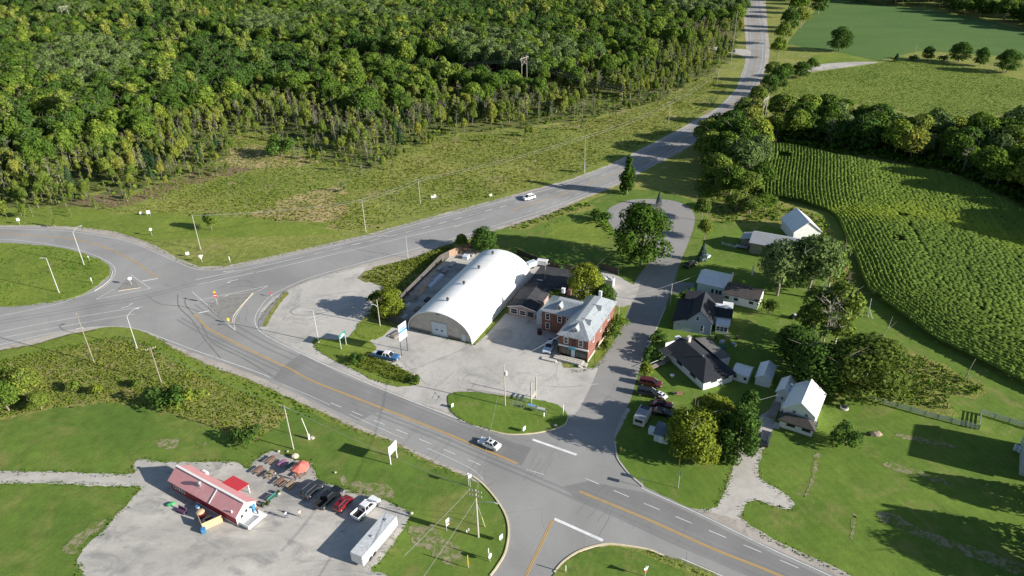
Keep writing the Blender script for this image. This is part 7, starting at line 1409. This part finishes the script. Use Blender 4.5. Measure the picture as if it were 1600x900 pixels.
fence('board_fence', [(640, 512), (604, 501)], 2.2, 'grey board fence closing the front of the storage yard', FB); fence('board_fence', [(604, 501), (636, 462), (664, 434), (688, 409), (702, 402)], 2.2, 'long grey board fence along the bank side of the storage yard', FB); fence('board_fence', [(702, 402), (742, 386), (752, 392)], 2.2, 'new pale brown board fence at the rear of the storage yard', lined('new_boards', (.33, .22, .15), 'A', .18, .1, .9, .75))
fence('board_fence', [(808, 398), (838, 410), (866, 420), (895, 424)], 1.9, 'dark board fence behind the black roofed annex', B['wood_dark']); fence('board_fence', [(937, 422), (966, 430)], 2.2, 'dark board fence right of the yellow-green tree', B['wood_dark'])
FR = flat('fence_grey', (.36, .39, .37), .8, var=.15); rl = (.3, .58, .86, 1.14)
fence('rail_fence', [(1358, 625), (1445, 650), (1529, 672)], 1.3, 'long pale grey rail fence below the scrub patch', FR, rl, solid=False); fence('rail_fence', [(1532, 647), (1600, 668), (1680, 694)], 1.3, 'pale grey rail fence running off the right edge', FR, rl, solid=False); fence('rail_fence', [(1529, 672), (1532, 647)], 1.3, 'short pale rail gate joining the two grey fences', FR, rl, solid=False)
fence('garden_fence', [(1128, 382), (1150, 388)], 1.0, 'short white garden fence beside the spruce', B['white'], (.3, .7), solid=False)
simple('garden_arch', 1175, 430, .2, 'white pointed garden post on the lawn behind the blue garage', 'post', [('post', MB().bx(-.15, .15, -.15, .15, 0, 3.0), B['white'])])
# ---- storage yard and odds and ends
YM = {'lumber': B['wood_new'], 'grey': B['wood'], 'wrapped': flat('wrapped_pack', (.55, .60, .66), .35), 'metal': B['galv'], 'dark': B['dark'], 'junk': flat('scrap', (.30, .27, .25), .7, var=.5, scale=4)}
q = random.Random(5)
for i, (px, py, L_, w_, h, k, lb) in enumerate([(622, 492, 5, .9, .7, 'lumber', 'long lumber stack nearest the front fence of the yard'), (632, 496, 3, 1.0, .5, 'wrapped', 'blue-white wrapped pack beside the arch at the yard front'), (638, 478, 5, .8, .6, 'wrapped', 'pale wrapped bundle second from the yard front'), (645, 470, 4, 1.0, .8, 'grey', 'grey board stack against the yard fence'), (654, 462, 6, .8, .5, 'lumber', 'long thin lumber pile in the middle of the yard'),
       (662, 452, 4, .9, .6, 'lumber', 'orange-brown lumber stack left of the white bundles'), (676, 446, 4, 1.1, .7, 'wrapped', 'white wrapped bundle in the middle of the yard'), (686, 436, 4, 1.3, .8, 'wrapped', 'largest white wrapped bundle in the yard'), (671, 468, 2, 1.2, .8, 'dark', 'dark crate beside the arch wall'), (697, 424, 2.5, 1.5, .9, 'junk', 'heap of scrap left of the new brown fence'), (690, 420, 2, 1.4, .8, 'metal', 'grey metal stack by the bend of the fence'),
       (708, 414, 3, 1.4, .7, 'metal', 'grey sheet pile at the upper end of the yard'), (730, 402, 2.2, 1.8, 1.1, 'wrapped', 'white bag of material by the new brown fence'), (740, 398, 1.6, 1.4, .9, 'junk', 'brown scrap at the rear corner of the arch'), (655, 482, 2.4, 1.0, .6, 'grey', 'grey box pile next to the arch wall')]):
    t = thing('material_stack', lb, 'stack', (*G(px, py), .05), R(67)+q.uniform(-.08, .08)); mb = MB(); nl = max(2, int(h/.22))
    for a_ in range(nl): mb.box((L_/2-2+q.uniform(-.15, .15), q.uniform(-.06, .06), (a_+.5)*h/nl), (L_*q.uniform(.85, 1), w_*q.uniform(.85, 1), h/nl*.9), q.uniform(-.04, .04))
    mb.build('stack', YM[k], t); mb = MB(); 
    for xx in (-1, L_-3): mb.bx(xx, xx+.12, -w_/2-.05, w_/2+.05, .0, .1)
    mb.build('bearers', B['wood_dark'], t)
simple('pallet_stack', 620, 528-4, .9, 'flat stack of old boards on the gravel near the tall sign', 'stack', [('boards', MB().bx(-1.6, 1.6, -.9, .9, .1, .4).bx(-1.3, 1.5, -.6, .8, .41, .5), B['wood']), ('rails', MB().bx(-1.8, 1.8, 1.0, 1.12, 0, .35), B['side_white'])])
simple('riding_mower', 1239, 497, .5, 'riding lawn mower on the lawn right of the reddish bush', 'mower', [('body', MB().bx(-.8, .7, -.45, .45, .3, .8), VP['black']), ('seat', MB().bx(-.5, -.05, -.25, .25, .82, 1.2), B['dark']), ('hood', MB().bx(.1, .75, -.3, .3, .8, 1.05), VP['white']), ('wheels', MB().tube((-.5, -.6, .3), (-.5, .6, .3), .3, .3, 12).tube((.6, -.5, .2), (.6, .5, .2), .2, .2, 12), TYRE)])
simple('log_ring', 1319, 638, 0, 'small ring of stones with ash on the lawn beside the white house', 'fire pit', [('ring', MB().tube((0, 0, 0), (0, 0, .3), .9, .8, 14), B['concrete']), ('ash', MB().tube((0, 0, .31), (0, 0, .33), .6, .6, 12), B['dark'])])
simple('flower_bed', 1370, 679, .2, 'round stone flower bed on the lawn below the rail fence', 'flower bed', [('stones', MB().blob((0, 0, .1), (1.1, .8, .45), 12, 5, jit=.3), flat('bed_stone', (.36, .28, .2), .9, var=.3)), ('barrow', MB().bx(-1.6, -.9, -.3, .3, .1, .6), B['wood_dark'])])
simple('garden_ornament', 1050, 590, .2, 'small white garden ornament on the shaded lawn of the bungalow', 'ornament', [('base', MB().tube((0, 0, 0), (0, 0, .5), .2, .15, 8), B['concrete']), ('bowl', MB().tube((0, 0, .5), (0, 0, .7), .45, .5, 12), B['white'])])
simple('wheelbarrow', 1062, 617, .1, 'brown and white wheelbarrow on the sunlit lawn by the cars', 'wheelbarrow', [('tray', MB().bx(-.8, .6, -.4, .4, .3, .65), PB), ('wheel', MB().tube((.8, -.08, .2), (.8, .08, .2), .2, .2, 10), TYRE), ('handles', MB().bx(-1.5, -.8, -.4, -.34, .5, .56).bx(-1.5, -.8, .34, .4, .5, .56), B['wood'])])
simple('propane_tank', 1106.5, 540, .2, 'upright white propane tank between the grey and the black-roofed house', 'tank', [('body', MB().tube((0, 0, 0), (0, 0, 1.5), .5, .5, 14).blob((0, 0, 1.5), (.5, .5, .3), 14, 6), B['white']), ('valve', MB().tube((0, 0, 1.7), (0, 0, 1.95), .1, .1, 6), B['steel'])])
kinds = [('box', B['wood']), ('box', B['side_grey']), ('drum', B['dark']), ('drum', B['wood_dark']), ('box', B['steel']), ('box', PG)]
yl = ['dark drum', 'grey box', 'old wooden crate', 'steel box', 'brown drum', 'green crate']
for i, (px, py) in enumerate([(1118, 530), (1128, 536), (1136, 528), (1146, 540), (1152, 530), (1130, 545)]):
    nm, m_ = kinds[(2, 1, 0, 4, 3, 5)[i]]; mb = MB().tube((0, 0, 0), (0, 0, .9), .3, .3, 12) if nm == 'drum' else MB().bx(-.6, .6, -.4, .4, 0, .7)
    t = thing('yard_'+nm, yl[i]+' among the clutter '+['nearest the sunroom', 'in the middle of the yard behind the sunroom', 'under the sunroom corner', 'at the lower right of the sunroom yard', 'at the far right of the sunroom yard', 'at the lower edge of the sunroom yard'][i], nm, (*G(px, py), .02), i*.7); mb.build('body', m_, t); MB().bx(-.3, .3, -.3, .3, .91 if nm == 'drum' else .71, .95 if nm == 'drum' else .76).build('lid', m_, t)
simple('wood_ramp', 1025, 574, .55, 'grey wooden ramp from the street to the bungalow porch', 'ramp', [('deck', MB().box((0, 0, .5), (5.0, 1.2, .1), 0), B['wood']), ('handrail', MB().bx(-2.5, 2.5, .55, .6, 1.2, 1.28).bx(-2.4, -2.3, .55, .6, .5, 1.2).bx(2.3, 2.4, .55, .6, .5, 1.2), B['side_white'])])
simple('picnic_boards', 858, 563, -.42, 'low timber platform on the paving in front of the shaded white pickup', 'platform', [('deck', MB().bx(-1.8, 1.8, -.5, .5, .05, .3), M['concrete']), ('edge', MB().bx(-1.8, 1.8, -.56, -.5, .0, .32), B['wood'])])
simple('red_container', 843, 522, .2, 'dark red bin against the brick wall in the shade', 'bin', [('body', MB().tube((0, 0, 0), (0, 0, 1.3), .6, .6, 14), VP['maroon']), ('lid', MB().tube((0, 0, 1.31), (0, 0, 1.38), .55, .5, 14), B['dark'])])
# ---- people
SKIN = flat('skin', (.50, .30, .22), .6, var=.04)
def skinned(name, V, E_, Rr, mat, par, sub=1):
    me = bpy.data.meshes.new(name); me.from_pydata(V, E_, []); o = bpy.data.objects.new(name, me); col.objects.link(o); o.parent = par; me.materials.append(mat)
    md = o.modifiers.new('skin', 'SKIN'); md.use_smooth_shade = True; sv = me.skin_vertices[0].data
    for i, r_ in enumerate(Rr): sv[i].radius = (r_, r_*.85)
    sv[0].use_root = True; s = o.modifiers.new('sub', 'SUBSURF'); s.levels = s.render_levels = sub; return o
def person(px, py, ang, label, shirt, pants, hair, stride=.28, z=.04):
    t = thing('person', label, 'person', (*G(px, py), z), ang); k = stride
    J = dict(pel=(0, 0, .95), spine=(0, 0, 1.15), chest=(0, 0, 1.36), neck=(0, 0, 1.5), head=(.03, 0, 1.62), crown=(.02, 0, 1.73), lh=(0, .1, .9), lk=(k*.55, .11, .5), la=(k*.9, .11, .09), lt=(k*.9+.17, .11, .04), rh=(0, -.1, .9), rk=(-k*.25, -.11, .5), ra=(-k*1.1, -.11, .12), rt=(-k*1.1+.16, -.11, .05),
             ls=(0, .19, 1.42), le=(-.1*k*3, .25, 1.13), lw=(.02, .26, .9), lf=(.05, .26, .8), rs=(0, -.19, 1.42), re=(.08, -.25, 1.13), rw=(.25, -.25, .95), rf=(.3, -.25, .87))
    n = list(J); ix = {a: i for i, a in enumerate(n)}; E_ = [('pel', 'spine'), ('spine', 'chest'), ('chest', 'neck'), ('neck', 'head'), ('head', 'crown'), ('pel', 'lh'), ('lh', 'lk'), ('lk', 'la'), ('la', 'lt'), ('pel', 'rh'), ('rh', 'rk'), ('rk', 'ra'), ('ra', 'rt'), ('chest', 'ls'), ('ls', 'le'), ('le', 'lw'), ('lw', 'lf'), ('chest', 'rs'), ('rs', 're'), ('re', 'rw'), ('rw', 'rf')]
    rad = dict(pel=.13, spine=.12, chest=.14, neck=.055, head=.1, crown=.07, lh=.09, lk=.06, la=.04, lt=.035, rh=.09, rk=.06, ra=.04, rt=.035, ls=.06, le=.042, lw=.03, lf=.035, rs=.06, re=.042, rw=.03, rf=.035)
    skinned('body', [J[a] for a in n], [(ix[a], ix[b]) for a, b in E_], [rad[a] for a in n], SKIN, t)
    def cloth(nm, ns, es, g, mat): skinned(nm, [J[a] for a in ns], [(ns.index(a), ns.index(b)) for a, b in es], [rad[a]+g for a in ns], mat, t)
    cloth('shirt', ['spine', 'chest', 'pel', 'ls', 'le', 'rs', 're'], [('spine', 'chest'), ('spine', 'pel'), ('chest', 'ls'), ('ls', 'le'), ('chest', 'rs'), ('rs', 're')], .022, shirt)
    cloth('trousers', ['pel', 'lh', 'lk', 'la', 'rh', 'rk', 'ra'], [('pel', 'lh'), ('lh', 'lk'), ('lk', 'la'), ('pel', 'rh'), ('rh', 'rk'), ('rk', 'ra')], .02, pants)
    MB().blob((0, 0, 1.71), (.115, .105, .09), 10, 6).build('hair', hair, t, smooth=True)
    return t
HB = flat('hair_brown', (.07, .045, .03), .8); CW = flat('white_cotton', (.68, .68, .66), .9); CD = flat('denim', (.06, .08, .14), .9); CK = flat('khaki', (.28, .24, .17), .9); CB = flat('dark_cloth', (.03, .03, .035), .9)
person(448, 810, 2.6, 'person in a pale shirt and jeans walking on the gravel, nearer the restaurant', flat('pale_shirt', (.5, .56, .62), .9), CD, HB); person(469.5, 808, 2.4, 'person in white walking on the gravel, nearer the parked cars', CW, CK, HB)
person(404, 806, 1.2, 'person in a dark shirt standing at the restaurant porch', CB, CD, HB, .06, .42); person(432, 748, 2.0, 'person in grey standing between the picnic tables', flat('grey_shirt', (.22, .23, .25), .9), CB, HB, .1); person(463, 751, .5, 'person in a red shirt standing beside the coral parasol', SR, CD, HB, .1)
